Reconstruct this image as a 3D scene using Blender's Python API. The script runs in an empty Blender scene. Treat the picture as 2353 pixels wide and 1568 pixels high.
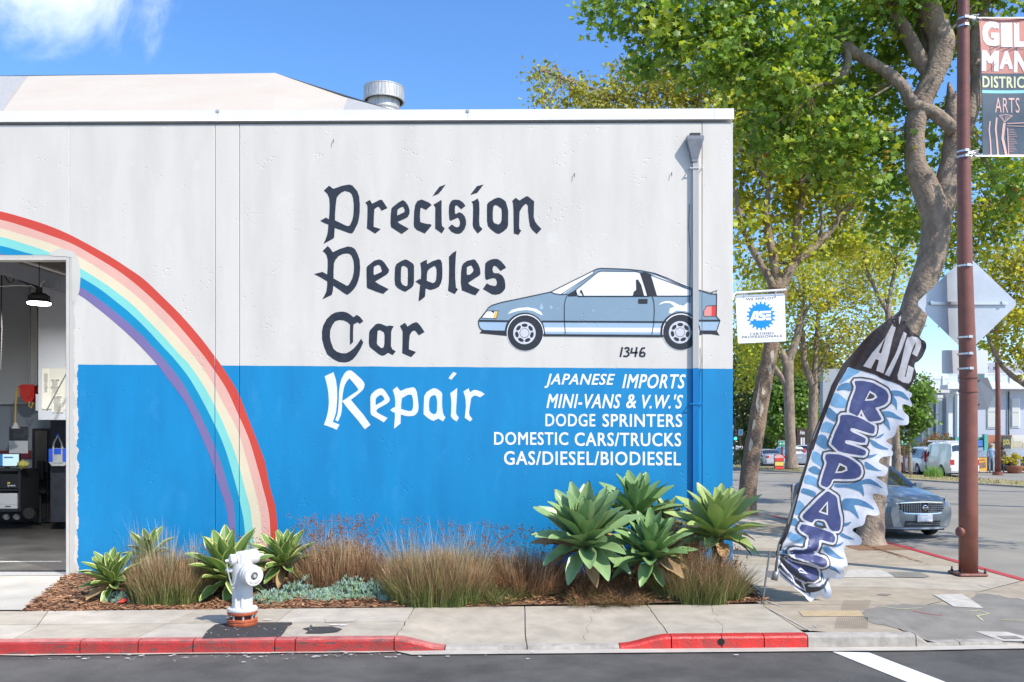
import bpy, bmesh, math, random
import numpy as np
from mathutils import Vector, Matrix, noise
from mathutils.geometry import tessellate_polygon
random.seed(7); RS = np.random.RandomState(5)
PI = math.pi
S = bpy.context.scene; COL = S.collection

# ------------------------------------------------------------------ camera
FPX, HX, HY, CH, CD = 2060.0, 1176.5, 1008.0, 2.15, 14.0     # focal in px of a 2353 px wide frame, horizon, height, distance
cam = bpy.data.cameras.new('camera'); camo = bpy.data.objects.new('camera', cam); COL.objects.link(camo)
camo.location = (0, -CD, CH); camo.rotation_euler = (PI/2, 0, 0)
cam.sensor_width = 36; cam.lens = 36*FPX/2353; cam.shift_y = (HY-784)/2353; cam.clip_end = 3000; cam.clip_start = .1
S.camera = camo
# ------------------------------------------------------------------ light
SUN = Vector((-0.73, 0.66, -1.08)).normalized()
el = math.asin(-SUN.z); az = math.atan2(-SUN.x, -SUN.y)       # direction towards the sun, clockwise from +Y
w = bpy.data.worlds.new('World'); S.world = w; w.use_nodes = True
nt = w.node_tree; nt.nodes.clear(); N = nt.nodes.new; L = nt.links.new
sky = N('ShaderNodeTexSky'); sky.sky_type = 'NISHITA'; sky.sun_disc = False
sky.sun_elevation = el; sky.sun_rotation = az; sky.air_density = 1.0; sky.dust_density = .6; sky.ozone_density = 4.0
tc = N('ShaderNodeTexCoord')
def cloud(center, scl, nscale, lo, hi):
    sub = N('ShaderNodeVectorMath'); sub.operation = 'SUBTRACT'; L(tc.outputs['Generated'], sub.inputs[0]); sub.inputs[1].default_value = center
    mul = N('ShaderNodeVectorMath'); mul.operation = 'MULTIPLY'; L(sub.outputs[0], mul.inputs[0]); mul.inputs[1].default_value = scl
    ln = N('ShaderNodeVectorMath'); ln.operation = 'LENGTH'; L(mul.outputs[0], ln.inputs[0])
    nz = N('ShaderNodeTexNoise'); nz.inputs['Scale'].default_value = nscale; nz.inputs['Detail'].default_value = 8; nz.inputs['Roughness'].default_value = .62; nz.inputs['Distortion'].default_value = .5
    L(tc.outputs['Generated'], nz.inputs['Vector'])
    m = N('ShaderNodeMath'); m.operation = 'MULTIPLY_ADD'; L(nz.outputs[0], m.inputs[0]); m.inputs[1].default_value = 2.6
    neg = N('ShaderNodeMath'); neg.operation = 'MULTIPLY'; L(ln.outputs['Value'], neg.inputs[0]); neg.inputs[1].default_value = -1; L(neg.outputs[0], m.inputs[2])
    mr = N('ShaderNodeMapRange'); mr.interpolation_type = 'SMOOTHSTEP'; mr.inputs[1].default_value = lo; mr.inputs[2].default_value = hi; L(m.outputs[0], mr.inputs[0])
    return mr.outputs[0]
def dirof(px, py): return Vector(((px-HX)/FPX, 1, (HY-py)/FPX)).normalized()
c1 = cloud(dirof(170, -25), (7.6, 7.6, 15.0), 6.5, .42, 1.45)
c2 = cloud(dirof(30, 95), (22, 22, 46), 12.0, .8, 2.0)
c3 = cloud((-.35, -.7, .55), (2.6, 2.6, 5.0), 4.0, .7, 1.5)
mx = N('ShaderNodeMath'); mx.operation = 'MAXIMUM'; L(c1, mx.inputs[0]); L(c2, mx.inputs[1])
mx2 = N('ShaderNodeMath'); mx2.operation = 'MAXIMUM'; L(mx.outputs[0], mx2.inputs[0]); L(c3, mx2.inputs[1])
fac = N('ShaderNodeMath'); fac.operation = 'MULTIPLY'; L(mx2.outputs[0], fac.inputs[0]); fac.inputs[1].default_value = .8
hsv = N('ShaderNodeHueSaturation'); hsv.inputs['Saturation'].default_value = 1.2; hsv.inputs['Hue'].default_value = .505; hsv.inputs['Value'].default_value = 1.42; L(sky.outputs[0], hsv.inputs['Color'])
mix = N('ShaderNodeMix'); mix.data_type = 'RGBA'; L(fac.outputs[0], mix.inputs['Factor']); L(hsv.outputs[0], mix.inputs['A']); mix.inputs['B'].default_value = (7.6, 8.1, 9.0, 1)
bg = N('ShaderNodeBackground'); bg.inputs[1].default_value = .12; L(mix.outputs['Result'], bg.inputs[0])
out = N('ShaderNodeOutputWorld'); L(bg.outputs[0], out.inputs[0])
sl = bpy.data.lights.new('sun', 'SUN'); sl.energy = 3.7; sl.angle = math.radians(.5); sl.color = (1, .93, .83)
so = bpy.data.objects.new('sun', sl); COL.objects.link(so); so.location = (20, -20, 40); so.rotation_euler = SUN.to_track_quat('-Z', 'Y').to_euler()
S.view_settings.view_transform = 'Standard'; S.view_settings.look = 'None'; S.view_settings.exposure = .63; S.view_settings.gamma = 1
S.view_settings.use_curve_mapping = False
S.render.engine = 'CYCLES'
try:
    S.cycles.use_denoising = True; S.cycles.max_bounces = 8; S.cycles.transparent_max_bounces = 12
except Exception: pass

# ------------------------------------------------------------------ helpers
def c(h, k=1.0):
    h = h.lstrip('#'); o = []
    for i in (0, 2, 4):
        v = int(h[i:i+2], 16)/255; o.append((v/12.92 if v <= .04045 else ((v+.055)/1.055)**2.4)*k)
    return tuple(o)
def P(px, py, d): return Vector(((px-HX)*d/FPX, d-CD, CH-(py-HY)*d/FPX))
def G(px, py, z=0.0):
    d = FPX*(CH-z)/(py-HY); return ((px-HX)*d/FPX, d)          # ground point as (x, distance)
def Wl(px, py): return ((px-HX)*CD/FPX, CH-(py-HY)*CD/FPX)       # on the front wall: (x, z)

MATS = {}
def mat(name, col, rough=.6, metal=0.0, var=0.0, vscale=8.0, bump=0.0, bscale=40.0, spec=.5, col2=None, stretch=None, pits=0.0, pitscale=22.0,
        trans=0.0, emit=None, estr=0.0, alpha=1.0, coat=0.0, island=0.0, speck=0.0, speckcol=(.8,.8,.78), speckscale=60, detail=5):
    if name in MATS: return MATS[name]
    m = bpy.data.materials.new(name); m.use_nodes = True; MATS[name] = m
    nt = m.node_tree; b = nt.nodes['Principled BSDF']; N = nt.nodes.new; L = nt.links.new
    col = c(col) if isinstance(col, str) else tuple(col)
    b.inputs['Base Color'].default_value = (*col, 1); b.inputs['Roughness'].default_value = rough; b.inputs['Metallic'].default_value = metal
    b.inputs['Specular IOR Level'].default_value = spec; b.inputs['Coat Weight'].default_value = coat
    pos = N('ShaderNodeNewGeometry')
    src = None
    if var or col2 is not None:
        c2_ = c(col2) if isinstance(col2, str) else (tuple(col2) if col2 is not None else tuple(max(0, v*(1-var)) for v in col))
        c1_ = col if col2 is not None else tuple(v*(1+var*.5) for v in col)
        nz = N('ShaderNodeTexNoise'); nz.inputs['Scale'].default_value = vscale; nz.inputs['Detail'].default_value = detail; nz.inputs['Roughness'].default_value = .6
        if stretch:
            mp = N('ShaderNodeMapping'); mp.inputs['Scale'].default_value = stretch; L(pos.outputs['Position'], mp.inputs[0]); L(mp.outputs[0], nz.inputs['Vector'])
        else: L(pos.outputs['Position'], nz.inputs['Vector'])
        mr = N('ShaderNodeMapRange'); mr.inputs[1].default_value = .32; mr.inputs[2].default_value = .68; L(nz.outputs[0], mr.inputs[0])
        mx = N('ShaderNodeMix'); mx.data_type = 'RGBA'; L(mr.outputs[0], mx.inputs['Factor']); mx.inputs['A'].default_value = (*c1_, 1); mx.inputs['B'].default_value = (*c2_, 1)
        src = mx.outputs['Result']
    if island:
        hs = N('ShaderNodeHueSaturation'); mr = N('ShaderNodeMapRange'); mr.inputs[3].default_value = 1-island; mr.inputs[4].default_value = 1+island
        L(pos.outputs['Random Per Island'], mr.inputs[0]); L(mr.outputs[0], hs.inputs['Value'])
        if src: L(src, hs.inputs['Color'])
        else: hs.inputs['Color'].default_value = (*col, 1)
        src = hs.outputs[0]
    if speck:
        v = N('ShaderNodeTexVoronoi'); v.inputs['Scale'].default_value = speckscale; L(pos.outputs['Position'], v.inputs['Vector'])
        n2 = N('ShaderNodeTexNoise'); n2.inputs['Scale'].default_value = 3; L(pos.outputs['Position'], n2.inputs['Vector'])
        mu = N('ShaderNodeMath'); mu.operation = 'MULTIPLY'; L(n2.outputs[0], mu.inputs[0]); mu.inputs[1].default_value = speck
        lt = N('ShaderNodeMath'); lt.operation = 'LESS_THAN'; L(v.outputs['Distance'], lt.inputs[0]); L(mu.outputs[0], lt.inputs[1])
        mx = N('ShaderNodeMix'); mx.data_type = 'RGBA'; L(lt.outputs[0], mx.inputs['Factor'])
        if src: L(src, mx.inputs['A'])
        else: mx.inputs['A'].default_value = (*col, 1)
        mx.inputs['B'].default_value = (*speckcol, 1); src = mx.outputs['Result']
    if src: L(src, b.inputs['Base Color'])
    h = None
    if bump:
        nz = N('ShaderNodeTexNoise'); nz.inputs['Scale'].default_value = bscale; nz.inputs['Detail'].default_value = 4; L(pos.outputs['Position'], nz.inputs['Vector']); h = nz.outputs[0]
    if pits:
        v = N('ShaderNodeTexVoronoi'); v.inputs['Scale'].default_value = pitscale; L(pos.outputs['Position'], v.inputs['Vector'])
        n2 = N('ShaderNodeTexNoise'); n2.inputs['Scale'].default_value = 2.2; n2.inputs['Detail'].default_value = 3; L(pos.outputs['Position'], n2.inputs['Vector'])
        mr0 = N('ShaderNodeMapRange'); mr0.inputs[1].default_value = .46; mr0.inputs[2].default_value = .72; mr0.inputs[3].default_value = .03; mr0.inputs[4].default_value = .36; L(n2.outputs[0], mr0.inputs[0])
        dv = N('ShaderNodeMath'); dv.operation = 'DIVIDE'; L(v.outputs['Distance'], dv.inputs[0]); L(mr0.outputs[0], dv.inputs[1]); dv.use_clamp = True
        ml = N('ShaderNodeMath'); ml.operation = 'MULTIPLY_ADD'; L(dv.outputs[0], ml.inputs[0]); ml.inputs[1].default_value = pits
        if h:
            hm = N('ShaderNodeMath'); hm.operation = 'MULTIPLY'; L(h, hm.inputs[0]); hm.inputs[1].default_value = .10; L(hm.outputs[0], ml.inputs[2])
        h = ml.outputs[0]
    if h:
        bp = N('ShaderNodeBump'); bp.inputs['Strength'].default_value = .8; bp.inputs['Distance'].default_value = bump if bump else .01; L(h, bp.inputs['Height']); L(bp.outputs[0], b.inputs['Normal'])
    if emit is not None:
        e = c(emit) if isinstance(emit, str) else emit
        b.inputs['Emission Color'].default_value = (*e, 1); b.inputs['Emission Strength'].default_value = estr
    if alpha < 1: b.inputs['Alpha'].default_value = alpha
    if trans:
        o = nt.nodes['Material Output']; tr = N('ShaderNodeBsdfTranslucent'); ms = N('ShaderNodeMixShader'); ms.inputs[0].default_value = trans
        if src: 
            hs2 = N('ShaderNodeHueSaturation'); hs2.inputs['Value'].default_value = 1.6; hs2.inputs['Hue'].default_value = .485; hs2.inputs['Saturation'].default_value=1.1; L(src, hs2.inputs['Color']); L(hs2.outputs[0], tr.inputs[0])
        else: tr.inputs[0].default_value = (*[min(1, v*1.5) for v in col], 1)
        L(b.outputs[0], ms.inputs[1]); L(tr.outputs[0], ms.inputs[2]); L(ms.outputs[0], o.inputs[0])
    return m

ORI = {}
def thing(name, label, cat, loc=(0, 0, 0), group=None, kind=None):
    o = bpy.data.objects.new(name, None); COL.objects.link(o); o.location = loc; o.empty_display_size = .2
    ORI[o.name] = Vector(loc)
    if label: o['label'] = label
    if cat: o['category'] = cat
    if group: o['group'] = group
    if kind: o['kind'] = kind
    return o
def obj(name, V, F, m, parent=None, smooth=False, label=None, cat=None, kind=None, group=None, mi=None, local=False):
    org = ORI.get(parent.name, Vector((0, 0, 0))) if (parent and not local) else Vector((0, 0, 0))
    me = bpy.data.meshes.new(name)
    if parent and not local and org.length: V = [(v[0]-org.x, v[1]-org.y, v[2]-org.z) for v in V]
    me.from_pydata([tuple(v) for v in V], [], [tuple(f) for f in F])
    return fin(name, me, m, parent, smooth, label, cat, kind, group, mi, org)
def fin(name, me, m, parent=None, smooth=False, label=None, cat=None, kind=None, group=None, mi=None, org=None):
    for q in (m if isinstance(m, (list, tuple)) else [m]): me.materials.append(q)
    if mi is not None: me.polygons.foreach_set('material_index', mi)
    if smooth: me.polygons.foreach_set('use_smooth', [True]*len(me.polygons))
    me.update()
    o = bpy.data.objects.new(name, me); COL.objects.link(o)
    if parent: o.parent = parent; ORI[o.name] = org if org is not None else Vector((0, 0, 0))
    if label: o['label'] = label
    if cat: o['category'] = cat
    if kind: o['kind'] = kind
    if group: o['group'] = group
    return o
class MB:
    def __init__(s): s.V = []; s.F = []; s.M = []
    def add(s, V, F, mi=0):
        n = len(s.V); s.V += [tuple(v) for v in V]; s.F += [tuple(i+n for i in f) for f in F]; s.M += [mi]*len(F); return s
    def box(s, x0, x1, y0, y1, z0, z1, mi=0):
        V = [(x, y, z) for z in (z0, z1) for y in (y0, y1) for x in (x0, x1)]
        return s.add(V, [(0, 2, 3, 1), (4, 5, 7, 6), (0, 1, 5, 4), (2, 6, 7, 3), (0, 4, 6, 2), (1, 3, 7, 5)], mi)
    def obox(s, cen, ax, ay, az, mi=0):                                    # oriented box from half-axis vectors
        cen = Vector(cen); V = [cen+ax*i+ay*j+az*k for k in (-1, 1) for j in (-1, 1) for i in (-1, 1)]
        return s.add(V, [(0, 2, 3, 1), (4, 5, 7, 6), (0, 1, 5, 4), (2, 6, 7, 3), (0, 4, 6, 2), (1, 3, 7, 5)], mi)
    def tube(s, pts, r, n=8, mi=0, cap=True):
        pts = [Vector(p) for p in pts]; rr = r if isinstance(r, (list, tuple)) else [r]*len(pts)
        V = []; F = []; up = None
        for i, p in enumerate(pts):
            t = (pts[min(i+1, len(pts)-1)]-pts[max(i-1, 0)])
            t = t.normalized() if t.length > 1e-9 else Vector((0, 0, 1))
            if up is None: up = t.orthogonal().normalized()
            up = (up-t*up.dot(t)); up = up.normalized() if up.length > 1e-6 else t.orthogonal().normalized()
            b = t.cross(up)
            for k in range(n):
                a = 2*PI*k/n; V.append(p+(up*math.cos(a)+b*math.sin(a))*rr[i])
        for i in range(len(pts)-1):
            for k in range(n): F.append((i*n+k, i*n+(k+1) % n, (i+1)*n+(k+1) % n, (i+1)*n+k))
        if cap: F.append(tuple(range(n))[::-1]); F.append(tuple((len(pts)-1)*n+k for k in range(n)))
        return s.add(V, F, mi)
    def lathe(s, prof, org=(0, 0, 0), axis=(0, 0, 1), n=24, mi=0, cap=True):   # prof: (distance along axis, radius)
        org = Vector(org); ax = Vector(axis).normalized(); return s.tube([org+ax*h for h, r in prof], [r for h, r in prof], n, mi, cap) if len({round(h,6) for h,_ in prof}) == len(prof) else s._lathe(prof, org, ax, n, mi, cap)
    def _lathe(s, prof, org, ax, n, mi, cap):
        u = ax.orthogonal().normalized(); b = ax.cross(u); V = []; F = []
        for h, r in prof:
            for k in range(n): a = 2*PI*k/n; V.append(org+ax*h+(u*math.cos(a)+b*math.sin(a))*r)
        for i in range(len(prof)-1):
            for k in range(n): F.append((i*n+k, i*n+(k+1) % n, (i+1)*n+(k+1) % n, (i+1)*n+k))
        if cap: F.append(tuple(range(n))[::-1]); F.append(tuple((len(prof)-1)*n+k for k in range(n)))
        return s.add(V, F, mi)
    def prism(s, pts, y0, y1, mi=0):                                       # pts (x,z) extruded along y
        n = len(pts); V = [(x, y0, z) for x, z in pts]+[(x, y1, z) for x, z in pts]
        tr = tessellate_polygon([[Vector((x, z, 0)) for x, z in pts]])
        F = [tuple(t) for t in tr]+[tuple(i+n for i in t[::-1]) for t in tr]+[(i, (i+1) % n, (i+1) % n+n, i+n) for i in range(n)]
        return s.add(V, F, mi)
    def out(s, name, m, parent=None, **k):
        if isinstance(m, (list, tuple)): k['mi'] = s.M
        return obj(name, s.V, s.F, m, parent, **k)
def pbox(x0, y0, x1, y1, d, th, mb=None):                                 # box whose front face covers a picture rectangle at distance d
    a = P(x0, y0, d); b = P(x1, y1, d); mb = mb or MB(); return mb.box(a.x, b.x, a.y, a.y+th, b.z, a.z)
def np_mesh(name, V, F, m, parent=None, smooth=False, **k):
    me = bpy.data.meshes.new(name); org = ORI.get(parent.name, Vector((0, 0, 0))) if parent else Vector((0, 0, 0))
    V = np.asarray(V, dtype=np.float32)-np.array(org, dtype=np.float32); F = np.asarray(F, dtype=np.int32); kk = F.shape[1]
    me.vertices.add(len(V)); me.vertices.foreach_set('co', V.ravel()); me.loops.add(F.size); me.loops.foreach_set('vertex_index', F.ravel())
    me.polygons.add(len(F)); me.polygons.foreach_set('loop_start', np.arange(0, F.size, kk, dtype=np.int32)); me.polygons.foreach_set('loop_total', np.full(len(F), kk, dtype=np.int32))
    me.update(calc_edges=True)
    return fin(name, me, m, parent, smooth, org=org, **k)

# flat print: 2-D loops (picture pixels) laid on a surface
def bis(bm, no, vals):
    for v in vals:
        bmesh.ops.bisect_plane(bm, geom=bm.verts[:]+bm.edges[:]+bm.faces[:], plane_co=(v if no[0] else 0, 0, v if no[2] else 0), plane_no=no, dist=1e-5)
def flat(polys, fn, grid=None, cuts=None):
    """polys: list of [outer, hole, ...] in (a,b); -> verts, faces after fn(a,b)"""
    bm = bmesh.new()
    for lay, loops in enumerate(polys):
        pts = [p for lp in loops for p in lp]; tr = tessellate_polygon([[Vector((p[0], p[1], 0)) for p in lp] for lp in loops])
        vs = [bm.verts.new((p[0], 0, p[1])) for p in pts]
        for t in tr:
            try:
                f = bm.faces.new([vs[i] for i in t])
            except ValueError: pass
    if grid:
        xs = [v.co.x for v in bm.verts]; zs = [v.co.z for v in bm.verts]
        bis(bm, (1, 0, 0), np.arange(math.floor(min(xs)/grid)*grid, max(xs), grid)); bis(bm, (0, 0, 1), np.arange(math.floor(min(zs)/grid)*grid, max(zs), grid))
    if cuts:
        for cx, hw in cuts:
            bis(bm, (1, 0, 0), (cx-hw, cx+hw))
            dl = [f for f in bm.faces if abs(f.calc_center_median().x-cx) < hw]
            if dl: bmesh.ops.delete(bm, geom=dl, context='FACES')
    bm.verts.index_update(); V = [fn(v.co.x, v.co.z) for v in bm.verts]; F = [[v.index for v in f.verts] for f in bm.faces]
    bm.free(); return V, F
def ring(pts, w, closed=True):
    """stroke of half width w round a polyline, as quads (list of one-loop polys)"""
    n = len(pts); P_ = [Vector((p[0], p[1])) for p in pts]; A = []; B = []
    for i in range(n):
        a = P_[i-1] if (i > 0 or closed) else P_[i]; b = P_[(i+1) % n] if (i < n-1 or closed) else P_[i]
        d1 = (P_[i]-a); d2 = (b-P_[i]); d1 = d1.normalized() if d1.length > 1e-9 else d2.normalized(); d2 = d2.normalized() if d2.length > 1e-9 else d1
        n1 = Vector((-d1.y, d1.x)); n2 = Vector((-d2.y, d2.x)); m = n1+n2; m = m.normalized() if m.length > 1e-6 else n1
        k = min(1.6, 1/max(.3, m.dot(n1))); A.append(P_[i]+m*w*k); B.append(P_[i]-m*w*k)
    return [[[tuple(A[i]), tuple(A[(i+1) % n]), tuple(B[(i+1) % n]), tuple(B[i])]] for i in range(n if closed else n-1)]
TXT = {}
def text2d(s, bold=.02, shear=0):
    key = (s, bold, shear)
    if key not in TXT:
        cu = bpy.data.curves.new('t', 'FONT'); cu.body = s; cu.offset = 0; cu.shear = shear; cu.fill_mode = 'FRONT'; cu.resolution_u = 3; cu.space_character = 1.10
        o = bpy.data.objects.new('t', cu); COL.objects.link(o); bpy.context.view_layer.update()
        me = o.to_mesh(); V = [(v.co.x, v.co.y) for v in me.vertices]; sg_ = sum(p.area*p.normal.z for p in me.polygons); F = [tuple(p.vertices) for p in me.polygons if p.area > 1e-8]
        if bold:
            n = len(V); V0, F0 = V, F; V = []; F = []
            for k, (dx, dy) in enumerate(((-1, .6), (1, .6), (1, -.6), (-1, -.6), (0, 0))): V += [(x+dx*bold, y+dy*bold) for x, y in V0]; F += [tuple(i+k*n for i in f) for f in F0]; o.to_mesh_clear()
        bpy.data.objects.remove(o); bpy.data.curves.remove(cu); TXT[key] = (V, F)
    return TXT[key]
def text_in(s, x0, y0, x1, y1, fn, bold=.02, shear=0, slope=0.0):
    """fit a word in a picture rectangle; fn maps (px,py)->3-D"""
    V, F = text2d(s, bold, shear); xs = [v[0] for v in V]; ys = [v[1] for v in V]; ax, bx, ay, by = min(xs), max(xs), min(ys), max(ys)
    o = []; G_ = []
    for i, f in enumerate(F):
        k = len(o)
        for j in f:
            x, y = V[j]; u = (x-ax)/(bx-ax); v = (y-ay)/(by-ay); px = x0+(x1-x0)*u; q = fn(px, y1+(y0-y1)*v+slope*(px-x0)); o.append((q[0], q[1]-(i % 97)*8e-6, q[2]))
        G_.append(tuple(range(k, k+len(f)))[::-1])
    return o, G_
def dup(root, loc=None, rz=None, label=None, **props):
    r = root.copy(); COL.objects.link(r)
    if loc is not None: r.location = loc
    if rz is not None: r.rotation_euler.z = rz
    if label: r['label'] = label
    for k, v in props.items(): r[k] = v
    def rec(a, b):
        for ch in list(a.children):
            q = ch.copy(); COL.objects.link(q); q.parent = b; rec(ch, q)
    rec(root, r); return r
def sm(t): t = max(0., min(1., t)); return t*t*(3-2*t)
def lerp_tab(tab, x):
    if x <= tab[0][0]: return tab[0][1]
    for (a, b), (c_, d) in zip(tab, tab[1:]):
        if x <= c_: return b+(d-b)*(x-a)/(c_-a)
    return tab[-1][1]
# ================================================================== materials
CONC = dict(rough=.85, var=.20, vscale=3.2, bump=.006, bscale=110, speck=.16, speckcol=(.16, .14, .12), speckscale=75)
M_walk = mat('sidewalk_concrete', (.425, .375, .295), **CONC)
M_walk2 = mat('sidewalk_concrete_tan', (.375, .315, .23), **CONC)
M_walk3 = mat('sidewalk_concrete_pale', (.475, .425, .35), **CONC)
M_drive = mat('driveway_concrete', (.40, .38, .335), rough=.85, var=.2, vscale=1.2, bump=.002, bscale=90)
M_ramp = mat('threshold_concrete', (.30, .30, .295), rough=.9, var=.2, vscale=30, bump=.006, bscale=120)
M_kerb = mat('kerb_concrete', (.38, .35, .30), rough=.85, var=.35, vscale=5, bump=.006, bscale=60)
M_gut = mat('gutter_concrete', (.47, .43, .37), rough=.85, var=.18, vscale=3, bump=.004, bscale=80)
M_joint = mat('joint_dirt', (.055, .045, .035), rough=.95)
M_road = mat('asphalt_new', (.092, .088, .079), rough=.8, var=.4, vscale=1.6, bump=.008, bscale=130, speck=.06, speckcol=(.5, .5, .48), speckscale=22)
M_street = mat('asphalt_old', (.27, .25, .21), rough=.85, var=.2, vscale=.5, bump=.006, bscale=60)
M_patch = mat('asphalt_patch', (.23, .215, .185), rough=.9, var=.2, vscale=3, bump=.012, bscale=90, speck=.1, speckcol=(.42, .4, .37), speckscale=50)
M_dpatch = mat('asphalt_patch_dark', (.045, .042, .042), rough=.9, var=.3, vscale=20, bump=.012, bscale=110, speck=.2, speckcol=(.45, .43, .4), speckscale=55)
M_line = mat('road_paint_white', (.74, .74, .72), rough=.7, var=.12, vscale=14, bump=.003, bscale=120)
M_red = mat('kerb_paint_red', (.50, .03, .025), rough=.42, var=.25, vscale=6, bump=.007, bscale=45)
def worn_red(name, thr, base=(.58, .024, .02)):
    m = mat(name, base, rough=.45, bump=.008, bscale=40); nt = m.node_tree; N = nt.nodes.new; L = nt.links.new; b = nt.nodes['Principled BSDF']
    g = N('ShaderNodeNewGeometry'); mp = N('ShaderNodeMapping'); mp.inputs['Scale'].default_value = (1.6, 1.6, 9); L(g.outputs['Position'], mp.inputs[0])
    n = N('ShaderNodeTexNoise'); n.inputs['Scale'].default_value = 3.2; n.inputs['Detail'].default_value = 9; n.inputs['Roughness'].default_value = .7; L(mp.outputs[0], n.inputs['Vector'])
    r = N('ShaderNodeMapRange'); r.inputs[1].default_value = thr; r.inputs[2].default_value = thr+.035; L(n.outputs[0], r.inputs[0])
    n2 = N('ShaderNodeTexNoise'); n2.inputs['Scale'].default_value = 9; n2.inputs['Detail'].default_value = 6; L(g.outputs['Position'], n2.inputs['Vector'])
    m0 = N('ShaderNodeMix'); m0.data_type = 'RGBA'; m0.inputs['A'].default_value = (*base, 1); m0.inputs['B'].default_value = (base[0]*.62, .05, .04, 1)
    r2 = N('ShaderNodeMapRange'); r2.inputs[1].default_value = .42; r2.inputs[2].default_value = .7; L(n2.outputs[0], r2.inputs[0]); L(r2.outputs[0], m0.inputs['Factor'])
    mx = N('ShaderNodeMix'); mx.data_type = 'RGBA'; L(r.outputs[0], mx.inputs['Factor']); L(m0.outputs['Result'], mx.inputs['A']); mx.inputs['B'].default_value = (.10, .075, .065, 1)
    L(mx.outputs['Result'], b.inputs['Base Color']); return m
M_redw = worn_red('kerb_paint_red_worn', .555, (.42, .035, .03))
M_redt = mat('kerb_paint_red_top', (.46, .14, .12), rough=.65, var=.35, vscale=7, bump=.006, bscale=60)
M_mulch = mat('mulch', (.17, .085, .045), rough=.95, col2=(.30, .175, .09), vscale=22, bump=.03, bscale=50)
M_chip = mat('mulch_chip', (.29, .15, .08), rough=.9, island=.75, spec=.2)
M_ground = mat('far_ground', (.17, .15, .12), rough=.95, var=.2, vscale=.3)

# ---------------- wall paints: one pitted concrete relief under every colour
WP = dict(bump=.012, bscale=38, pits=.5, pitscale=14)
def wallpaint(name, col, rough=.5, var=.07): return mat(name, col, rough=rough, var=var, vscale=1.4, **WP)
def make_wall_mat():
    m = mat('wall_paint_two_tone', (.6, .6, .6), rough=.5, **WP); nt = m.node_tree; b = nt.nodes['Principled BSDF']; N = nt.nodes.new; L = nt.links.new
    g = N('ShaderNodeNewGeometry'); sp = N('ShaderNodeSeparateXYZ'); L(g.outputs['Position'], sp.inputs[0])
    def M(op, a, b_=None, v=None):
        q = N('ShaderNodeMath'); q.operation = op
        for i, t in enumerate((a, b_)):
            if t is None: continue
            if isinstance(t, (int, float)): q.inputs[i].default_value = t
            else: L(t, q.inputs[i])
        return q.outputs[0]
    def NZ(sc, det=5, st=None, rough=.6):
        n = N('ShaderNodeTexNoise'); n.inputs['Scale'].default_value = sc; n.inputs['Detail'].default_value = det; n.inputs['Roughness'].default_value = rough
        if st: mp = N('ShaderNodeMapping'); mp.inputs['Scale'].default_value = st; L(g.outputs['Position'], mp.inputs[0]); L(mp.outputs[0], n.inputs['Vector'])
        else: L(g.outputs['Position'], n.inputs['Vector'])
        return n.outputs[0]
    def MR(x, a, b_, o0=0, o1=1):
        r = N('ShaderNodeMapRange'); L(x, r.inputs[0]); r.inputs[1].default_value = a; r.inputs[2].default_value = b_; r.inputs[3].default_value = o0; r.inputs[4].default_value = o1; return r.outputs[0]
    def MX(f, a, b_):
        x = N('ShaderNodeMix'); x.data_type = 'RGBA'; L(f, x.inputs['Factor'])
        for k, t in (('A', a), ('B', b_)):
            if isinstance(t, tuple): x.inputs[k].default_value = (*t, 1)
            else: L(t, x.inputs[k])
        return x.outputs['Result']
    xl, zl = Wl(180, 838); xr, zr = Wl(1684, 848)
    line = M('ADD', M('MULTIPLY', sp.outputs[0], (zr-zl)/(xr-xl)), zl-(zr-zl)/(xr-xl)*xl)
    line = M('ADD', line, MR(NZ(3, 3), 0, 1, -.008, .008))
    blue_z = M('LESS_THAN', sp.outputs[2], line)
    jx = Wl(177, 900)[0]
    edge = MR(NZ(5, 8, None, .7), 0, 1, -.10, .12)
    right = M('GREATER_THAN', sp.outputs[0], M('ADD', edge, jx))
    blue = M('MULTIPLY', blue_z, right)
    stain = MR(NZ(1.0, 6, (2.2, 2.2, .45)), .40, .72)
    gcol = MX(stain, (.65, .612, .548), (.565, .535, .48))
    gcol = MX(MR(NZ(2.4, 8), .62, .72, 0, .55), gcol, (.68, .655, .60))
    gcol = MX(MR(NZ(26, 5), .64, .72, 0, .45), gcol, (.36, .37, .39))
    # raw concrete beside the door opening
    raw = M('LESS_THAN', sp.outputs[0], M('ADD', MR(NZ(4, 7), 0, 1, -.12, .12), Wl(172, 0)[0]))
    raw = M('MULTIPLY', raw, M('LESS_THAN', sp.outputs[2], Wl(0, 572)[1]))
    gcol = MX(raw, gcol, (.53, .50, .44))
    bcol = MX(MR(NZ(1.0, 5, (2.5, 2.5, .6)), .35, .75), (.0, .235, .50), (.0, .19, .43))
    bcol = MX(MR(NZ(2.2, 10, (1.4, 1, .6), .7), .55, .72, 0, .5), bcol, (.03, .275, .55))
    L(MX(blue, gcol, bcol), b.inputs['Base Color']); return m
M_wall = make_wall_mat()
M_jamb = mat('raw_concrete', (.58, .55, .50), rough=.85, var=.12, vscale=4, bump=.006, bscale=60, pits=.3)
M_metalw = mat('painted_metal_white', (.80, .795, .775), rough=.4, var=.05, vscale=2)
M_alu = mat('aluminium', (.62, .63, .65), rough=.38, metal=.9, var=.08, vscale=5)
M_zinc = mat('galvanised_steel', (.50, .50, .48), rough=.5, metal=.35, var=.35, vscale=6, stretch=(6, 6, .6))
M_black = mat('black_plastic', (.012, .012, .013), rough=.5)
M_dark = mat('dark_steel', (.03, .032, .036), rough=.45, metal=.3)
M_white = mat('white_print', (.82, .82, .82), rough=.5)
M_ink = mat('black_print', (.02, .02, .024), rough=.55)

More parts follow.
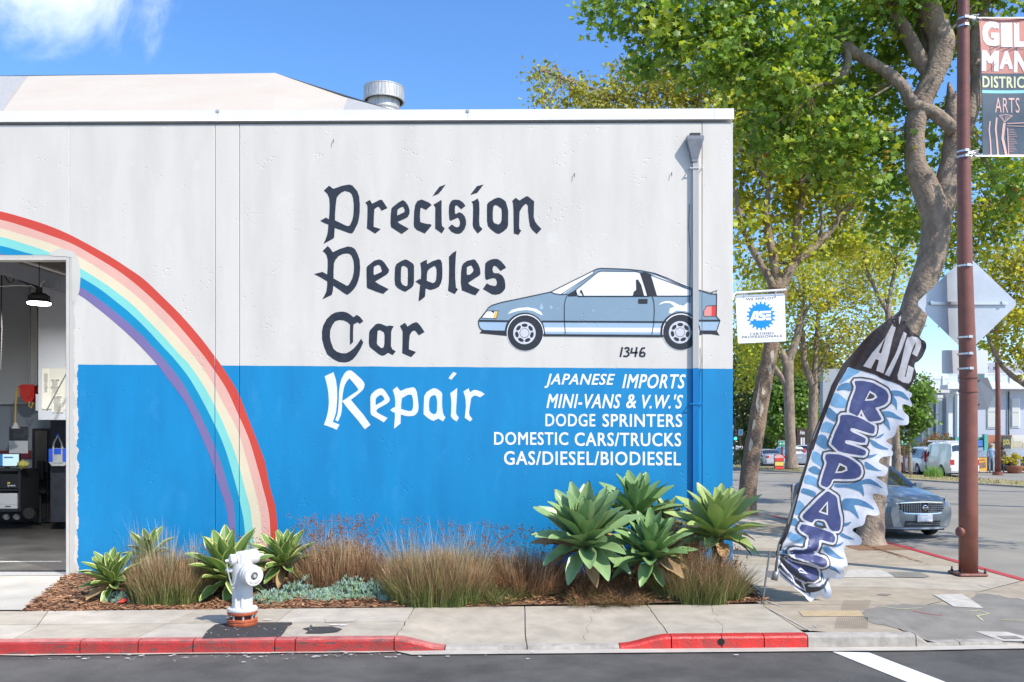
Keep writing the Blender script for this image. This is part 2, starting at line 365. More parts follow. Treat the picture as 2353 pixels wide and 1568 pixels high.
# ================================================================== ground
sx = [(-40, 8.4), (-5.4, 9.45), (3.1, 9.76), (4.4, 9.80), (5.7, 9.93), (7.2, 10.2), (8.8, 10.75), (10.2, 11.6)]
def kd(x): return lerp_tab(sx, x)                                   # distance of the front kerb face at x
def topz(x):                                                     # kerb height profile: full, dropped for the driveway, full, ramp
    a = G(908, 1470)[0]; b = G(1022, 1490, -.1)[0]; c0 = G(1425, 1487, -.1)[0]; d0 = G(1530, 1448)[0]; e = G(2085, 1450)[0]; f = G(2150, 1487, -.1)[0]
    if x < a: return 0.
    if x < b: return -.098*sm((x-a)/(b-a))
    if x < c0: return -.098
    if x < d0: return -.098*(1-sm((x-c0)/(d0-c0)))
    if x < e: return 0.
    return -.098*sm((x-e)/(f-e))
pe = [(-6.1, 11.16), (3.25, 11.65)]
def pd(x): return lerp_tab(pe, x)
def zside(x, d):
    k = kd(x)+.15; t = 1-sm((d-k)/1.5); return topz(x)*t
R = lambda n, polys, z, m, kind='structure', parent=None, grid=None, fn=None, **k: obj(n, *flat(polys, fn or (lambda x, d: (x, d-CD, z)), grid), m, parent, kind=kind, **k)
R('ground', [[[(-700, -60), (700, -60), (700, 1400), (-700, 1400)]]], -.30, M_ground)
road_f = [(x, kd(x)-.0) for x in np.linspace(-40, 10.2, 40)]
R('road', [[[(-60, -12), (60, -12), (60, 12.5), (10.6, 12.2)]+road_f[::-1]+[(-60, 8.2)]]], -.14, M_road)
R('side_street', [[[(7.8, 12.6), (60, 12.6), (60, 36), (23, 40.3), (16.1, 65), (6, 101), (-6, 101), (5.7, 42), (7.7, 18)]]], -.055, M_street)
R('far_lanes', [[[(23, 40.3), (60, 36), (60, 62), (31, 57), (20, 100), (6, 101), (16.1, 65)]]], -.06, M_street)
# gutter strip
gut = [(x, kd(x)) for x in np.linspace(-40, 10.2, 60)]
R('gutter', [[[(x, d-.02) for x, d in gut]+[(x, d-(.02 if x < -.95 else .20)) for x, d in gut[::-1]]]], -.128, M_gut) if False else None
gm = MB()
def strip(mb, xs, d0, d1, z):
    V = []; 
    for x in xs: V += [(x, d0(x)-CD, z), (x, d1(x)-CD, z)]
    mb.add(V, [(2*i, 2*i+2, 2*i+3, 2*i+1) for i in range(len(xs)-1)])
xa = np.linspace(G(905, 1500, -.12)[0], 10.2, 60)
strip(gm, xa, lambda x: kd(x)-.17*sm((x-xa[0])/.15)-.05*sm((x-4.5)/2), lambda x: kd(x)+.02, -.125)
xb = np.linspace(-12, xa[0], 40)
strip(gm, xb, lambda x: kd(x)-.045+.02*math.sin(x*9)*math.sin(x*3.3), lambda x: kd(x)+.02, -.125)
gm.out('gutter', M_gut, kind='structure')

# kerb, stone by stone
kerb = thing('kerb', None, None, (0, -4.3, 0), kind='structure'); kerb['label'] = 'front kerb, mostly painted red'
kx = [-12, G(-160, 1500)[0], G(-20, 1474)[0], G(190, 1472)[0], G(328, 1468)[0], G(454, 1466)[0], G(641, 1463)[0], G(689, 1461)[0], G(908, 1465)[0], G(1022, 1490, -.1)[0],
      G(1211, 1485, -.1)[0], G(1425, 1487, -.1)[0], G(1530, 1448)[0], G(1643, 1448)[0], G(1738, 1448)[0], G(1836, 1448)[0], G(2085, 1450)[0], G(2210, 1480, -.1)[0], G(2353, 1475, -.1)[0], 8.8, 10.1]
hole_x = G(1655, 1474, -.06)[0]
def kstone(x0, x1, red):
    g = .006; xs = list(np.linspace(x0+g, x1-g, max(3, int((x1-x0)/.06))))
    hole = x0 < hole_x < x1
    mb = MB(); V = []; rr = random.Random(int(x0*1000)); k = 0
    ring_n = 6
    for x in xs:
        d = kd(x); z = topz(x)+.006; q = (noise.noise(Vector((x*7, 3, 1)))*.007 + noise.noise(Vector((x*23, 8, 1)))*.004)
        wz = noise.noise(Vector((x*11, 0, 5)))*.005
        V += [(x, d-CD-.002+q*.5, -.16), (x, d-CD+.004+q, z-.028+wz), (x, d-CD+.016+q, z-.008+wz), (x, d-CD+.036+abs(q), z), (x, d-CD+.15, z+.001), (x, d-CD+.15, -.16)]
    F = []; M_ = []
    for i in range(len(xs)-1):
        for j in range(5): F.append((6*i+j, 6*i+6+j, 6*i+7+j, 6*i+1+j)); M_.append(1 if j >= 2 else 0)
    n = len(xs)-1; F += [tuple(range(6))[::-1], tuple(6*n+j for j in range(6))]; M_ += [0, 0]
    mb.V = V; mb.F = F; mb.M = M_
    mats = [M_redw, M_redt] if red == 1 else ([M_redw2, M_red] if red == 2 else [M_kerb, M_kerb])
    mb.out('kerb_stone', mats, kerb)
M_redw2 = worn_red('kerb_paint_red_fresh', .61, (.60, .03, .022))
for i, (a, b) in enumerate(zip(kx, kx[1:])):
    px = (a/kd(a))*FPX+HX
    red = 1 if px < 1010 else (2 if 1420 < px < 1830 else 0)
    kstone(a, b, red)
# drain outlet: dark disc on the kerb face, its colour painting the hole's shade
dz = -.058; dm = MB(); dm.lathe([(-.004, .038), (.02, .038)], (hole_x, kd(hole_x)-CD, dz), (0, 1, 0), 20); dm.out('drain_shade_disc', mat('drain_shade', (.012, .01, .008), rough=.9), kerb)

# sidewalk slabs cut along the real joints and cracks
base = thing('sidewalk', None, None, (0, -3.2, 0), kind='structure')
def crk(pts, jag=0.0, n=7, seed=1):
    rr = random.Random(seed); o = []
    g = [G(*p) for p in pts]
    L_ = []
    for a, b in zip(g, g[1:]):
        for k in range(n): t = k/n; L_.append((a[0]+(b[0]-a[0])*t+rr.uniform(-jag, jag), a[1]+(b[1]-a[1])*t))
    L_.append(g[-1]); return L_
cutsF = [([(-430, 1405), (-480, 1480)], 0), ([(-150, 1405), (-210, 1480)], 0), ([(110, 1405), (84, 1441), (21, 1474)], .0), ([(457, 1400), (313, 1466)], 0), ([(679, 1395), (590, 1466)], 0), ([(951, 1396), (930, 1432), (905, 1470)], .012),
         ([(1205, 1394), (1211, 1486)], .006), ([(1370, 1396), (1352, 1438), (1327, 1487)], .05), ([(1488, 1392), (1530, 1449)], .006), ([(1635, 1391), (1660, 1449)], .035), ([(1747, 1388), (1838, 1447)], 0)]
def at_d(line, d):                                               # x on a cut line at distance d (extrapolating)
    L_ = sorted(line, key=lambda p: p[1])
    for (x0, d0), (x1, d1) in zip(L_, L_[1:]):
        if d <= d1: return x0+(x1-x0)*(d-d0)/max(1e-6, d1-d0)
    (x0, d0), (x1, d1) = L_[-2:]; return x0+(x1-x0)*(d-d0)/max(1e-6, d1-d0)
lines = [crk(p, j, seed=i) for i, (p, j) in enumerate(cutsF)]
mats_s = [M_walk, M_walk3, M_walk, M_walk3, M_walk, M_walk2, M_walk, M_walk, M_walk, M_walk, M_walk]
for i, (A, B) in enumerate(zip(lines, lines[1:])):
    crack = cutsF[i][1] > .02; ga = .0025 if crack else .006; gb = .0025 if cutsF[i+1][1] > .02 else .006
    nt_, nu = 40, 14; rows = []
    split = i in (1, 2, 3, 4)                                        # the left slabs have a second joint running along the street
    for part in ((0, .47), (.485, 1)) if split else ((0, 1),):
        V = []; nn = max(6, int(nt_*(part[1]-part[0])))
        for a in range(nn+1):
            t = part[0]+(part[1]-part[0])*a/nn
            for u in range(nu+1):
                # iterate to a consistent (x,d)
                x = (A[0][0]+B[0][0])/2
                for _ in range(2):
                    d = (kd(x)+.155)*(1-t)+(pd(x))*t; xa_ = at_d(A, d)+ga; xb_ = at_d(B, d)-gb; x = xa_+(xb_-xa_)*u/nu
                V.append((x, d-CD, zside(x, d)))
        F = [(a*(nu+1)+u, a*(nu+1)+u+1, (a+1)*(nu+1)+u+1, (a+1)*(nu+1)+u) for a in range(nn) for u in range(nu)]
        nV = len(V); e = [u for u in range(nu+1)]+[a*(nu+1)+nu for a in range(1, nn+1)]+[nn*(nu+1)+u for u in range(nu-1, -1, -1)]+[a*(nu+1) for a in range(nn-1, 0, -1)]
        V2 = [(V[k][0], V[k][1], V[k][2]-.05) for k in e]
        F += [(e[k], nV+k, nV+(k+1) % len(e), e[(k+1) % len(e)]) for k in range(len(e))]
        obj('paving_slab', V+V2, F, [M_walk, M_walk3, M_walk][(i+(part[0] > 0)) % 2] if i < 5 else M_walk, base)
# dirt under the joints
xs = list(np.linspace(-14, 10.2, 200)); mb = MB(); V = []
for x in xs:
    for d in np.linspace(kd(x)+.15, pd(x) if x < 3.1 else 13.4, 40): V.append((x, d-CD, zside(x, d)-.03))
mb.add(V, [(40*i+j, 40*i+40+j, 40*i+41+j, 40*i+1+j) for i in range(len(xs)-1) for j in range(39)]); mb.out('joint_bed', M_joint, base)

# the corner: big panels right of the planter, back along the side street
zf = lambda off=0.: (lambda x, d: (x, d-CD, zside(x, d)+off))
cor = []
def cpoly(pts, m, off=0., name='paving_slab', thick=.03, gridded=True, world=False):
    q = pts if world else [G(*p) for p in pts]
    V, F = flat([[q]], zf(off), .15 if gridded else None)
    return obj(name, V, F, m, base)
diag = [G(1747.8, 1388), G(1838.8, 1447)]
front = [(x, kd(x)+.158) for x in np.linspace(diag[1][0], 10.1, 24)]
kr = 7.87-.155
jA = [G(1918, 1337), G(2068, 1352), G(2225, 1371)]
b0 = (3.50, 14.0)
# slab row 1 (front, tan), split by two joints
r1b = lambda x: 11.7-.02*(x-3.3)
p1 = [diag[0], diag[1]]+front[1:8]+[(front[7][0]-.0, 11.55), (diag[0][0]+.02, 11.6)]
cpoly(p1, M_walk2, world=True)
cpoly([(front[7][0]+.008, 11.55)]+[(front[7][0]+.008, front[7][1])]+front[8:]+[(10.2, 12.2), (9.4, 12.9), (8.6, 13.2), (7.70, 13.52), (6.6, 12.605)], M_walk2, world=True)
cpoly([(3.28, 11.62), (front[7][0], 11.565), (6.6, 12.61), (5.2, 12.95), (3.45, 13.0)], M_walk2, world=True)
cpoly([(3.45, 13.015), (5.2, 12.965), (6.6, 12.625), (7.69, 13.54), (7.68, 15.2), (3.46, 15.2)], M_walk, world=True)
cpoly([(3.46, 15.215), (7.68, 15.215), (7.68, 17.6), (3.46, 17.6)], M_walk2, world=True)
kb = lambda d: 7.68-.08*max(0, d-18.2)
for k, d in enumerate(np.arange(17.6, 40, 2.4)):
    cpoly([(3.46, d+.015), (5.55, d+.015), (5.55, d+2.4), (3.46, d+2.4)], [M_walk, M_walk3][k % 2], world=True, gridded=False)
    cpoly([(5.565, d+.015), (kb(d), d+.015), (kb(d+2.4), d+2.4), (5.565, d+2.4)], [M_walk3, M_walk2][k % 2], world=True, gridded=False)
R('corner_bed', [[[(3.2, 11.5), (7.7, 13.4), (7.68, 18), (5.8, 42), (3.4, 42)]]], -.014, M_kerb, parent=base)
# patches and marks on the corner
C5 = lambda x, y: (1666+x*.3408, 1034+y*.3408)
ap = [(930, 1095), (960, 1075), (1050, 1055), (1200, 1043), (1320, 1042), (1510, 1050), (1660, 1000), (1700, 965), (1850, 985), (2016, 1010), (2300, 1040), (2300, 1290), (2016, 1290), (1800, 1300), (1600, 1315), (1400, 1330), (1340, 1325), (1300, 1290), (1255, 1235), (1150, 1205), (975, 1165), (935, 1130)]
rr = random.Random(3); app = []
for a, b in zip(ap, ap[1:]+ap[:1]):
    for k in range(4): t = k/4; app.append((a[0]+(b[0]-a[0])*t+rr.uniform(-9, 9), a[1]+(b[1]-a[1])*t+rr.uniform(-5, 5)))
apw = []
for p in app:
    x, d = G(*C5(*p)); 
    for _ in range(3): x, d = G(*C5(*p), zside(x, max(d, kd(x)+.02)))
    apw.append((x, max(d, kd(x)+.03)))
cpoly(apw, M_patch, .004, 'asphalt_patch', world=True)
M_tan = mat('tan_plate', (.46, .35, .20), rough=.7, var=.15, vscale=9); M_vault = mat('vault_lid', (.50, .47, .41), rough=.8, var=.2, vscale=7, bump=.003)
cpoly([C5(495, 1090), C5(900, 1085), C5(940, 1125), C5(525, 1125)], M_tan, .006, 'tan_cover')
cpoly([C5(1405, 980), C5(1600, 975), C5(1742, 1068), C5(1540, 1060)], M_vault, .009, 'vault_lid')
cpoly([C5(1690, 1178), C5(1900, 1180), C5(2080, 1215), C5(2080, 1235), C5(1880, 1235)], M_vault, .009, 'vault_lid')
cpoly([C5(1830, 1203), C5(1960, 1205), C5(2010, 1222), C5(1880, 1222)], M_patch, .013, 'lid_hole')
cpoly([C5(830, 810), C5(1050, 810), C5(1165, 860), C5(800, 862)], M_vault, .006, 'pale_repair')
cpoly([C5(1100, 828), C5(1300, 825), C5(1380, 855), C5(1340, 865), C5(1150, 862)], M_patch, .010, 'asphalt_patch')
cpoly([C5(1020, 978), C5(1060, 970), C5(1125, 975), C5(1090, 987)], M_patch, .006, 'asphalt_patch')
gv = MB()
for (x0, x1, x2, x3, y0, y1) in ((800, 990, 780, 960, 1015, 1082), (755, 965, 735, 965, 1130, 1205)):       # grooved ramp warnings
    n = 17
    for k in range(n):
        t = (k+.5)/n; a = G(*C5(x0+(x1-x0)*t, y0)); b = G(*C5(x2+(x3-x2)*t, y1)); w_ = .005
        gv.add([(a[0]-w_, a[1]-CD, .004), (a[0]+w_, a[1]-CD, .004), (b[0]+w_, b[1]-CD, .004), (b[0]-w_, b[1]-CD, .004)], [(0, 1, 2, 3)])
gv.out('groove', mat('groove_dirt', (.26, .215, .16), rough=.9), base)
def scrawl(pts, w_, m, off=.009):
    g = [G(*C5(*p)) for p in pts]; obj('chalk_mark', *flat(ring(g, w_, False), zf(off)), m, base)
M_chalk = mat('survey_paint_white', (.50, .47, .42), rough=.8, var=.3, vscale=30); M_chy = mat('survey_paint_yellow', (.48, .46, .26), rough=.8, var=.3, vscale=30); M_chr = mat('survey_paint_red', (.45, .16, .14), rough=.8, var=.3, vscale=30)
for p, q in (([(150, 890), (240, 955)], .010), ([(300, 1075), (580, 1225)], .010), ([(565, 1195), (620, 1200), (600, 1185), (650, 1188)], .008), ([(1705, 910), (1790, 935)], .01), ([(255, 1010), (380, 1060)], .012)): scrawl(p, q, M_chalk, .007)
scrawl([(1650, 1085), (1710, 1078), (1780, 1095), (1700, 1105), (1740, 1128)], .012, M_chy); scrawl([(1060, 1062), (1180, 1075), (1330, 1068)], .012, M_chy); scrawl([(1265, 1083), (1340, 1095), (1470, 1105)], .012, M_chr); scrawl([(1865, 1122), (2016, 1124)], .01, M_chy)
# dark asphalt round the hydrant
C2 = lambda x, y: (x*.3174, 1092+y*.3174)
hp = [(1460, 1190), (1500, 1130), (1560, 1085), (1700, 1072), (2110, 1070), (2118, 1082), (2085, 1100), (2060, 1140), (2030, 1175), (1800, 1180)]
R('asphalt_patch', [[[G(*C2(*p)) for p in hp]]], .008, M_dpatch, parent=base)
R('asphalt_patch', [[[G(*C2(*p)) for p in [(2190, 1115), (2240, 1105), (2250, 1085), (2262, 1102), (2400, 1100), (2480, 1118), (2440, 1140), (2330, 1150), (2210, 1150), (2235, 1130)]]]], .008, M_dpatch, parent=base)
R('pale_repair', [[[G(*C2(*p)) for p in [(2350, 1040), (2600, 1040), (2560, 1065), (2360, 1070)]]]], .006, M_walk3, parent=base)
# paint spots and splashes on the road and walk
sp = MB(); rr = random.Random(11)
def blob(cx, d, z, r, st=2.5):
    n = 9; V = [(cx+math.cos(2*PI*k/n)*r*st*rr.uniform(.6, 1.2), d-CD+math.sin(2*PI*k/n)*r*rr.uniform(.6, 1.2), z) for k in range(n)]; sp.add(V, [tuple(range(n))])
for _ in range(130):
    x = rr.gauss(-2.6, 1.3); blob(x, kd(x)-abs(rr.gauss(.12, .12))-.03, -.118, rr.choice([.003, .004, .006, .012]))
for _ in range(160): x = rr.uniform(-5.5, 6); blob(x, rr.uniform(8.3, 9.4), -.118, rr.choice([.0015, .002, .003]), 1.3)
for _ in range(60): x = rr.uniform(-3.6, -2.2); d = rr.uniform(9.7, 10.3); blob(x, d, .012, rr.choice([.003, .005, .008]), 1.5)
for x, d in ((-2.05, 10.3), (-1.93, 10.28), (-2.9, 10.6)): blob(x, d, .012, .03, 2)
sp.out('paint_spots', mat('paint_splash', (.72, .71, .68), rough=.7), base, kind='stuff')
# crosswalk stripe
R('crosswalk_stripe', [[[G(1913, 1497, -.13), G(1997, 1499, -.13), G(2177, 1568, -.13), G(2420, 1660, -.13), G(2330, 1660, -.13), G(2089, 1568, -.13)]]], -.134, M_line)
# side street kerb
sk = thing('side_street_kerb', None, None, (7.8, 6, 0), kind='structure')
ys = [13.55]+list(np.arange(15.4, 42, 2.4))
def bend(d): return -.08*max(0, d-18.2)
for i, (a, b) in enumerate(zip(ys, ys[1:])):
    mb = MB(); mb.prism([(7.70, -.16), (7.885, -.16), (7.87, -.02), (7.855, .0), (7.84, .008), (7.70, .006)], a-CD+.006, b-CD-.006); mb.V = [(v[0]+bend(v[1]+CD), v[1], v[2]) for v in mb.V]; mb.out('kerb_stone', M_red2 if False else (M_red if b < 26 else M_kerb), sk)
# rounded corner kerb out of frame to the right
mb = MB(); arc = [(10.15, 11.62), (10.3, 12.1), (10.0, 12.6), (9.3, 13.0), (8.5, 13.3), (7.87, 13.56)]
mb.tube([(x, d-CD, -.07) for x, d in arc], .075, 6); mb.out('kerb_stone', M_red, sk)
# driveway apron + garage threshold
R('driveway', [[[(-16, 13.7), (G(157, 1325)[0], 13.98), G(50, 1404), (-16, 11.0)]]], .012, M_drive)
R('threshold', [[[G(0, 1290, .05), G(141, 1290, .05), (G(157, 1325)[0]-.02, 14.0), (-16, 13.72), (-16, 14.9)]]], .03, M_ramp, fn=lambda x, d: (x, d-CD, .014+.04*sm((d-13.95)/.9)))
mb = MB(); a = G(157, 1325); b = G(50, 1404); mb.add([(a[0], a[1]-CD, .012), (b[0], b[1]-CD, .012), (b[0], b[1]-CD, -.06), (a[0], a[1]-CD, -.06)], [(0, 1, 2, 3)]); mb.out('driveway_edge', M_joint, kind='structure')
# planting bed
bed = [(G(157, 1325)[0]+.02, 14.0), (G(52, 1405)[0], 11.17), (-3, 11.32), (0, 11.48), (3.25, 11.64), (3.44, 12.8), (3.46, 14.05)]
def mz(x, d): return -.005+.05*sm((d-11.2)/.6)+.03*noise.noise(Vector((x*1.3, d*1.3, 0)))
obj('planting_bed', *flat([[bed]], lambda x, d: (x, d-CD, mz(x, d)), .2), M_mulch, kind='structure', smooth=True)
n = 9000; V = []; F = []
rr = random.Random(2)
def inbed(x, d): return d > pd(max(-6.1, min(3.2, x)))+.0 and d < 13.9 and x > -6.95+(14-d)*.3 and x < 3.4
i = 0
while i < n:
    x = rr.uniform(-6.9, 3.4); d = 11.1+rr.random()**1.6*2.8
    if not inbed(x, d): continue
    l = rr.uniform(.012, .05); w_ = rr.uniform(.004, .012); a = rr.uniform(0, PI); t = rr.uniform(-.5, .5); z = mz(x, d)+rr.uniform(.0, .018)
    ux, uy = math.cos(a), math.sin(a); dz = math.sin(t)*l; k = len(V)
    for s1, s2 in ((-1, -1), (1, -1), (1, 1), (-1, 1)): V.append((x+ux*l*s1-uy*w_*s2, d-CD+uy*l*s1+ux*w_*s2, z+dz*s1*.5+(.004 if s2 > 0 else 0)))
    for s1 in (-1, 1): V.append((x+ux*l*s1, d-CD+uy*l*s1, z+dz*s1*.5-.008))
    F += [(k, k+1, k+2, k+3), (k, k+4, k+5, k+1), (k+3, k+2, k+5, k+4)]; i += 1
obj('mulch_chips', V, F, M_chip, kind='stuff')
# median and far pavements
med = thing('median', None, None, (19, 40, 0), kind='structure')
mdir = Vector((-.269, .963)); m0 = Vector((27.2, 25.0)); 
def ml(t, off): p = m0+mdir*t+Vector((.963, .269))*off; return (p.x, p.y)
mb = MB(); q = [ml(0, 0), ml(80, 0), ml(80, .2), ml(0, .2)]
for t in np.arange(0, 80, 3.0):
    mb2 = MB(); aa = ml(t+.02, 0); bb = ml(t+2.98, 0); cc = ml(t+2.98, .18); dd = ml(t+.02, .18)
    mb2.add([(p[0], p[1]-CD, z) for z in (-.14, .02) for p in (aa, bb, cc, dd)], [(4, 5, 6, 7), (0, 1, 5, 4), (1, 2, 6, 5), (2, 3, 7, 6), (3, 0, 4, 7)]); mb2.out('kerb_stone', M_kerb, med)
M_dry = mat('dry_grass_soil', (.36, .29, .15), rough=.95, col2=(.26, .24, .10), vscale=1.2, bump=.05, bscale=20)
R('verge', [[[ml(0, .18), ml(80, .18), ml(80, 4.0), ml(0, 4.0)]]], .015, M_dry, parent=med)
R('far_pavement', [[[(26, 57.2), (60, 60), (60, 90), (15, 110), (20, 75)]]], -.02, M_walk3)
# ================================================================== the repair shop
shop = thing('repair_shop', 'white and blue painted concrete repair shop with rainbow mural and open garage door', 'building', (-2, .1, 0))
XR = Wl(1684, 0)[0]; XJ = Wl(159, 0)[0]; ZT = Wl(0, 592)[1]
def ztop(x): return Wl(0, 288)[1] + (x+8)/11.4*.04
J1, J2, J4 = Wl(494, 0)[0], Wl(550, 0)[0], Wl(1613, 0)[0]
CUTS = [(J1, .005), (J2, .005), (J4, .005)]
TH = .28
def wallpanel(x0, x1, z0, z1=None, m=None):
    mb = MB(); b = .006; zt0 = z1 if z1 is not None else ztop(x0); zt1 = z1 if z1 is not None else ztop(x1)
    V = [(x0, .006, z0), (x1, .006, z0), (x1, .006, zt1), (x0, .006, zt0), (x0+b, 0, z0), (x1-b, 0, z0), (x1-b, 0, zt1-b), (x0+b, 0, zt0-b), (x0, TH, z0), (x1, TH, z0), (x1, TH, zt1), (x0, TH, zt0)]
    mb.add(V, [(4, 5, 6, 7), (0, 1, 5, 4), (1, 2, 6, 5), (2, 3, 7, 6), (3, 0, 4, 7), (0, 3, 11, 8), (1, 9, 10, 2), (3, 2, 10, 11), (0, 8, 9, 1), (8, 11, 10, 9)])
    return mb.out('wall_panel', m or M_wall, shop)
wallpanel(-19, XJ, ZT); wallpanel(-19, -15.2, -.2, ZT-.004)
wallpanel(XJ, J1-.004, -.2); wallpanel(J1+.004, J2-.004, -.2); wallpanel(J2+.004, J4-.004, -.2); wallpanel(J4+.004, XR, -.2)
mb = MB(); mb.box(J1-.03, J1+.03, .03, .2, -.2, 7); mb.box(J2-.03, J2+.03, .03, .2, -.2, 7); mb.box(J4-.03, J4+.03, .03, .2, -.2, 7); mb.out('joint_backing', M_wall, shop)
# side, back walls and roof deck (close the room for the light)
mb = MB(); mb.box(XR-TH, XR-.005, TH+.002, 24, -.2, 7.0); mb.box(-19, XR, 24.002, 24.3, -.2, 7.0); mb.box(-19.3, -19.002, 0, 24.3, -.2, 7.0); mb.out('side_wall', M_wall, shop)
mb = MB(); mb.box(-19, XR-.3, TH+.002, 24, 6.72, 6.86); mb.out('roof_deck', mat('roof_felt', (.35, .34, .33), rough=.9, var=.2), shop)
# parapet cap, three lengths of folded metal
cj = [-19, Wl(502, 0)[0], Wl(1075, 0)[0], Wl(1640, 0)[0], XR+.012]
def cz(x): return Wl(0, 257.5)[1]+(x+8)/11.4*.042
for a, b in zip(cj, cj[1:]):
    a += .002; b -= .002; V = []
    h = .165
    for x in (a, b):
        z = cz(x); V += [(x, -.034, z), (x, -.030, z-h+.012), (x, -.042, z-h), (x, -.038, z-h-.004), (x, -.02, z-h), (x, .3, z-h), (x, .3, z+.02)]
    obj('parapet_cap', V, [(0, 1, 8, 7), (1, 2, 9, 8), (2, 3, 10, 9), (3, 4, 11, 10), (4, 5, 12, 11), (5, 6, 13, 12), (6, 0, 7, 13), (0, 6, 5, 4, 3, 2, 1), (7, 8, 9, 10, 11, 12, 13)], M_metalw, shop)
for px in (502, 1075):
    x, z = Wl(px, 259); MB().box(x-.025, x+.025, -.045, .02, z-.005, z+.03).out('cap_clip', M_zinc, shop)
# plaster band under the cap

# door lining
mb = MB(); mb.box(XJ-.045, XJ-.002, -.004, .16, .0, ZT); mb.box(-15.2, XJ-.046, -.004, .16, ZT-.04, ZT-.002)
mb.out('door_jamb', M_jamb, shop); mb = MB(); mb.box(XJ-.062, XJ-.047, .02, .06, .03, ZT-.05); mb.box(XJ-.075, XJ-.064, .1, .2, .03, ZT-.05); mb.out('door_track', M_zinc, shop)
# raised roof behind
M_roof = mat('cream_roof_coating', (.52, .475, .39), rough=.75, col2=(.50, .43, .35), vscale=.55, stretch=(1.3, .3, 2.5), bump=.01, bscale=6)
M_roofg = mat('grey_roof_felt', (.40, .395, .385), rough=.95, var=.3, vscale=25, bump=.01, bscale=60)
def rp(px, py, d): return P(px, py, d)
de, dr = 17.0, 23.0
def roofpt(px, py):  # front slope: depth grows with height in the picture
    t = (262-py)/(262-170); return rp(px, py, de+(dr-de)*max(-.15, min(1.02, t)))
sl_ = [[(-200, 176), (65, 175), (30, 212), (2, 262), (-200, 262)], [(65, 175), (632, 168), (632, 262), (2, 262), (30, 212)], [(632, 168), (800, 221), (785, 262), (632, 262)], [(800, 221), (907, 254), (890, 262), (785, 262)]]
for q, m in zip(sl_, (M_roofg, M_roof, M_roof, M_roofg)):
    V = [roofpt(*p) for p in q]; obj('roof_slope', V, [tuple(range(len(V)))[::-1]], m, shop)
V = [roofpt(795, 235), roofpt(865, 262), roofpt(862, 262), roofpt(793, 238)]
hip = [roofpt(632, 168), roofpt(907, 254), roofpt(907, 254)+Vector((.3, 9, -.3)), roofpt(632, 168)+Vector((0, 6, -.6)), roofpt(-200, 176), roofpt(-200, 176)+Vector((0, 6, -.8))]
obj('roof_back', hip, [(0, 1, 2, 3), (0, 3, 5, 4)], M_roofg, shop)
obj('roof_front_curb', [roofpt(-200, 262), roofpt(890, 262), roofpt(890, 262)-Vector((0, 0, 1)), roofpt(-200, 262)-Vector((0, 0, 1))], [(0, 1, 2, 3)], M_roofg, shop)
# roof vent: ribbed galvanised drum on a short stack
vd = 24.5; vc = P(882, 240, vd); s_ = vd/FPX
vt = MB(); r = 46*s_; n = 72; V = []; F = []
for h, rr_ in ((0, 1.0), (-.004, 1.02), (-.03, 1.02), (-.04, 1), (-.36, 1), (-.37, 1.03), (-.40, 1.03), (-.40, .95)):
    for k in range(n):
        a = 2*PI*k/n; q = r*rr_*(1+(.012 if (k % 2 and -.37 < h < -.035) else 0)); V.append((vc.x+q*math.cos(a), vc.y+q*math.sin(a), P(0, 203, vd).z+h*.95))
for i in range(7):
    for k in range(n): F.append((i*n+k, (i+1)*n+k, (i+1)*n+(k+1) % n, i*n+(k+1) % n))
F.append(tuple(range(n))); vt.add(V, F); dv = vt.out('roof_vent', M_zinc, shop)
mb = MB(); mb.lathe([(-2.0, r*.8), (.0, r*.8), (.05, r*.84), (.08, r*.8), (.3, r*.8)], (vc.x, vc.y, P(0, 250, vd).z-.1), n=36); mb.out('vent_stack', M_zinc, dv)
# downspout with conductor head and straps
MB_ = M_wall
xs_, _ = Wl(1597, 0); w_ = .042
def dpm():
    m = mat('downspout_paint', (.6, .62, .64), rough=.4); nt = m.node_tree; b = nt.nodes['Principled BSDF']; N = nt.nodes.new; L = nt.links.new
    g = N('ShaderNodeNewGeometry'); sp_ = N('ShaderNodeSeparateXYZ'); L(g.outputs['Position'], sp_.inputs[0]); q = N('ShaderNodeMath'); q.operation = 'LESS_THAN'; L(sp_.outputs[2], q.inputs[0]); q.inputs[1].default_value = Wl(0, 847)[1]
    x = N('ShaderNodeMix'); x.data_type = 'RGBA'; L(q.outputs[0], x.inputs['Factor']); x.inputs['A'].default_value = (.56, .55, .52, 1); x.inputs['B'].default_value = (0, .225, .54, 1); L(x.outputs['Result'], b.inputs['Base Color']); return m
M_dp = dpm()
prof = []
for k in range(5): xx = xs_-w_+k*.0175; prof += [(xx, -.075), (xx+.010, -.075), (xx+.0115, -.069), (xx+.0165, -.069)]
prof += [(xs_+w_, -.075), (xs_+w_, -.008), (xs_-w_, -.008)]
za, zb = Wl(0, 362)[1], Wl(0, 1300)[1]
V = [(x, y, za) for x, y in prof]+[(x, y, zb) for x, y in prof]; n = len(prof)
ds = obj('downspout', V, [(i, (i+1) % n, (i+1) % n+n, i+n) for i in range(n)]+[tuple(range(n))[::-1]], M_dp, shop)
x0, z0 = Wl(1575, 319); x1, z1 = Wl(1613, 362); xm = (x0+x1)/2
mb = MB(); hw = (x1-x0)/2
mb.add([(xm+sx_*hw*a, y, z) for (a, y0, z) in ((1, -.15, z0), (1, -.15, z0-.05), (.36, -.09, z1-.06), (.36, -.09, z1-.09)) for sx_, y in ((-1, y0), (1, y0), (1, -.002), (-1, -.002))],
       [(0, 1, 5, 4), (1, 2, 6, 5), (3, 0, 4, 7), (4, 5, 9, 8), (5, 6, 10, 9), (7, 4, 8, 11), (8, 9, 13, 12), (9, 10, 14, 13), (11, 8, 12, 15), (12, 13, 14, 15)])
mb.out('conductor_head', mat('grey_zinc_paint', (.20, .22, .25), rough=.5, var=.15), ds)
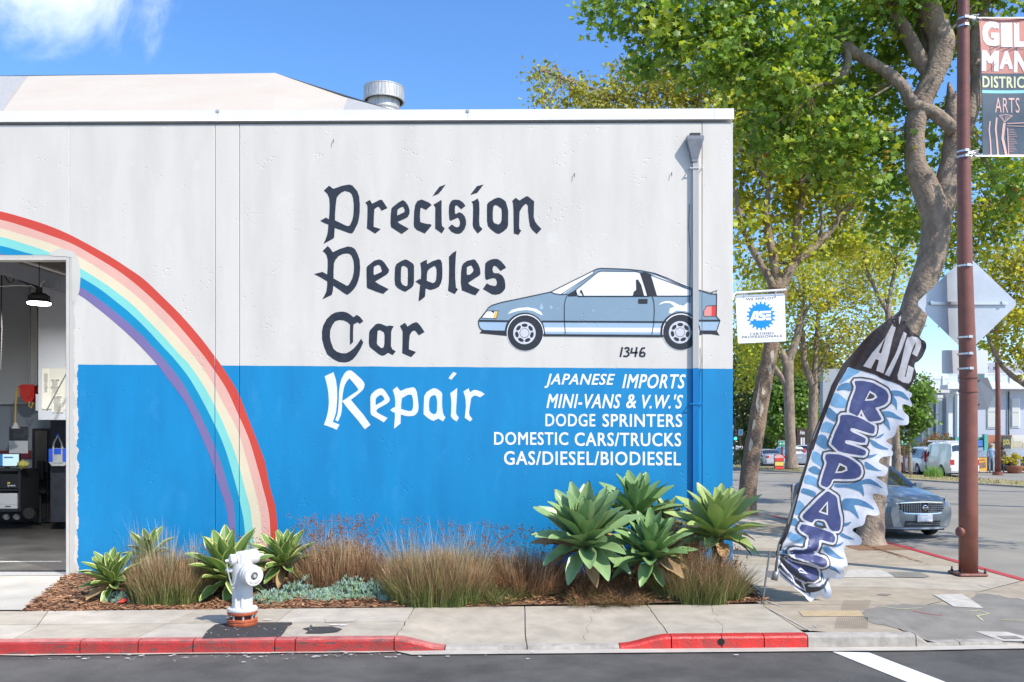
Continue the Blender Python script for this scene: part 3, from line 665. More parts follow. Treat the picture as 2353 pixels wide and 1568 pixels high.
MB().box(xm-hw*.62, xm+hw*.62, -.13, -.001, z0-.001, z0+.048).out('scupper', mat('scupper_dark', (.03, .03, .03)), ds)
for py in (390, 929):
    x, z = Wl(1597, py); MB().box(x-.095, x+.095, -.088, -.077, z-.007, z+.007).out('strap', M_dp, ds)
    mb = MB()
    for s in (-1, 1): mb.box(x+s*.095-.006, x+s*.095+.006, -.10, -.002, z-.007, z+.007)
    mb.out('strap', M_dp, ds)
# wall scars, hooks and cracks as real little pieces
for px, py in ((1320, 400), (1543, 398), (767, 322)):
    x, z = Wl(px, py); MB().tube([(x, 0, z), (x, -.03, z), (x-.004, -.035, z-.06)], .005, 6).out('wall_hook', M_dark, shop)
mb = MB(); pts = [Wl(1584, 470), Wl(1582, 520), Wl(1586, 580), Wl(1584, 700), Wl(1587, 800)]; mb.tube([(x, -.012, z) for x, z in pts], .004, 5); mb.out('loose_wire', M_dark, shop)
pts = [Wl(1609, 800), Wl(1611, 830), Wl(1606, 880), Wl(1607, 925)]; MB().tube([(x, -.012, z) for x, z in pts], .003, 5).out('loose_wire', M_dark, shop)

# ---------------- rainbow
fw = lambda off: (lambda px, py: (Wl(px, py)[0], -off, Wl(px, py)[1]))
fx = lambda off: (lambda x, z: (x, -off, z))
def toW(loop): return [Wl(*p) for p in loop]
# boundary curves: outer edge of red and successive inner edges, traced in picture px
Z1 = lambda x, y: (x*.2125/1.740756, (820+y*.2125)/1.740756); Z2 = lambda x, y: ((300+x*.28703)/1.740756, (1050+y*.28703)/1.740756); Z3 = lambda x, y: ((600+x*.38263)/1.740756, (1350+y*.38263)/1.740756)
C2b = lambda x, y: (x*.3174, 1092+y*.3174)
cvs = [([(0,122),(400,228),(880,380),(1300,555),(1700,765),(2100,990)],[(700,55),(960,235),(1240,500),(1480,740),(1742,1040)],[(655,170),(780,345),(915,565),(1000,775),(1150,1160),(1200,1300),(1255,1568)]),
 ([(0,278),(400,390),(880,555),(1360,735),(1800,980)],[(590,110),(830,290),(1090,520),(1400,830),(1742,1235)],[(655,320),(800,540),(920,800),(1030,1050),(1110,1310),(1180,1568)]),
 ([(0,440),(400,555),(900,710),(1300,880),(1700,1100)],[(530,220),(760,390),(960,560),(1250,850),(1500,1120),(1742,1420)],[(655,480),(760,680),(910,960),(1000,1240),(1090,1568)]),
 ([(0,600),(400,715),(900,885)],[(25,55),(330,240),(560,400),(800,590),(1000,790),(1250,1050),(1480,1310)],[(400,270),(540,470),(655,670),(780,930),(900,1240),(990,1568)]),
 ([(0,768),(450,890),(700,970)],[(20,178),(330,360),(570,545),(760,700),(1000,930),(1230,1180)],[(250,220),(400,410),(520,610),(655,870),(780,1150),(905,1568)]),
 ([(0,920),(450,1045)],[(20,320),(250,455),(500,640),(740,840),(960,1040)],[(0,70),(150,230),(330,460),(440,650),(560,880),(655,1090),(740,1300),(820,1568)]),
 ([(0,1050),(450,1180)],[(20,435),(250,590),(500,790),(760,1020),(960,1220),(1150,1430)],[(200,450),(370,680),(500,950),(600,1180),(650,1310),(728,1568)])]
low = [[(1992,220),(2005,330),(2015,500),(2018,620)],[(1945,260),(1957,400),(1962,520),(1964,620)],[(1880,250),(1892,370),(1900,480),(1903,620)],[(1810,230),(1825,340),(1834,450),(1838,620)],[(1745,230),(1765,330),(1775,450),(1780,620)],[(1690,210),(1700,330),(1708,450),(1712,620)],[(1632,210),(1652,320),(1662,440),(1665,620)]]
def curve(i):
    a, b, e = cvs[i]; q = [Z1(*p) for p in a]+[Z2(*p) for p in b]+[Z3(*p) for p in e]+[C2b(*p) for p in low[i]]
    return [(-110, q[0][1]-22)]+q
def resample(pts, n):
    # catmull-rom through the points, then even spacing
    q = []; 
    for i in range(len(pts)-1):
        p0 = Vector(pts[max(0, i-1)]); p1 = Vector(pts[i]); p2 = Vector(pts[i+1]); p3 = Vector(pts[min(len(pts)-1, i+2)])
        for k in range(8):
            t = k/8; q.append(.5*((2*p1)+(p2-p0)*t+(2*p0-5*p1+4*p2-p3)*t*t+(-p0+3*p1-3*p2+p3)*t**3))
    q.append(Vector(pts[-1])); s = [0]
    for a, b in zip(q, q[1:]): s.append(s[-1]+(b-a).length)
    o = []
    j = 0
    for k in range(n):
        t = s[-1]*k/(n-1)
        while j < len(s)-2 and s[j+1] < t: j += 1
        f = (t-s[j])/max(1e-9, s[j+1]-s[j]); o.append(tuple(q[j]+(q[j+1]-q[j])*f))
    return o
cv = [resample(curve(i), 90) for i in range(7)]
RB = [('red', (.60, .06, .035)), ('pink', (.74, .42, .34)), ('cream', (.74, .64, .44)), ('aqua', (.22, .62, .55)), ('blue', (.0, .25, .46)), ('purple', (.19, .15, .33))]
door_c = (XJ-.005, ZT+.004)
for i, (nm, col) in enumerate(RB):
    polys = []
    for k in range(89):
        q = [cv[i][k], cv[i][k+1], cv[i+1][k+1], cv[i+1][k]]; wq = toW(q)
        if all(x < door_c[0]+.10 and z < door_c[1]+.03 for x, z in wq): continue
        polys.append([wq])
    bm_V, bm_F = flat(polys, fx(.003), None, CUTS)
    # trim everything inside the door opening and the raw strip beside it
    bm = bmesh.new(); vs = [bm.verts.new(v) for v in bm_V]
    for f in bm_F: bm.faces.new([vs[j] for j in f])
    for co, no in (((door_c[0]+.115, 0, 0), (1, 0, 0)), ((0, 0, door_c[1]+.035), (0, 0, 1))):
        bmesh.ops.bisect_plane(bm, geom=bm.verts[:]+bm.edges[:]+bm.faces[:], plane_co=co, plane_no=no)
    dl = [f for f in bm.faces if f.calc_center_median().x < door_c[0]+.115 and f.calc_center_median().z < door_c[1]+.035]
    bmesh.ops.delete(bm, geom=dl, context='FACES'); bm.verts.index_update()
    V = [tuple(v.co) for v in bm.verts]; F = [[v.index for v in f.verts] for f in bm.faces]; bm.free()
    for left in (True, False):
        F2 = [f for f in F if (sum(V[j][0] for j in f)/len(f) < door_c[0]+.115) == left]
        if not F2 or (left and i < 2): continue
        if i < 2: F2 = F
        ids = sorted({j for f in F2 for j in f}); mp_ = {j: k for k, j in enumerate(ids)}
        obj('rainbow_band', [V[j] for j in ids], [[mp_[j] for j in f] for f in F2], wallpaint('rainbow_'+nm, col), shop)
rr = random.Random(8); q = [(112, 586), (124, 578), (134, 572), (150, 574), (168, 578), (178, 590), (184, 610), (186, 640), (184, 668), (176, 690), (172, 700), (166, 690), (165, 640), (165, 592), (150, 589), (128, 589)]
obj('touch_up_patch', *flat([[toW([(x+rr.uniform(-1, 1), y+rr.uniform(-1, 1)) for x, y in q])]], fx(.0046)), wallpaint('touch_up', (.60, .57, .50)), shop)

# ---------------- gothic lettering, traced letter by letter
def fr(ox, oy, s): return lambda pts: [((ox+x*s)/1.740756, (oy+y*s)/1.740756) for x, y in pts]
A_, B_, C_, D_, E_ = fr(1270, 720, .2125), fr(1700, 720, .2125), fr(1240, 970, .2125), fr(1600, 970, .2125), fr(1260, 1220, .2125)
F_, G_ = fr(1280, 1470, .16582), fr(1600, 1470, .16582)
LET = {
'dark': [
 [A_([(218,110),(298,170),(470,110),(600,88),(660,110),(750,215),(785,315),(797,450),(795,620),(780,730),(760,820),(690,960),(655,1008),(600,1005),(480,960),(325,905),(315,1080),(300,1105),(180,1170),(110,1208),(150,1130),(185,1030),(200,930),(205,845),(120,810),(52,772),(160,710),(215,745),(225,640),(230,480),(222,350),(190,270),(122,200)]),
  A_([(515,210),(600,232),(645,270),(670,350),(683,450),(683,560),(675,670),(655,760),(610,858),(570,872),(520,855),(330,762),(332,640),(345,470),(362,340),(400,285),(450,240)])],
 [A_([(985,378),(1030,450),(1175,375),(1218,380),(1250,430),(1318,532),(1205,583),(1180,540),(1155,508),(1120,515),(1070,555),(1062,700),(1057,885),(1190,925),(1160,955),(1085,1013),(930,915),(940,700),(942,510),(932,470),(900,428)])],
 [A_([(1605,382),(1650,405),(1710,490),(1735,570),(1732,640),(1700,700),(1640,735),(1510,790),(1540,820),(1722,922),(1585,1022),(1385,890),(1375,820),(1380,650),(1392,540),(1420,510),(1520,430)]),
  A_([(1595,508),(1618,512),(1643,575),(1632,610),(1502,672),(1505,570),(1540,535)])],
 [A_([(1960,370),(2100,428),(2150,475),(2042,568),(1955,522),(1938,540),(1928,680),(1935,790),(1960,805),(2060,830),(2130,835),(2150,858),(2100,920),(2020,1012),(1870,945),(1820,890),(1812,830),(1820,600),(1840,470),(1880,400)])],
 [B_([(140,312),(190,240),(272,130),(390,88),(310,200),(252,265)])],
 [B_([(305,378),(314,400),(312,560),(315,780),(322,870),(374,915),(318,1010),(192,920),(195,520),(160,465),(200,445)])],
 [B_([(580,372),(650,382),(715,425),(763,490),(682,555),(640,515),(600,480),(568,492),(562,560),(566,638),(590,640),(640,610),(700,632),(750,690),(772,760),(775,840),(745,930),(690,995),(640,1018),(580,1015),(500,980),(437,902),(508,838),(545,870),(590,895),(635,885),(655,850),(660,800),(640,735),(615,713),(480,773),(460,745),(448,600),(455,480),(490,405),(530,378)])],
 [B_([(852,285),(900,220),(978,120),(1102,88),(1050,160),(982,247)])],
 [B_([(990,350),(1020,420),(1026,560),(1020,780),(1030,870),(1080,920),(1070,945),(992,1012),(915,910),(898,850),(905,650),(905,460),(876,412),(930,390)])],
 [B_([(1380,332),(1430,345),(1490,380),(1525,420),(1558,540),(1568,600),(1565,850),(1545,910),(1480,970),(1390,1022),(1330,1000),(1240,935),(1185,870),(1168,780),(1166,560),(1170,460),(1200,420),(1310,355)]),
  B_([(1325,475),(1360,485),(1440,545),(1447,640),(1442,760),(1420,815),(1380,843),(1300,812),(1278,760),(1275,640),(1285,520),(1300,485)])],
 [B_([(1705,338),(1778,390),(1905,310),(1940,312),(2055,405),(2050,520),(2047,700),(2075,790),(2120,850),(2192,925),(2105,1022),(2020,945),(1975,870),(1955,740),(1940,600),(1938,490),(1905,450),(1870,470),(1820,530),(1780,605),(1778,700),(1772,850),(1778,925),(1813,957),(1760,1037),(1672,1010),(1668,800),(1665,560),(1655,440),(1642,398)])],
 [C_([(335,68),(385,120),(430,187),(560,125),(710,78),(790,90),(850,130),(900,225),(935,330),(945,480),(935,620),(910,720),(870,820),(820,890),(760,950),(705,988),(660,970),(440,815),(430,920),(410,990),(230,1075),(270,1010),(310,920),(325,800),(325,735),(180,650),(78,597),(235,557),(325,605),(333,480),(333,330),(315,250),(290,210),(240,163)]),
  C_([(680,210),(740,215),(785,255),(820,350),(830,450),(825,560),(800,670),(760,750),(720,812),(690,817),(445,680),(445,560),(452,400),(480,330),(540,260),(610,222)])],
 [C_([(1300,322),(1350,335),(1400,380),(1490,515),(1480,565),(1440,610),(1225,740),(1300,790),(1483,882),(1440,915),(1380,972),(1250,930),(1085,865),(1070,840),(1065,600),(1065,470),(1090,440),(1210,345)]),
  C_([(1278,424),(1310,432),(1335,465),(1355,545),(1330,565),(1210,617),(1198,600),(1200,490),(1210,455)])],
 [C_([(1795,322),(1840,335),(1940,400),(1960,440),(1958,760),(1945,815),(1905,860),(1795,932),(1745,915),(1650,860),(1605,805),(1592,700),(1600,480),(1625,410),(1720,350)]),
  C_([(1765,442),(1800,455),(1840,490),(1845,600),(1838,800),(1820,827),(1790,822),(1740,795),(1712,740),(1712,560),(1720,480),(1735,450)])],
 [D_([(505,325),(510,412),(610,355),(730,318),(770,335),(792,400),(800,560),(795,680),(775,760),(735,835),(660,875),(575,898),(530,885),(483,868),(475,1000),(465,1030),(360,1110),(350,1090),(365,950),(380,800),(290,738),(370,690),(392,697),(400,600),(397,480),(382,390),(440,355)]),
  D_([(645,445),(665,455),(685,500),(690,580),(680,700),(660,745),(620,768),(505,725),(508,600),(520,540),(560,495)])],
 [D_([(1063,157),(1050,280),(1040,480),(1040,680),(1050,800),(1055,855),(1092,885),(1030,975),(905,912),(920,750),(925,480),(922,270),(990,200)])],
 [D_([(1395,318),(1420,335),(1475,410),(1505,490),(1516,590),(1500,620),(1280,765),(1330,810),(1505,890),(1425,995),(1380,988),(1165,905),(1145,760),(1150,560),(1165,450),(1190,400),(1260,350)]),
  D_([(1335,434),(1355,450),(1387,520),(1370,560),(1320,605),(1270,615),(1257,600),(1260,470),(1290,450)])],
 [D_([(1780,312),(1840,315),(1900,355),(1960,420),(1998,478),(1892,540),(1850,490),(1800,445),(1765,442),(1740,500),(1750,560),(1775,580),(1860,582),(1930,630),(1970,700),(1985,800),(1980,870),(1940,930),(1880,972),(1800,987),(1730,978),(1640,925),(1560,878),(1635,770),(1690,805),(1790,825),(1820,795),(1825,740),(1800,685),(1760,673),(1700,685),(1630,710),(1605,680),(1597,560),(1605,400),(1640,360),(1720,320)])],
 [E_([(480,128),(530,128),(600,145),(660,180),(725,233),(790,187),(850,230),(912,308),(840,360),(805,327),(725,370),(718,500),(718,700),(660,757),(657,600),(662,375),(610,325),(540,293),(450,287),(380,310),(330,380),(290,470),(282,600),(300,700),(350,830),(410,880),(500,912),(590,912),(670,870),(740,810),(800,740),(868,635),(910,710),(860,820),(780,950),(710,1030),(640,1070),(560,1085),(450,1075),(340,1020),(230,930),(170,790),(135,650),(132,500),(155,390),(220,270),(300,190),(380,145)])],
 [E_([(1200,350),(1260,365),(1350,402),(1410,390),(1485,403),(1450,460),(1435,510),(1430,780),(1460,840),(1520,872),(1510,890),(1462,947),(1378,902),(1310,950),(1262,958),(1200,930),(1080,835),(1030,790),(1013,720),(1020,520),(1035,480),(1100,410),(1145,365)]),
  E_([(1215,475),(1240,483),(1300,522),(1310,580),(1308,720),(1297,790),(1270,813),(1240,810),(1180,755),(1165,725),(1172,600),(1180,490)])],
 [E_([(1690,338),(1720,370),(1742,410),(1830,350),(1905,325),(1935,340),(1990,400),(2062,512),(1955,575),(1920,530),(1890,492),(1860,483),(1820,510),(1785,570),(1772,700),(1768,838),(1902,887),(1812,985),(1730,950),(1642,910),(1648,700),(1650,500),(1620,440),(1600,398)])]],
'white': [
 [F_([(325,118),(385,300),(412,500),(416,760),(402,950),(388,1085),(350,1210),(308,1318),(472,1380),(405,1510),(300,1460),(95,1388),(150,1240),(190,1080),(210,930),(215,840),(205,640),(185,500),(150,350),(112,215)])],
 [F_([(710,72),(760,82),(850,150),(1000,290),(1060,360),(1077,420),(1060,500),(1010,570),(880,680),(745,785),(900,970),(1060,1160),(1220,1390),(1080,1495),(900,1260),(700,1030),(620,930),(545,825),(530,850),(533,960),(520,1080),(498,1170),(435,1308),(370,1278),(420,1130),(440,1000),(455,800),(458,600),(480,420),(520,280),(590,150),(650,90)]),
  F_([(710,265),(760,320),(860,440),(925,530),(910,565),(790,645),(549,812),(538,780),(545,680),(570,520),(600,420),(640,345)])],
 [F_([(1470,508),(1510,515),(1560,555),(1620,640),(1680,745),(1685,790),(1660,840),(1600,885),(1400,995),(1357,1045),(1375,1080),(1440,1125),(1632,1222),(1535,1328),(1400,1245),(1245,1155),(1220,1100),(1218,900),(1216,720),(1240,650),(1330,560),(1420,515)]),
  F_([(1470,665),(1500,680),(1550,745),(1553,780),(1500,825),(1350,912),(1341,890),(1345,770),(1370,725),(1430,680)])],
 [F_([(1857,467),(1942,572),(2080,512),(2230,482)])+G_([(320,482),(370,510),(405,590),(430,750),(447,900),(445,1000),(430,1070),(390,1130),(330,1170),(220,1180),(130,1172),(20,1138)])+F_([(1943,1355),(1787,1482),(1808,1190),(1806,1098),(1745,1075),(1695,1033),(1745,985),(1812,958),(1820,830),(1800,690),(1755,548)]),
  F_([(1978,745),(2060,695)])+G_([(190,665),(250,657),(290,680),(310,760),(320,860),(312,980),(285,1045),(220,1057),(130,1035)])+F_([(1957,1003),(1960,880)])],
 [G_([(830,505),(880,515),(940,550),(1000,600),(1020,650),(1015,800),(1018,950),(1035,1090),(1060,1160),(1098,1213),(1035,1305),(925,1238),(810,1292),(750,1275),(640,1200),(568,1130),(570,1050),(578,800),(585,690),(640,600),(730,540),(790,510)]),
  G_([(820,668),(860,685),(885,750),(897,860),(890,1050),(870,1110),(815,1133),(760,1105),(710,1050),(700,950),(702,830),(720,740),(760,695)])],
 [G_([(1287,112),(1367,142),(1355,165),(1240,300),(1168,263),(1230,180)])],
 [G_([(1380,498),(1375,680),(1360,900),(1352,1090),(1365,1140),(1422,1218),(1365,1308),(1270,1245),(1225,1180),(1235,1020),(1240,850),(1230,740),(1212,625)])],
 [G_([(1655,505),(1690,607),(1740,565),(1800,545),(1860,553),(1960,590),(2045,645),(1928,727),(1870,695),(1805,680),(1760,700),(1715,745),(1700,850),(1680,980),(1665,1100),(1685,1170),(1750,1250),(1690,1308),(1563,1220),(1575,1090),(1590,950),(1585,800),(1565,690),(1530,582)])]]}
M_navyp = mat('letter_paint_dark', (.020, .026, .040), rough=.65, spec=.25, col2=(.032, .042, .060), vscale=9, speck=.06, speckcol=(.22, .27, .32), speckscale=50, **WP)
M_whp = wallpaint('letter_paint_white', (.74, .75, .755))
M_whb = wallpaint('letter_paint_bright', (.86, .86, .86))
for i, loops in enumerate(LET['dark']): obj('painted_letter', *flat([[toW(l) for l in loops]], fx(.0030)), M_navyp, shop)
for i, loops in enumerate(LET['white']): obj('painted_letter', *flat([[toW(l) for l in loops]], fx(.0030)), M_whp, shop)
K = lambda x, y: (1120.2+x*.24414, 833+y*.24414)
def word(s, x0, y0, x1, y1, m, shear=0, bold=.018, fn=None, K=K, slope=.004):
    a = K(x0, y0); b = K(x1, y1); V, F = text_in(s, a[0], a[1], b[0], b[1], fn or fw(.003), bold, shear, slope); return V, F
for s, x0, y0, x1, y1, sh in (('JAPANESE', 537, 106, 1200, 242, .28), ('IMPORTS', 1268, 110, 1865, 245, .28), ('MINI-VANS', 555, 296, 1257, 432, .28), ('&', 1305, 300, 1400, 432, .15), ("V.W.'S", 1455, 300, 1840, 435, .28),
                              ('DODGE', 545, 483, 1015, 603, 0), ('SPRINTERS', 1082, 485, 1832, 607, 0), ('DOMESTIC', 62, 655, 760, 777, 0), ('CARS/TRUCKS', 820, 660, 1822, 788, 0), ('GAS/DIESEL/BIODIESEL', 155, 835, 1820, 965, 0)):
    V, F = word(s, x0, y0, x1, y1, None, sh); obj('painted_word', V, F, M_whb, shop)
T3 = lambda x, y: ((1850+x*.46749)/1.740756, (1000+y*.46749)/1.740756)
# 1346, brushed digits
def strokes(sts, w_, m, off=.003, cuts=None, name='painted_digit', par=shop, T=T3):
    polys = []
    for st in sts: polys += [[toW([tuple(p) for p in l]) for l in lp] for lp in ring([T(*p) for p in st], w_)]
    V = []; F = []
    for i, pl in enumerate(polys):
        v, f = flat([pl], fx(off+i*.00002), None, cuts); n = len(V); V += v; F += [[j+n for j in q] for q in f]
    return obj(name, V, F, m, par) if V else None
def stroke(pts, w_, m, off=.003, closed=False, cuts=None, name='painted_line', par=None, T=T3):
    polys = [[toW([tuple(p) for p in lp[0]])] for lp in ring([T(*p) for p in pts], w_, closed)]
    V, F = flat(polys, fx(off), None, cuts); return obj(name, V, F, m, par or shop)
for st in ([(1368, 832), (1350, 917)], [(1388, 850), (1400, 838), (1420, 840), (1424, 856), (1405, 870), (1420, 880), (1424, 898), (1405, 912), (1375, 910)], [(1452, 838), (1442, 880), (1500, 880)], [(1492, 832), (1478, 917)], [(1562, 838), (1535, 845), (1520, 875), (1518, 905), (1535, 913), (1555, 908), (1560, 888), (1545, 876), (1522, 886)]):
    stroke(st, 2.1, M_navyp, .003, name='house_number')
# ---------------- painted car
pc = thing('painted_car', None, None, (0, 0, 0)); 
pc.parent = shop; pc.matrix_parent_inverse = shop.matrix_basis.inverted() if False else Matrix.Translation((2, -.1, 0)); 
mc = lambda n, col: wallpaint('mural_'+n, col)
Mb, Mbl, Mw, Mk, Mr_, Mpk, Ml = mc('body_blue', (.215, .315, .40)), mc('light_blue', (.34, .47, .60)), mc('white', (.80, .80, .81)), mc('black', (.018, .021, .028)), mc('red', (.68, .045, .035)), mc('salmon', (.74, .28, .25)), mc('grey', (.58, .59, .62))
Mam = mc('amber', (.80, .52, .12))
def pm(pts, m, layer, T=T3, name='painted_area'):
    return obj(name, *flat([[toW([T(*p) for p in pts])]], fx(.0024+layer*.0007), None, CUTS), m, pc)
def cir(cx, cy, r, ry=None, n=40): return [(cx+r*math.cos(2*PI*k/n), cy+(ry or r)*math.sin(2*PI*k/n)) for k in range(n)]
body = [(137, 605), (165, 570), (205, 520), (222, 495), (250, 475), (330, 450), (500, 415), (640, 385), (755, 360), (1120, 178), (1150, 163), (1190, 158), (1400, 165), (1530, 178), (1640, 200), (1750, 240), (1860, 290), (1955, 328), (2010, 342), (2120, 375), (2175, 380), (2172, 570), (2203, 605), (2175, 692), (1700, 735), (690, 725), (380, 690), (160, 690), (140, 640)]
pm(body, Mb, 0)
pm([(140, 620), (375, 622), (362, 690), (165, 690), (142, 655)], Mbl, 1); pm([(2015, 610), (2200, 612), (2175, 690), (2015, 690)], Mbl, 1)
pm([(690, 622), (1735, 625), (1700, 720), (700, 718)], Mbl, 1)
pm([(700, 665), (1715, 668), (1708, 706), (705, 700)], Mw, 2)
win = [(968, 345), (1160, 190), (1190, 182), (1480, 185), (1520, 195), (1590, 396), (985, 396)]
pm(win, Mw, 2); pm([(765, 360), (1110, 182), (1128, 185), (1122, 200), (870, 375), (840, 380), (800, 375)], Mw, 2)
pm([(1600, 212), (1660, 222), (1800, 275), (1955, 345), (1955, 395), (1660, 395)], Mw, 2)
pm([(1660, 204), (1700, 215), (1950, 318), (1950, 326), (1690, 228)], Mw, 3)
pm([(1520, 195), (1560, 190), (1610, 210), (1665, 395), (1580, 397)], Mk, 3)
pm([(895, 385), (968, 343), (972, 398), (905, 400)], Mk, 3)
pm([(968, 343), (975, 345), (975, 398), (970, 398)], Mk, 3)
pm([(1483, 258), (1500, 253), (1530, 300), (1540, 340), (1555, 396), (1455, 396), (1465, 360), (1485, 342)], Mk, 3)
pm([(1008, 342), (1020, 345), (1042, 397), (1030, 397), (1010, 365), (988, 396), (984, 394), (1003, 370)], Mk, 3)
pm([(1502, 425), (1508, 420), (1578, 420), (1584, 425), (1583, 458), (1576, 463), (1508, 463), (1502, 457)], Mk, 2)
pm([(165, 580), (210, 522), (308, 522), (290, 588)], Mw, 2); pm([(262, 588), (278, 525), (306, 525), (290, 588)], Mam, 3)
pm([(240, 522), (272, 522), (268, 545)], Mk, 3)
pm([(2062, 560), (2065, 520), (2090, 480), (2172, 476), (2170, 568), (2075, 570)], Mpk, 2); pm([(2132, 478), (2172, 476), (2170, 568), (2130, 568)], Mr_, 3)
pm([(145, 715), (170, 685), (360, 694), (380, 737), (160, 715)], Mk, 2); pm([(2015, 690), (2175, 692), (2200, 733), (2130, 722), (2015, 720)], Mk, 2)
pm([(385, 550), (420, 515), (480, 498), (560, 492), (630, 505), (670, 530), (690, 562), (660, 552), (600, 522), (540, 515), (470, 525), (420, 540)], Mw, 2)
pm([(1675, 472), (1705, 448), (1750, 436), (1800, 445), (1850, 470), (1890, 480), (1925, 450), (1950, 455), (1950, 540), (1900, 525), (1830, 520), (1790, 545), (1765, 540), (1775, 500), (1815, 488), (1780, 458), (1730, 455)], Mw, 2)
for q in ([(655, 498), (678, 455), (690, 490), (697, 500), (670, 515)], [(742, 490), (758, 475), (775, 492), (760, 508)], [(805, 505), (815, 498), (820, 515)], [(1108, 525), (1128, 502), (1122, 530)], [(1100, 650), (1118, 630), (1130, 655)]): pm(q, Mbl, 2)
for (cx, cy) in ((537, 712), (1868, 706)):
    arch = [(cx-175, cy+22)]+[(cx+math.cos(a)*172-4, cy-6+math.sin(a)*168) for a in np.linspace(PI, 2*PI, 22)]+[(cx+178, cy+22)]
    pm(arch, Mk, 3); pm(cir(cx, cy-3, 158), Mw, 4); pm(cir(cx, cy, 152), Mk, 5); pm(cir(cx-7, cy, 96), Ml, 6)
    for k in range(7):
        a = 2*PI*k/7+.25; ux, uy = math.cos(a), math.sin(a); ex, ey = cx-7+ux*66, cy+uy*66
        pm([(ex+(-uy)*26*math.cos(t)+ux*15*math.sin(t), ey+ux*26*math.cos(t)+uy*15*math.sin(t)) for t in np.linspace(0, 2*PI, 14)[:-1]], Mk, 7)
    pm(cir(cx-7, cy, 41), Mk, 7); pm(cir(cx-7, cy, 37), Ml, 8)
def ln(pts, w_=.9, lay=9, closed=False): return stroke(pts, w_, Mk, .0024+lay*.0007, closed, CUTS, 'painted_line', pc)
ln(body[:9]+[(770, 352), (1120, 178)]+body[10:23]+[(2203, 605), (2175, 692)], .85); ln([(137, 605), (140, 640), (150, 670), (175, 688)], .85)
ln([(145, 606), (400, 610)], 1.7); ln([(680, 612), (1745, 618)], 1.7); ln([(2015, 606), (2200, 605)], 1.9); ln([(690, 730), (1720, 738)], 2.2)
ln([(895, 392), (880, 430), (872, 480), (872, 600), (880, 720)], .75); ln([(1625, 398), (1638, 450), (1642, 520), (1635, 640), (1620, 722)], .75)
ln([(755, 360), (790, 375), (840, 382), (900, 380)], .7); ln(win, .75, 9, True); ln([(1600, 212), (1955, 345), (1955, 395), (1660, 395)], .7); ln([(840, 382), (1125, 200), (1122, 180)], .6)
ln([(1640, 200), (1830, 290), (2010, 372), (1950, 396)], .6); ln([(2120, 373), (2175, 345), (2168, 378)], .5); ln([(2015, 342), (2120, 366), (2178, 347)], .5); ln([(165, 580), (210, 522), (308, 522), (290, 588), (165, 584)], .5)
ln([(2062, 560), (2065, 520), (2090, 480), (2172, 476), (2170, 568), (2075, 570)], .5, 9, True); ln([(1585, 396), (1955, 396)], .7); ln([(985, 398), (1590, 398)], .8)
# ================================================================== fire hydrant
M_hyd = mat('hydrant_white_enamel', (.64, .63, .60), rough=.42, var=.10, vscale=9, bump=.004, bscale=60, speck=.07, speckcol=(.22, .12, .07), speckscale=34)
M_hydo = mat('hydrant_orange_primer', (.42, .095, .035), rough=.6, var=.3, vscale=14, bump=.003)
M_hyr = mat('hydrant_dark_red', (.16, .035, .02), rough=.7, var=.3)
hx, hd = G(557, 1437); hy = hd-CD; HC = Vector((hx, hy, .012))
hyd = thing('fire_hydrant', 'white fire hydrant on orange flanges at the red kerb', 'fire hydrant', HC)
def lat(name, prof, m, org=(0, 0, 0), axis=(0, 0, 1), n=32, par=None):
    mb = MB(); ax = Vector(axis).normalized(); u = ax.orthogonal().normalized(); mb._lathe(prof, HC+Vector(org), ax, n, 0, True)
    o = mb.out(name, m, par or hyd)
    o.data.polygons.foreach_set('use_smooth', [len(p.vertices) == 4 for p in o.data.polygons])
    md = o.modifiers.new('b', 'EDGE_SPLIT'); md.split_angle = math.radians(38); return o
lat('base_flange', [(0, .168), (.006, .171), (.030, .171), (.036, .165), (.036, .160), (.044, .160), (.044, .171), (.066, .171), (.072, .166)], M_hydo)
lat('spool', [(.072, .105), (.122, .105)], M_hyr)
lat('top_flange', [(.122, .166), (.127, .169), (.153, .169), (.157, .167)], M_hydo)
lat('body_flange', [(.157, .169), (.162, .172), (.186, .172), (.194, .168), (.200, .15)], M_hyd)
lat('barrel', [(.200, .130), (.212, .117), (.45, .114), (.55, .113), (.62, .112), (.68, .108), (.735, .098), (.775, .088)], M_hyd)
bl = []
for k in range(8):
    a = 2*PI*k/8+.35; p = (math.cos(a)*.142, math.sin(a)*.142)
    o = lat('bolt', [(.060, .013), (.108, .013), (.108, .008), (.120, .008), (.120, .014), (.123, .014)], M_zinc, (p[0], p[1], .0), n=6); 
    lat('bolt', [(.200, .013), (.212, .013)], M_hyd, (p[0], p[1], .0), n=6)
# top cap and upper outlet: a fat barrel lying across the top
ax1 = Vector((-.86, -.42, -.12)).normalized(); tc_ = Vector((.035, .0, .765))
lat('upper_outlet', [(-.155, .045), (-.145, .070), (-.12, .082), (-.02, .086), (.06, .082), (.068, .074), (.085, .073), (.09, .080), (.098, .080), (.104, .066), (.135, .063), (.14, .07), (.165, .068), (.172, .055), (.185, .035), (.19, .020), (.225, .017)], M_hyd, tc_, ax1)
lat('bonnet', [(.70, .104), (.76, .10), (.80, .096), (.826, .092), (.836, .082), (.84, .05)], M_hyd, (.02, .0, 0))
lat('operating_nut', [(.15, .03), (.17, .028), (.172, .018), (.205, .016)], M_hyd, tc_+Vector((0, 0, .0)), -ax1, n=10)
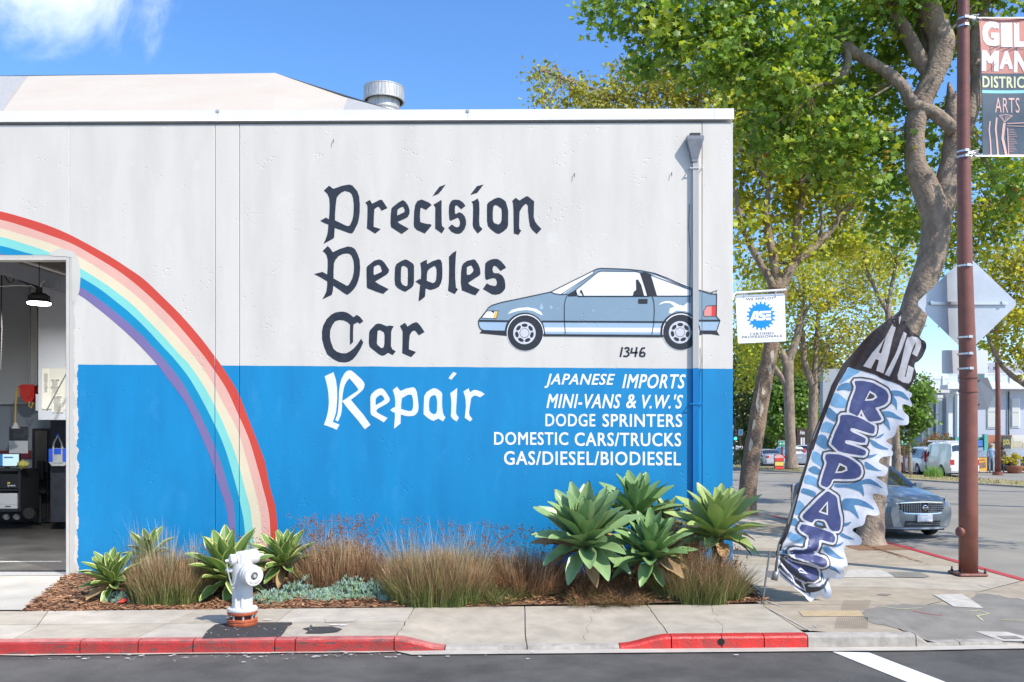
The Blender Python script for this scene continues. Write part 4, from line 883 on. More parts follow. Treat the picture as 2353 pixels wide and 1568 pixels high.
# big pumper outlet towards the right front
ax2 = Vector((.70, -.71, -.06)).normalized(); oc = Vector((0, 0, .60))
lat('pumper_outlet', [(.03, .085), (.085, .090), (.10, .100), (.115, .113), (.16, .116), (.165, .121), (.172, .121), (.176, .117), (.215, .117), (.22, .121), (.226, .117), (.265, .117), (.272, .112), (.272, .085)], M_hyd, oc, ax2, 40)
face = oc+ax2*.273
lat('outlet_cap', [(.272, .112), (.278, .110), (.279, .046), (.262, .044)], M_hyd, oc, ax2, 40)
lat('cap_recess', [(.2795, .040), (.2797, .001)], mat('hydrant_recess', (.10, .10, .10), rough=.8), oc, ax2, 7)
lat('cap_nut', [(.262, .024), (.292, .022), (.294, .012)], mat('hydrant_nut_grey', (.42, .43, .41), rough=.5), oc, ax2, 5)
u2 = ax2.cross(Vector((0, 0, 1))).normalized(); v2 = u2.cross(ax2)
for s_, r0, a0, a1, fl in (('MUELLER', .082, -2.5, -.75, 1), ('OPEN', .084, .9, 1.9, 0)):   # raised maker ring text reads round the cap
    V_, F_2 = text2d(s_, .01); xs = [v[0] for v in V_]; w0, w1 = min(xs), max(xs); V = []
    for x, y in V_:
        t = (x-w0)/(w1-w0); a = a0+(a1-a0)*t if fl else a1-(a1-a0)*t; rr_ = r0+(y-.35)*.026*(-1 if fl else 1)
        V.append(HC+oc+ax2*.2815+(-u2)*(-math.cos(a))*rr_*1+v2*math.sin(a)*rr_)
    if s_ == 'MUELLER': obj('cast_lettering', V, F_2, mat('hydrant_cast', (.60, .60, .61), rough=.5), hyd)
# side nub, ribs, chains
lat('side_cap', [(.09, .030), (.15, .028), (.152, .036), (.17, .036), (.172, .018), (.185, .016)], M_hyd, (0, 0, .625), (-.93, -.3, 0), 12)
for dx in (-.04, .03): lat('rib', [(.21, .017), (.335, .017), (.345, .008)], M_hyd, (dx, -.112, 0), n=8)
def chain(p0, p1, sag, n, par):
    mb = MB()
    for k in range(n):
        t = k/(n-1); p = Vector(p0)*(1-t)+Vector(p1)*t; p.z -= sag*4*t*(1-t); q = HC+p; a = k*PI/2
        pts = [q+Vector((math.cos(b)*.006*math.cos(a), math.cos(b)*.006*math.sin(a), math.sin(b)*.010)) for b in np.linspace(0, 2*PI, 7)]
        mb.tube(pts, .0024, 5)
    return mb.out('chain', M_hyd, par)
chain((-.15, -.09, .70), (-.085, -.125, .47), .03, 22, hyd); chain((-.085, -.125, .47), (-.02, -.145, .62), .05, 18, hyd); chain((-.10, -.115, .52), (-.03, -.13, .50), .08, 14, hyd)

# ================================================================== agaves
def leafmat(name, a, b, tip=None): return mat(name, a, rough=.42, col2=b, vscale=3.5, stretch=(1, 1, 1), trans=.12, spec=.4)
LG = dict(v=(mat('agave_leaf_green', (.20, .31, .07), rough=.4, col2=(.15, .25, .06), vscale=6, trans=.15), mat('agave_leaf_margin_yellow', (.70, .70, .30), rough=.45, trans=.15)),
          g=(mat('agave_leaf_bluegreen', (.29, .43, .17), rough=.38, col2=(.20, .33, .15), vscale=5, trans=.12), mat('agave_leaf_edge', (.42, .52, .22), rough=.45)),
          y=(mat('agave_leaf_light', (.38, .48, .15), rough=.42, col2=(.31, .42, .14), vscale=5, trans=.15), mat('agave_leaf_edge_yellow', (.38, .44, .14), rough=.45)),
          x=(mat('agave_leaf_dead', (.36, .24, .10), rough=.8, col2=(.25, .15, .07), vscale=9), mat('agave_leaf_dead_edge', (.42, .32, .14), rough=.8)),
          d=(mat('agave_leaf_deep', (.23, .37, .13), rough=.4, col2=(.17, .30, .11), vscale=5, trans=.12), mat('agave_leaf_edge2', (.26, .38, .13), rough=.45)))
M_spine = mat('agave_spine', (.03, .022, .016), rough=.5); M_dead = mat('dead_leaf', (.32, .16, .07), rough=.85, var=.4)
def leafmesh(kind, droop, wid, curl, wave, seed):
    """length 1 along +X, rising in Z; droop bends it down, wave ruffles the margin"""
    rr = random.Random(seed); ns, nc = 12, 6; V = []; F = []; M_ = []; th = .012
    ph = rr.uniform(0, 6)
    for side in (1, -1):
        for i in range(ns+1):
            s = [0,.08,.17,.27,.37,.47,.57,.67,.77,.86,.93,.975,1][i]; wd = wid*(.36+.64*sm(s/.52))*(1 if s < .55 else (1-((s-.55)/.45)**2.3)) ; wd = max(wd, .0025)
            x = s-.10*droop*s*s; z = -.62*droop*s**2.3+.10*s*(1-s)
            for j in range(nc+1):
                u = -1+2*j/nc; y = u*wd*.5*(1-.12*abs(u)*curl); zz = z+curl*wd*.55*(u*u)*(1-.5*s)+wave*.035*abs(u)**3*math.sin(s*15+ph+(u > 0)*1.7)*sm(s*3)*(1-s)
                V.append((x, y, zz-(0 if side > 0 else th*(1-u*u*.9)*(1-s)-.0)))
    m = (ns+1)*(nc+1)
    for i in range(ns):
        for j in range(nc):
            a = i*(nc+1)+j; e = 2 if i == ns-1 else (1 if j in (0, nc-1) else 0)
            F.append((a, a+nc+1, a+nc+2, a+1)); M_.append(e)
            b = a+m; F.append((b, b+1, b+nc+2, b+nc+1)); M_.append(e)
    # margin strip: move the outer columns close to the rim
    k = .80 if kind == 'v' else .94
    for side in (0, 1):
        for i in range(ns+1):
            for j, jo in ((1, 0), (nc-1, nc)):
                a = Vector(V[side*m+i*(nc+1)+nc//2]); b = Vector(V[side*m+i*(nc+1)+jo]); V[side*m+i*(nc+1)+j] = tuple(a+(b-a)*k)
    me = bpy.data.meshes.new('leaf'); me.from_pydata(V, [], F)
    for q in (*LG[kind], M_spine): me.materials.append(q)
    me.polygons.foreach_set('material_index', M_); me.polygons.foreach_set('use_smooth', [True]*len(F)); me.update(); return me
LM = {k: {'in': [leafmesh(k, -.05+.04*i, .29, .75, .2, i) for i in range(3)], 'mid': [leafmesh(k, .02+.10*i, .30, .6, .6, 10+i) for i in range(3)], 'out': [leafmesh(k, .15+.22*i, .31, .6, 1.8, 20+i) for i in range(3)]} for k in LG}
AG = {}
def agave(px, py, d, R_, kind, tilt, n, label, zb=None, stem=None, seed=0, yawt=0.0, elong=1.0):
    c_ = P(px, py, d); rr = random.Random(seed+int(px)); root = thing('agave', label, 'agave', (c_.x, c_.y, c_.z), 'agave plants in the bed')
    T = Matrix.Rotation(yawt, 4, 'Y') @ Matrix.Rotation(tilt, 4, 'X')
    for i in range(n):
        t = i/(n-1)                                                    # 0 = outermost
        ph = i*2.39996+rr.uniform(-.15, .15); el = math.radians(-14+98*t**.85+rr.uniform(-7, 7)); cls = 'in' if t > .68 else ('mid' if t > .26 else 'out')
        L_ = R_*(.80+.35*math.sin(min(1, t*1.25)*PI*.75))*rr.uniform(.92, 1.08)*(elong if t > .5 else 1); 
        if t > .9: L_ *= .8
        kk_ = 'x' if (i < n*.22 and rr.random() < .3) else kind; o = bpy.data.objects.new('leaf', rr.choice(LM[kk_][cls])); COL.objects.link(o); o.parent = root
        M4 = T @ Matrix.Rotation(ph, 4, 'Z') @ Matrix.Translation((R_*.07*(1-t), 0, R_*.16*t)) @ Matrix.Rotation(-el, 4, 'Y') @ Matrix.Rotation(rr.uniform(-.12, .12), 4, 'X') @ Matrix.Diagonal((L_, L_*rr.uniform(.92, 1.1), L_, 1))
        o.matrix_local = M4
    mb = MB(); mb.tube([c_+Vector((0, 0, R_*.2)), c_, c_+Vector((0, 0, -R_*.25))], [R_*.07, R_*.14, R_*.10], 10)
    if stem: mb.tube([c_+Vector((0, 0, -R_*.05))]+[Vector(s) for s in stem], [R_*.12]+[.07]*len(stem), 10)
    mb.out('stem', mat('agave_stem', (.16, .10, .055), rough=.9, var=.4, vscale=20, bump=.02), root, smooth=True); return root
g0 = lambda px, d, z=.0: ((px-HX)*d/FPX, d-CD, z)
agave(262, 1346, 11.9, .43, 'v', .30, 40, 'yellow-edged agave nearest the garage door')
agave(527, 1338, 12.0, .58, 'v', .34, 42, 'tall yellow-edged agave directly behind the fire hydrant', elong=1.12)
agave(654, 1306, 12.4, .47, 'v', .30, 40, 'small yellow-edged agave just right of the fire hydrant')
agave(345, 1282, 13.4, .42, 'v', .2, 18, 'yellow-edged agave half hidden behind the leftmost round reed clump')
agave(1345, 1262, 12.1, .75, 'g', .42, 54, 'largest blue-green agave leaning out over the mulch on a bare stem', stem=[g0(1375, 12.6, .35), g0(1420, 12.8, .0)], yawt=-.08)
agave(1462, 1202, 13.2, .66, 'd', .22, 40, 'green agave standing highest, behind two others against the wall', stem=[g0(1462, 13.3, .3), g0(1462, 13.3, 0)], seed=3)
agave(1494, 1290, 12.0, .58, 'd', .36, 46, 'deep green agave low in front, between the largest one and the corner one', stem=[g0(1480, 12.4, .3), g0(1470, 12.5, 0)])
agave(1648, 1240, 12.5, .68, 'y', .26, 46, 'pale green agave at the building corner beyond the downspout', stem=[g0(1648, 12.8, .3), g0(1640, 12.8, 0)], seed=5)

agave(1530, 1210, 13.5, .42, 'y', .1, 22, 'small pale agave half hidden between the highest agave and the corner one', seed=8)
agave(1425, 1325, 12.5, .40, 'd', .3, 24, 'low dark agave in the shade under the largest one', seed=9)
# ================================================================== reed clumps
def ramp_mat(name, cols, zlo, zhi, isl=.6):
    if name in MATS: return MATS[name]
    m = mat(name, cols[0], rough=.7, spec=.25); nt = m.node_tree; b = nt.nodes['Principled BSDF']; N = nt.nodes.new; L = nt.links.new
    g = N('ShaderNodeNewGeometry'); s = N('ShaderNodeSeparateXYZ'); L(g.outputs['Position'], s.inputs[0])
    nz = N('ShaderNodeTexNoise'); nz.inputs['Scale'].default_value = 3.5; L(g.outputs['Position'], nz.inputs['Vector'])
    ad = N('ShaderNodeMath'); ad.operation = 'MULTIPLY_ADD'; L(nz.outputs[0], ad.inputs[0]); ad.inputs[1].default_value = .5; L(s.outputs[2], ad.inputs[2])
    r1 = N('ShaderNodeMath'); r1.operation = 'MULTIPLY_ADD'; L(g.outputs['Random Per Island'], r1.inputs[0]); r1.inputs[1].default_value = .35; L(ad.outputs[0], r1.inputs[2])
    mr = N('ShaderNodeMapRange'); L(r1.outputs[0], mr.inputs[0]); mr.inputs[1].default_value = zlo+.42; mr.inputs[2].default_value = zhi+.42
    cr = N('ShaderNodeValToRGB'); L(mr.outputs[0], cr.inputs[0]); el = cr.color_ramp.elements
    while len(el) < len(cols): el.new(.5)
    for i, q in enumerate(cols): el[i].position = i/(len(cols)-1); el[i].color = (*q, 1)
    hs = N('ShaderNodeHueSaturation'); m2 = N('ShaderNodeMapRange'); m2.inputs[3].default_value = 1-isl; m2.inputs[4].default_value = 1+isl; L(g.outputs['Random Per Island'], m2.inputs[0]); L(m2.outputs[0], hs.inputs['Value']); L(cr.outputs[0], hs.inputs['Color']); L(hs.outputs[0], b.inputs['Base Color'])
    o = nt.nodes['Material Output']; tr = N('ShaderNodeBsdfTranslucent'); ms = N('ShaderNodeMixShader'); ms.inputs[0].default_value = .25; L(hs.outputs[0], tr.inputs[0]); L(b.outputs[0], ms.inputs[1]); L(tr.outputs[0], ms.inputs[2]); L(ms.outputs[0], o.inputs[0])
    return m
GR, BR, TN, PL = (.16, .24, .06), (.30, .165, .085), (.56, .41, .24), (.46, .40, .30)
M_reed = ramp_mat('reed_green_to_straw', [GR, (.22, .23, .08), (.36, .23, .12), (.50, .35, .19)], -.1, .75)
M_reedt = ramp_mat('reed_tall', [GR, (.26, .28, .13), (.50, .42, .28), (.66, .62, .56)], .1, 1.25)
M_reedb = ramp_mat('reed_brown', [(.15, .19, .06), BR, (.36, .21, .11), TN], -.1, .7)
M_seed = mat('reed_seed_heads', (.30, .13, .06), rough=.85, island=.5)
def blades(cx, cy, spec, rr, arr):
    V, F = arr
    for (n, h0, h1, spread, lean, wd, r0) in spec:
        tf = [(rr.uniform(0, 2*PI), r0*math.sqrt(rr.random()), rr.gauss(0, lean*.7), rr.gauss(0, lean*.7), rr.uniform(.86, 1.05)) for _ in range(max(8, n//22))]
        for _ in range(n):
            ta, tr2, tdx, tdy, th_ = rr.choice(tf); bx = cx+math.cos(ta)*tr2+rr.gauss(0, .03); by = cy+(math.sin(ta)*tr2+rr.gauss(0, .03))*.75; a = ta; r = min(r0, tr2)
            h = rr.uniform(h0, h1)*(1-.32*(r/r0)**2.4 if h1 < 1.1 else 1)*th_; dx = tdx+ math.cos(a)*spread*rr.random()*r/r0+rr.gauss(0, lean); dy = tdy+math.sin(a)*spread*rr.random()*r/r0*.8+rr.gauss(0, lean)
            wa = rr.uniform(0, PI); wx, wy = math.cos(wa)*wd*.5, math.sin(wa)*wd*.5; k = len(V); z0 = 0
            for s, q in ((0, 1), (.4, .9), (.75, .6), (1, .12)):
                x = bx+dx*s**1.8; y = by+dy*s**1.8; z = z0+h*(s-.12*s*s*(abs(dx)+abs(dy)))
                V.append((x-wx*q, y-wy*q, z)); V.append((x+wx*q, y+wy*q, z))
            F += [(k, k+1, k+3, k+2), (k+2, k+3, k+5, k+4), (k+4, k+5, k+7, k+6)]
def seedheads(cx, cy, n, r0, z0, z1, rr, spread=.2):
    V, F = [], []
    for _ in range(n):
        a = rr.uniform(0, 2*PI); r = r0*math.sqrt(rr.random()); x, y, z = cx+math.cos(a)*(r+spread*rr.random()), cy+math.sin(a)*r*.8, rr.uniform(z0, z1)
        for q in range(rr.randint(3, 7)):
            s = rr.uniform(.005, .011); p = Vector((x+rr.gauss(0, .016), y+rr.gauss(0, .012), z+rr.gauss(0, .028))); k = len(V)
            for dv in ((-s, 0, -s), (s, 0, -s), (0, s, s), (0, -s, s*.4)): V.append(tuple(p+Vector(dv)))
            F += [(k, k+1, k+2), (k, k+3, k+1), (k+1, k+3, k+2), (k, k+2, k+3)]
    return V, F
def clump(px, d, wid, label, spec, m, seeds=None, tall=None, seed=0):
    x, y, _ = g0(px, d); rr = random.Random(seed+int(px)); root = thing('reed_clump', label, 'reed clump', (x, y, .0), 'reed clumps in the bed')
    A = ([], []); blades(x, y, spec, rr, A); obj('blades', A[0], A[1], m, root, kind='stuff')
    if tall: A = ([], []); blades(x, y, tall, rr, A); obj('stalks', A[0], A[1], M_reedt, root, kind='stuff')
    if seeds: V, F = seedheads(x, y, *seeds, rr=rr); obj('seed_heads', V, F, M_seed, root, kind='stuff')
    return root
# n, h0, h1, spread, lean, width, radius
clump(388, 11.75, .9, 'clipped dome of reeds between the two left agaves, pale tall stalks above', [(8200, .40, .74, .16, .05, .0055, .45), (1500, .15, .5, .25, .05, .006, .44)], M_reed, None, [(260, .80, 1.10, .22, .08, .004, .42)])
clump(332, 13.3, .5, 'thin pale stalks rising behind the leftmost agave', [(300, .4, .8, .15, .06, .006, .25)], M_reedb, None, [(200, .7, 1.05, .1, .07, .0045, .3)])
clump(597, 13.2, .5, 'brown seedy reeds at the foot of the rainbow', [(800, .3, .62, .15, .05, .006, .36)], M_reedb, (110, .36, .35, .78), [(90, .6, .85, .1, .05, .004, .36)])
clump(775, 12.5, 1.2, 'tall reeds full of brown seed heads right of the rainbow', [(8000, .3, .90, .20, .08, .0055, .60)], M_reedb, (420, .52, .42, 1.08), [(200, .80, 1.12, .16, .09, .004, .55)])
clump(1005, 11.85, 1.5, 'widest reed dome, in the middle of the bed', [(11500, .38, .82, .22, .06, .0055, .64), (2400, .15, .5, .3, .06, .006, .58)], M_reed, (60, .6, .75, 1.1), [(420, .80, 1.18, .26, .10, .004, .6)])
clump(1115, 12.5, .8, 'leaning pale reeds behind the right side of the widest dome', [(2200, .25, .78, .34, .12, .005, .48)], M_reed, (60, .4, .6, .95), [(260, .7, 1.05, .35, .10, .0045, .4)], 4)
clump(1212, 12.2, .8, 'rusty brown reeds left of the largest agave', [(6000, .2, .76, .28, .09, .0055, .54)], M_reedb, (230, .45, .3, .95), [(120, .7, .95, .2, .1, .004, .42)])
clump(1562, 13.2, .5, 'upright greenish reeds between the two rear agaves', [(1700, .6, 1.12, .12, .04, .006, .30)], M_reed, (130, .3, .7, 1.2), [(120, 1.0, 1.3, .1, .05, .004, .3)])
clump(1605, 11.98, 1.1, 'straw coloured reed clump below the corner agave at the bed edge', [(8000, .28, .74, .28, .08, .0055, .56)], M_reed, (200, .5, .4, .8), [(160, .6, .85, .4, .12, .004, .46)])
clump(1330, 12.3, .9, 'dry dark reeds lying under the largest agave', [(3600, .12, .46, .4, .16, .005, .74)], M_reedb, None, None, 8)

clump(1490, 12.3, .8, 'low rusty reeds between the largest agave and the straw clump', [(2000, .2, .52, .35, .12, .006, .55)], M_reedb, (60, .5, .25, .55), None, 2)
clump(475, 12.55, .8, 'rusty low reeds filling the gap left of the agave behind the hydrant', [(2600, .2, .55, .25, .09, .0055, .45)], M_reedb, (60, .4, .3, .65), None, 5)
clump(905, 12.35, .7, 'short rusty reeds tucked against the left side of the widest dome', [(2400, .2, .62, .25, .09, .0055, .42)], M_reedb, (90, .4, .35, .7), None, 6)
clump(1140, 11.85, .7, 'low tangled dry grass at the bed edge right of the widest dome', [(2200, .08, .34, .4, .13, .005, .42)], M_reed, (40, .35, .15, .35), None, 7)
clump(1385, 11.8, .9, 'low dark dry grass at the bed edge in front of the agave stems', [(2200, .06, .24, .4, .13, .005, .60)], M_reedb, None, None, 8)
# ================================================================== blue chalksticks
M_suc = mat('chalksticks', (.29, .41, .37), rough=.55, island=.35, col2=(.25, .37, .17), vscale=9)
def succ(label, cells, seed):
    rr = random.Random(seed); V = []; F = []; c0_ = g0(cells[0][0], cells[0][1])
    for px, d, r0, n, h in cells:
        x0, y0, _ = g0(px, d)
        for _ in range(n):
            a = rr.uniform(0, 2*PI); r = r0*math.sqrt(rr.random()); bx, by = x0+math.cos(a)*r, y0+math.sin(a)*r*.7; bz = rr.uniform(.0, h*(1.1-(r/r0)**2))
            for q in range(rr.randint(4, 7)):
                t = Vector((rr.gauss(0, .40), rr.gauss(0, .40), 1)).normalized(); l = rr.uniform(.035, .075); k = len(V); p = Vector((bx, by, bz)); u = t.orthogonal().normalized(); v = t.cross(u)
                for s, w_ in ((0, .0045), (.45, .0062), (.85, .0045)):
                    for j in range(4): aa = j*PI/2; V.append(tuple(p+t*l*s+(u*math.cos(aa)+v*math.sin(aa))*w_))
                V.append(tuple(p+t*l))
                for i in range(2):
                    for j in range(4): F.append((k+i*4+j, k+i*4+(j+1) % 4, k+i*4+4+(j+1) % 4, k+i*4+4+j))
                for j in range(4): F.append((k+8+j, k+8+(j+1) % 4, k+12))
    root = thing('chalksticks', label, 'succulent', c0_, 'low blue succulents'); obj('fingers', V, F, M_suc, root, kind='stuff')
succ('small tuft of blue-grey succulent at the foot of the first agave', [(228, 12.0, .13, 60, .12)], 1)
succ('blue-grey succulent tuft between the first agave and the clipped reed dome', [(285, 11.75, .26, 170, .13), (310, 12.0, .12, 60, .25)], 2)
succ('blue succulent patch just right of the hydrant base', [(625, 11.75, .30, 230, .12), (672, 11.9, .2, 140, .22), (700, 12.1, .15, 90, .3)], 3)
succ('wide green-blue succulent mat in front of the seedy reeds', [(745, 11.85, .32, 260, .12), (805, 12.0, .36, 360, .26), (860, 11.95, .33, 330, .22), (905, 11.8, .22, 170, .12), (895, 12.4, .16, 90, .45)], 4)
# dry fallen leaves, bits of litter
M_dl = mat('fallen_leaf', (.34, .18, .08), rough=.85, island=.5)
V = []; F = []; rr = random.Random(21)
for _ in range(260):
    x = rr.uniform(-5.9, 3.3); d = 11.3+abs(rr.gauss(0, .5)); 
    if not inbed(x, d): continue
    if rr.random() < .45: x = rr.gauss(.2, .9); d = 11.6+abs(rr.gauss(0, .2))
    if d < pd(x)+.02: continue
    s = rr.uniform(.025, .055); z = mz(x, d)+rr.uniform(.005, .05); a = rr.uniform(0, 6); k = len(V)
    for j in range(6):
        t = a+j*PI/3; q = s*(1 if j % 2 else .55); V.append((x+math.cos(t)*q, d-CD+math.sin(t)*q, z+rr.uniform(-.012, .02)))
    F += [(k, k+1, k+2), (k, k+2, k+5), (k+2, k+3, k+5), (k+3, k+4, k+5)]
obj('fallen_leaves', V, F, M_dl, kind='stuff')
x, y, _ = g0(283, 11.55); z_ = .04
litter = obj('wrapper', [(x-.13*0.5, y-.02, z_), (x+.02, y-.045, z_+.005), (x+.10, y+.01, z_+.05), (x+.03, y+.05, z_+.03), (x-.03, y+.045, z_+.05), (x-.07, y+.03, z_+.01)], [(0, 1, 3), (1, 2, 3), (0, 3, 4), (0, 4, 5)], mat('wrapper_red', (.7, .06, .04), rough=.4), None, label='crumpled red wrapper lying on the mulch', cat='litter')
# ================================================================== hanging shop sign
sg = thing('hanging_sign', 'white square certification sign on a bracket at the building corner', 'sign', (XR+.05, -.09, Wl(0, 730)[1]))
SD = 14.22
Sg = lambda x, y: ((2900+x*.16584)/1.740756, (1140+y*.16584)/1.740756)
sf = lambda off: (lambda px, py: tuple(P(px, py, SD)-Vector((0, off, 0))))
M_sgn = mat('sign_white', (.80, .80, .81), rough=.35); M_ase = mat('sign_blue', (.0, .25, .80), rough=.4)
def sq(pts, y0, y1, m, name, T=Sg, D=SD, par=None):
    mb = MB(); mb.prism([((p.x), (p.z)) for p in [P(*T(*q), D) for q in pts]], D-CD+y0, D-CD+y1); return mb.out(name, m, par)
sq([(272, 265), (290, 252), (1395, 205), (1425, 220), (1440, 260), (1478, 1335), (1462, 1362), (340, 1415), (312, 1395), (257, 300)], 0, .012, M_sgn, 'board', par=sg)
sq([(272, 262), (285, 254), (1395, 206), (1428, 228), (1428, 248), (262, 300)], -.006, -.001, mat('sign_top_rail', (.42, .48, .56), rough=.4), 'top_rail', par=sg)
a = P(*Sg(215, 215), SD); b = P(*Sg(1475, 120), SD)
MB().tube([a+Vector((-.02, 0, -.10)), a+Vector((-.005, 0, -.02)), a+Vector((.03, 0, .012)), b], .018, 8).out('arm', M_metalw, sg)
mb = MB(); q = P(*Sg(215, 300), SD); mb.box(XR+.001, XR+.022, SD-CD-.02, SD-CD+.25, q.z-.38, q.z+.35); mb.tube([a+Vector((-.02, 0, -.10)), Vector((XR+.02, SD-CD+.02, a.z-.02))], .015, 6); mb.out('bracket', M_metalw, sg)
for x in (465, 1222):
    p = P(*Sg(x, 250), SD); MB().box(p.x-.008, p.x+.008, p.y-.012, p.y-.002, p.z-.03, p.z+.07).out('hanger', M_zinc, sg)
g_ = []; cx, cy = 866, 752
for k in range(20):
    a0 = 2*PI*k/20-.02; w_ = 2*PI/20
    for t, r in ((-.30, 345), (-.36+.0, 300), (.0, 0),): pass
    g_ += [(a0-w_*.27, 290), (a0-w_*.15, 348), (a0+w_*.15, 348), (a0+w_*.27, 290)]
gear = [(cx+math.cos(a)*r, cy+math.sin(a)*r) for a, r in g_]
obj('printed_gear', *flat([[[Sg(*p) for p in gear]]], sf(.001)), M_ase, sg)
for loops in ([[(690, 637), (805, 632), (815, 858), (750, 862), (748, 828), (690, 830), (672, 866), (600, 866)], [(742, 700), (712, 770), (745, 770)]],
              [[(860, 632), (1108, 622), (1112, 680), (900, 690), (882, 700), (890, 712), (940, 715), (975, 740), (982, 790), (965, 840), (920, 858), (820, 860), (818, 802), (900, 798), (908, 785), (895, 772), (850, 770), (820, 740), (812, 690), (825, 650)]],
              [[(985, 708), (1108, 704), (1112, 762), (988, 768)]], [[(985, 790), (1112, 785), (1118, 850), (988, 855)]]):
    obj('printed_letter', *flat([[[Sg(*p) for p in l] for l in loops]], sf(.002)), M_white, sg)
for s, x0, y0, x1, y1, m, bl_ in (('WE EMPLOY', 505, 320, 1185, 378, M_ink, .01), ('CERTIFIED', 598, 1160, 1172, 1218, M_ink, .01), ('PROFESSIONALS', 405, 1240, 1372, 1298, M_ink, .01), ('Let us show you their credentials', 440, 1320, 1345, 1385, mat('pale_blue_print', (.50, .68, .78)), 0)):
    p0, p1 = Sg(x0, y0), Sg(x1, y1); V, F = text_in(s, p0[0], p0[1], p1[0], p1[1], sf(.001), bl_, 0, -.042); obj('printed_word', V, F, m, sg)

# ================================================================== feather flag
FD = 11.75
I1 = lambda x, y: ((3200+x*.38265)/1.740756, (1200+y*.38265)/1.740756)
I2 = lambda x, y: ((3050+x*.40816)/1.740756, (1800+y*.40816)/1.740756)
base_p = P(*I2(0, 1400), FD)
flag = thing('feather_flag', 'tall blue and white feather flag reading A/C REPAIR, sagging over the sidewalk', 'flag', (P(1745, 1388, 11.68).x, 11.68-CD, 0))
axd = Vector((I1(1050, 110)[0]-I2(130, 1040)[0], I1(1050, 110)[1]-I2(130, 1040)[1])).normalized(); axn = Vector((-axd.y, axd.x))
def fy(px, py):
    u = (Vector((px, py))-Vector(I2(130, 1040))).dot(axd)/175; v = (Vector((px, py))-Vector(I2(130, 1040))).dot(axn)/175   # metres along / across
    y = FD-CD+.10*math.sin(v*2.2+.4)-.05*u*.3
    y += .018*math.sin(v*17+u*1.6)+.010*math.sin(v*31-u*2.3+1)+.015*math.sin(u*5.5+v*4)
    edge = sm((v-.45)/.5); y += edge*.035*math.sin(u*9.5+v*3)
    low = sm((.75-u)/.7)
    if low > 0:                                                        # gathered pleats at the bottom, fanning from the sleeve
        q = Vector((px, py))-Vector(I2(120, 1000)); ang = math.atan2(q.y, q.x); r = q.length/175
        y += low*(.045*math.sin(ang*15+r*1.5)*min(1, r*2.2)-.16*math.sin(min(1, r/.9)*PI)*.8)
    top = sm((u-3.1)/.8)
    if top > 0:
        q = Vector((px, py))-Vector(I1(1050, 100)); ang = math.atan2(q.y, q.x); r = q.length/175
        y += top*.035*math.sin(ang*26)*min(1, r*2.5)*math.exp(-r*.8)
    return y
def ff(off):
    def f(px, py):
        y = fy(px, py); d = FD; p = P(px, py, d); return (p.x, y-off, p.z)
    return f
out_l = [I1(*p) for p in [(1050,110),(1065,180),(1130,250),(1200,340),(1290,410),(1330,418),(1347,445),(1345,500),(1325,555),(1300,600),(1260,640),(1225,655),(1215,700),(1238,760),(1225,800),(1190,880),(1160,920),(1150,950),(1195,975),(1185,1015),(1165,1025),(1190,1100),(1180,1120),(1130,1090),(1095,1092),(1100,1150),(1120,1190),(1150,1215),(1147,1300),(1100,1312),(1035,1310),(1030,1350),(1010,1430),(960,1450),(925,1480),(1003,1525)]] + \
 [I2(*p) for p in [(1290,0),(1308,15),(1305,60),(1250,66),(1200,70),(1165,100),(1160,130),(1235,165),(1243,190),(1210,260),(1120,262),(1180,310),(1212,345),(1240,440),(1215,457),(1160,432),(1100,430),(1098,470),(1150,560),(1167,630),(1140,648),(1100,650),(1030,632),(1010,740),(950,762),(915,775),(903,800),(960,840),(990,880),(985,930),(950,946),(840,945),(830,990),(845,1060),(840,1140),(795,1145),(800,1200),(790,1287),(705,1265),(682,1310),(695,1360),(697,1420),(680,1465),(650,1482),(585,1435),(520,1490),(480,1500),(440,1465),(420,1430),(330,1370),(230,1290),(150,1215),(130,1190),(108,1150),(125,1095),(140,1040)]]
sl_out = [I2(*p) for p in [(140,1040),(135,1010),(155,950),(165,900),(190,850),(215,770),(255,650),(330,400),(400,180),(440,0)]]+[I1(*p) for p in [(75,1568),(150,1330),(230,1100),(300,900),(420,680),(520,570),(640,430),(760,320),(900,215),(1035,112)]]
sl_in = [I2(*p) for p in [(178,1040),(200,940),(250,800),(300,660),(365,400),(430,150),(480,0)]]+[I1(*p) for p in [(130,1568),(220,1290),(315,1000),(370,880),(480,705)]]
M_cloth = mat('flag_cloth_white', (.66, .665, .72), rough=.6, trans=.3, bump=.01, bscale=14)
FB = lambda n, col: mat('flag_'+n, col, rough=.5, trans=.18, bump=.01, bscale=14, var=.12, vscale=4)
M_fk, M_fn, M_fb, M_fd, M_fs, M_fw_, M_fg = FB('black', (.022, .014, .016)), FB('navy', (.06, .075, .20)), FB('blue', (.085, .215, .38)), FB('outline', (.055, .055, .06)), FB('skyblue', (.17, .35, .55)), FB('white_print', (.66, .665, .70)), FB('silver_print', (.50, .495, .52))
def chaikin(pts, k=1, closed=True, t=.22):
    for _ in range(k):
        o = [] if closed else [pts[0]]; n = len(pts)
        for i in range(n if closed else n-1):
            a, b = pts[i], pts[(i+1) % n]; o += [(a[0]+(b[0]-a[0])*t, a[1]+(b[1]-a[1])*t), (b[0]-(b[0]-a[0])*t, b[1]-(b[1]-a[1])*t)]
        if not closed: o.append(pts[-1])
        pts = o
    return pts
obj('cloth', *flat([[chaikin(out_l, 2, False)+sl_out]], ff(0), 4.0), M_cloth, flag, smooth=True)
lay = [0]
def fl(pts, m, k, name='printed_shape', holes=()):
    if name == 'printed_shape': pts = chaikin(pts)
    V, F = flat([[pts]+list(holes)], ff(.0022*k), 5.0); return obj(name, V, F, m, flag, smooth=True)
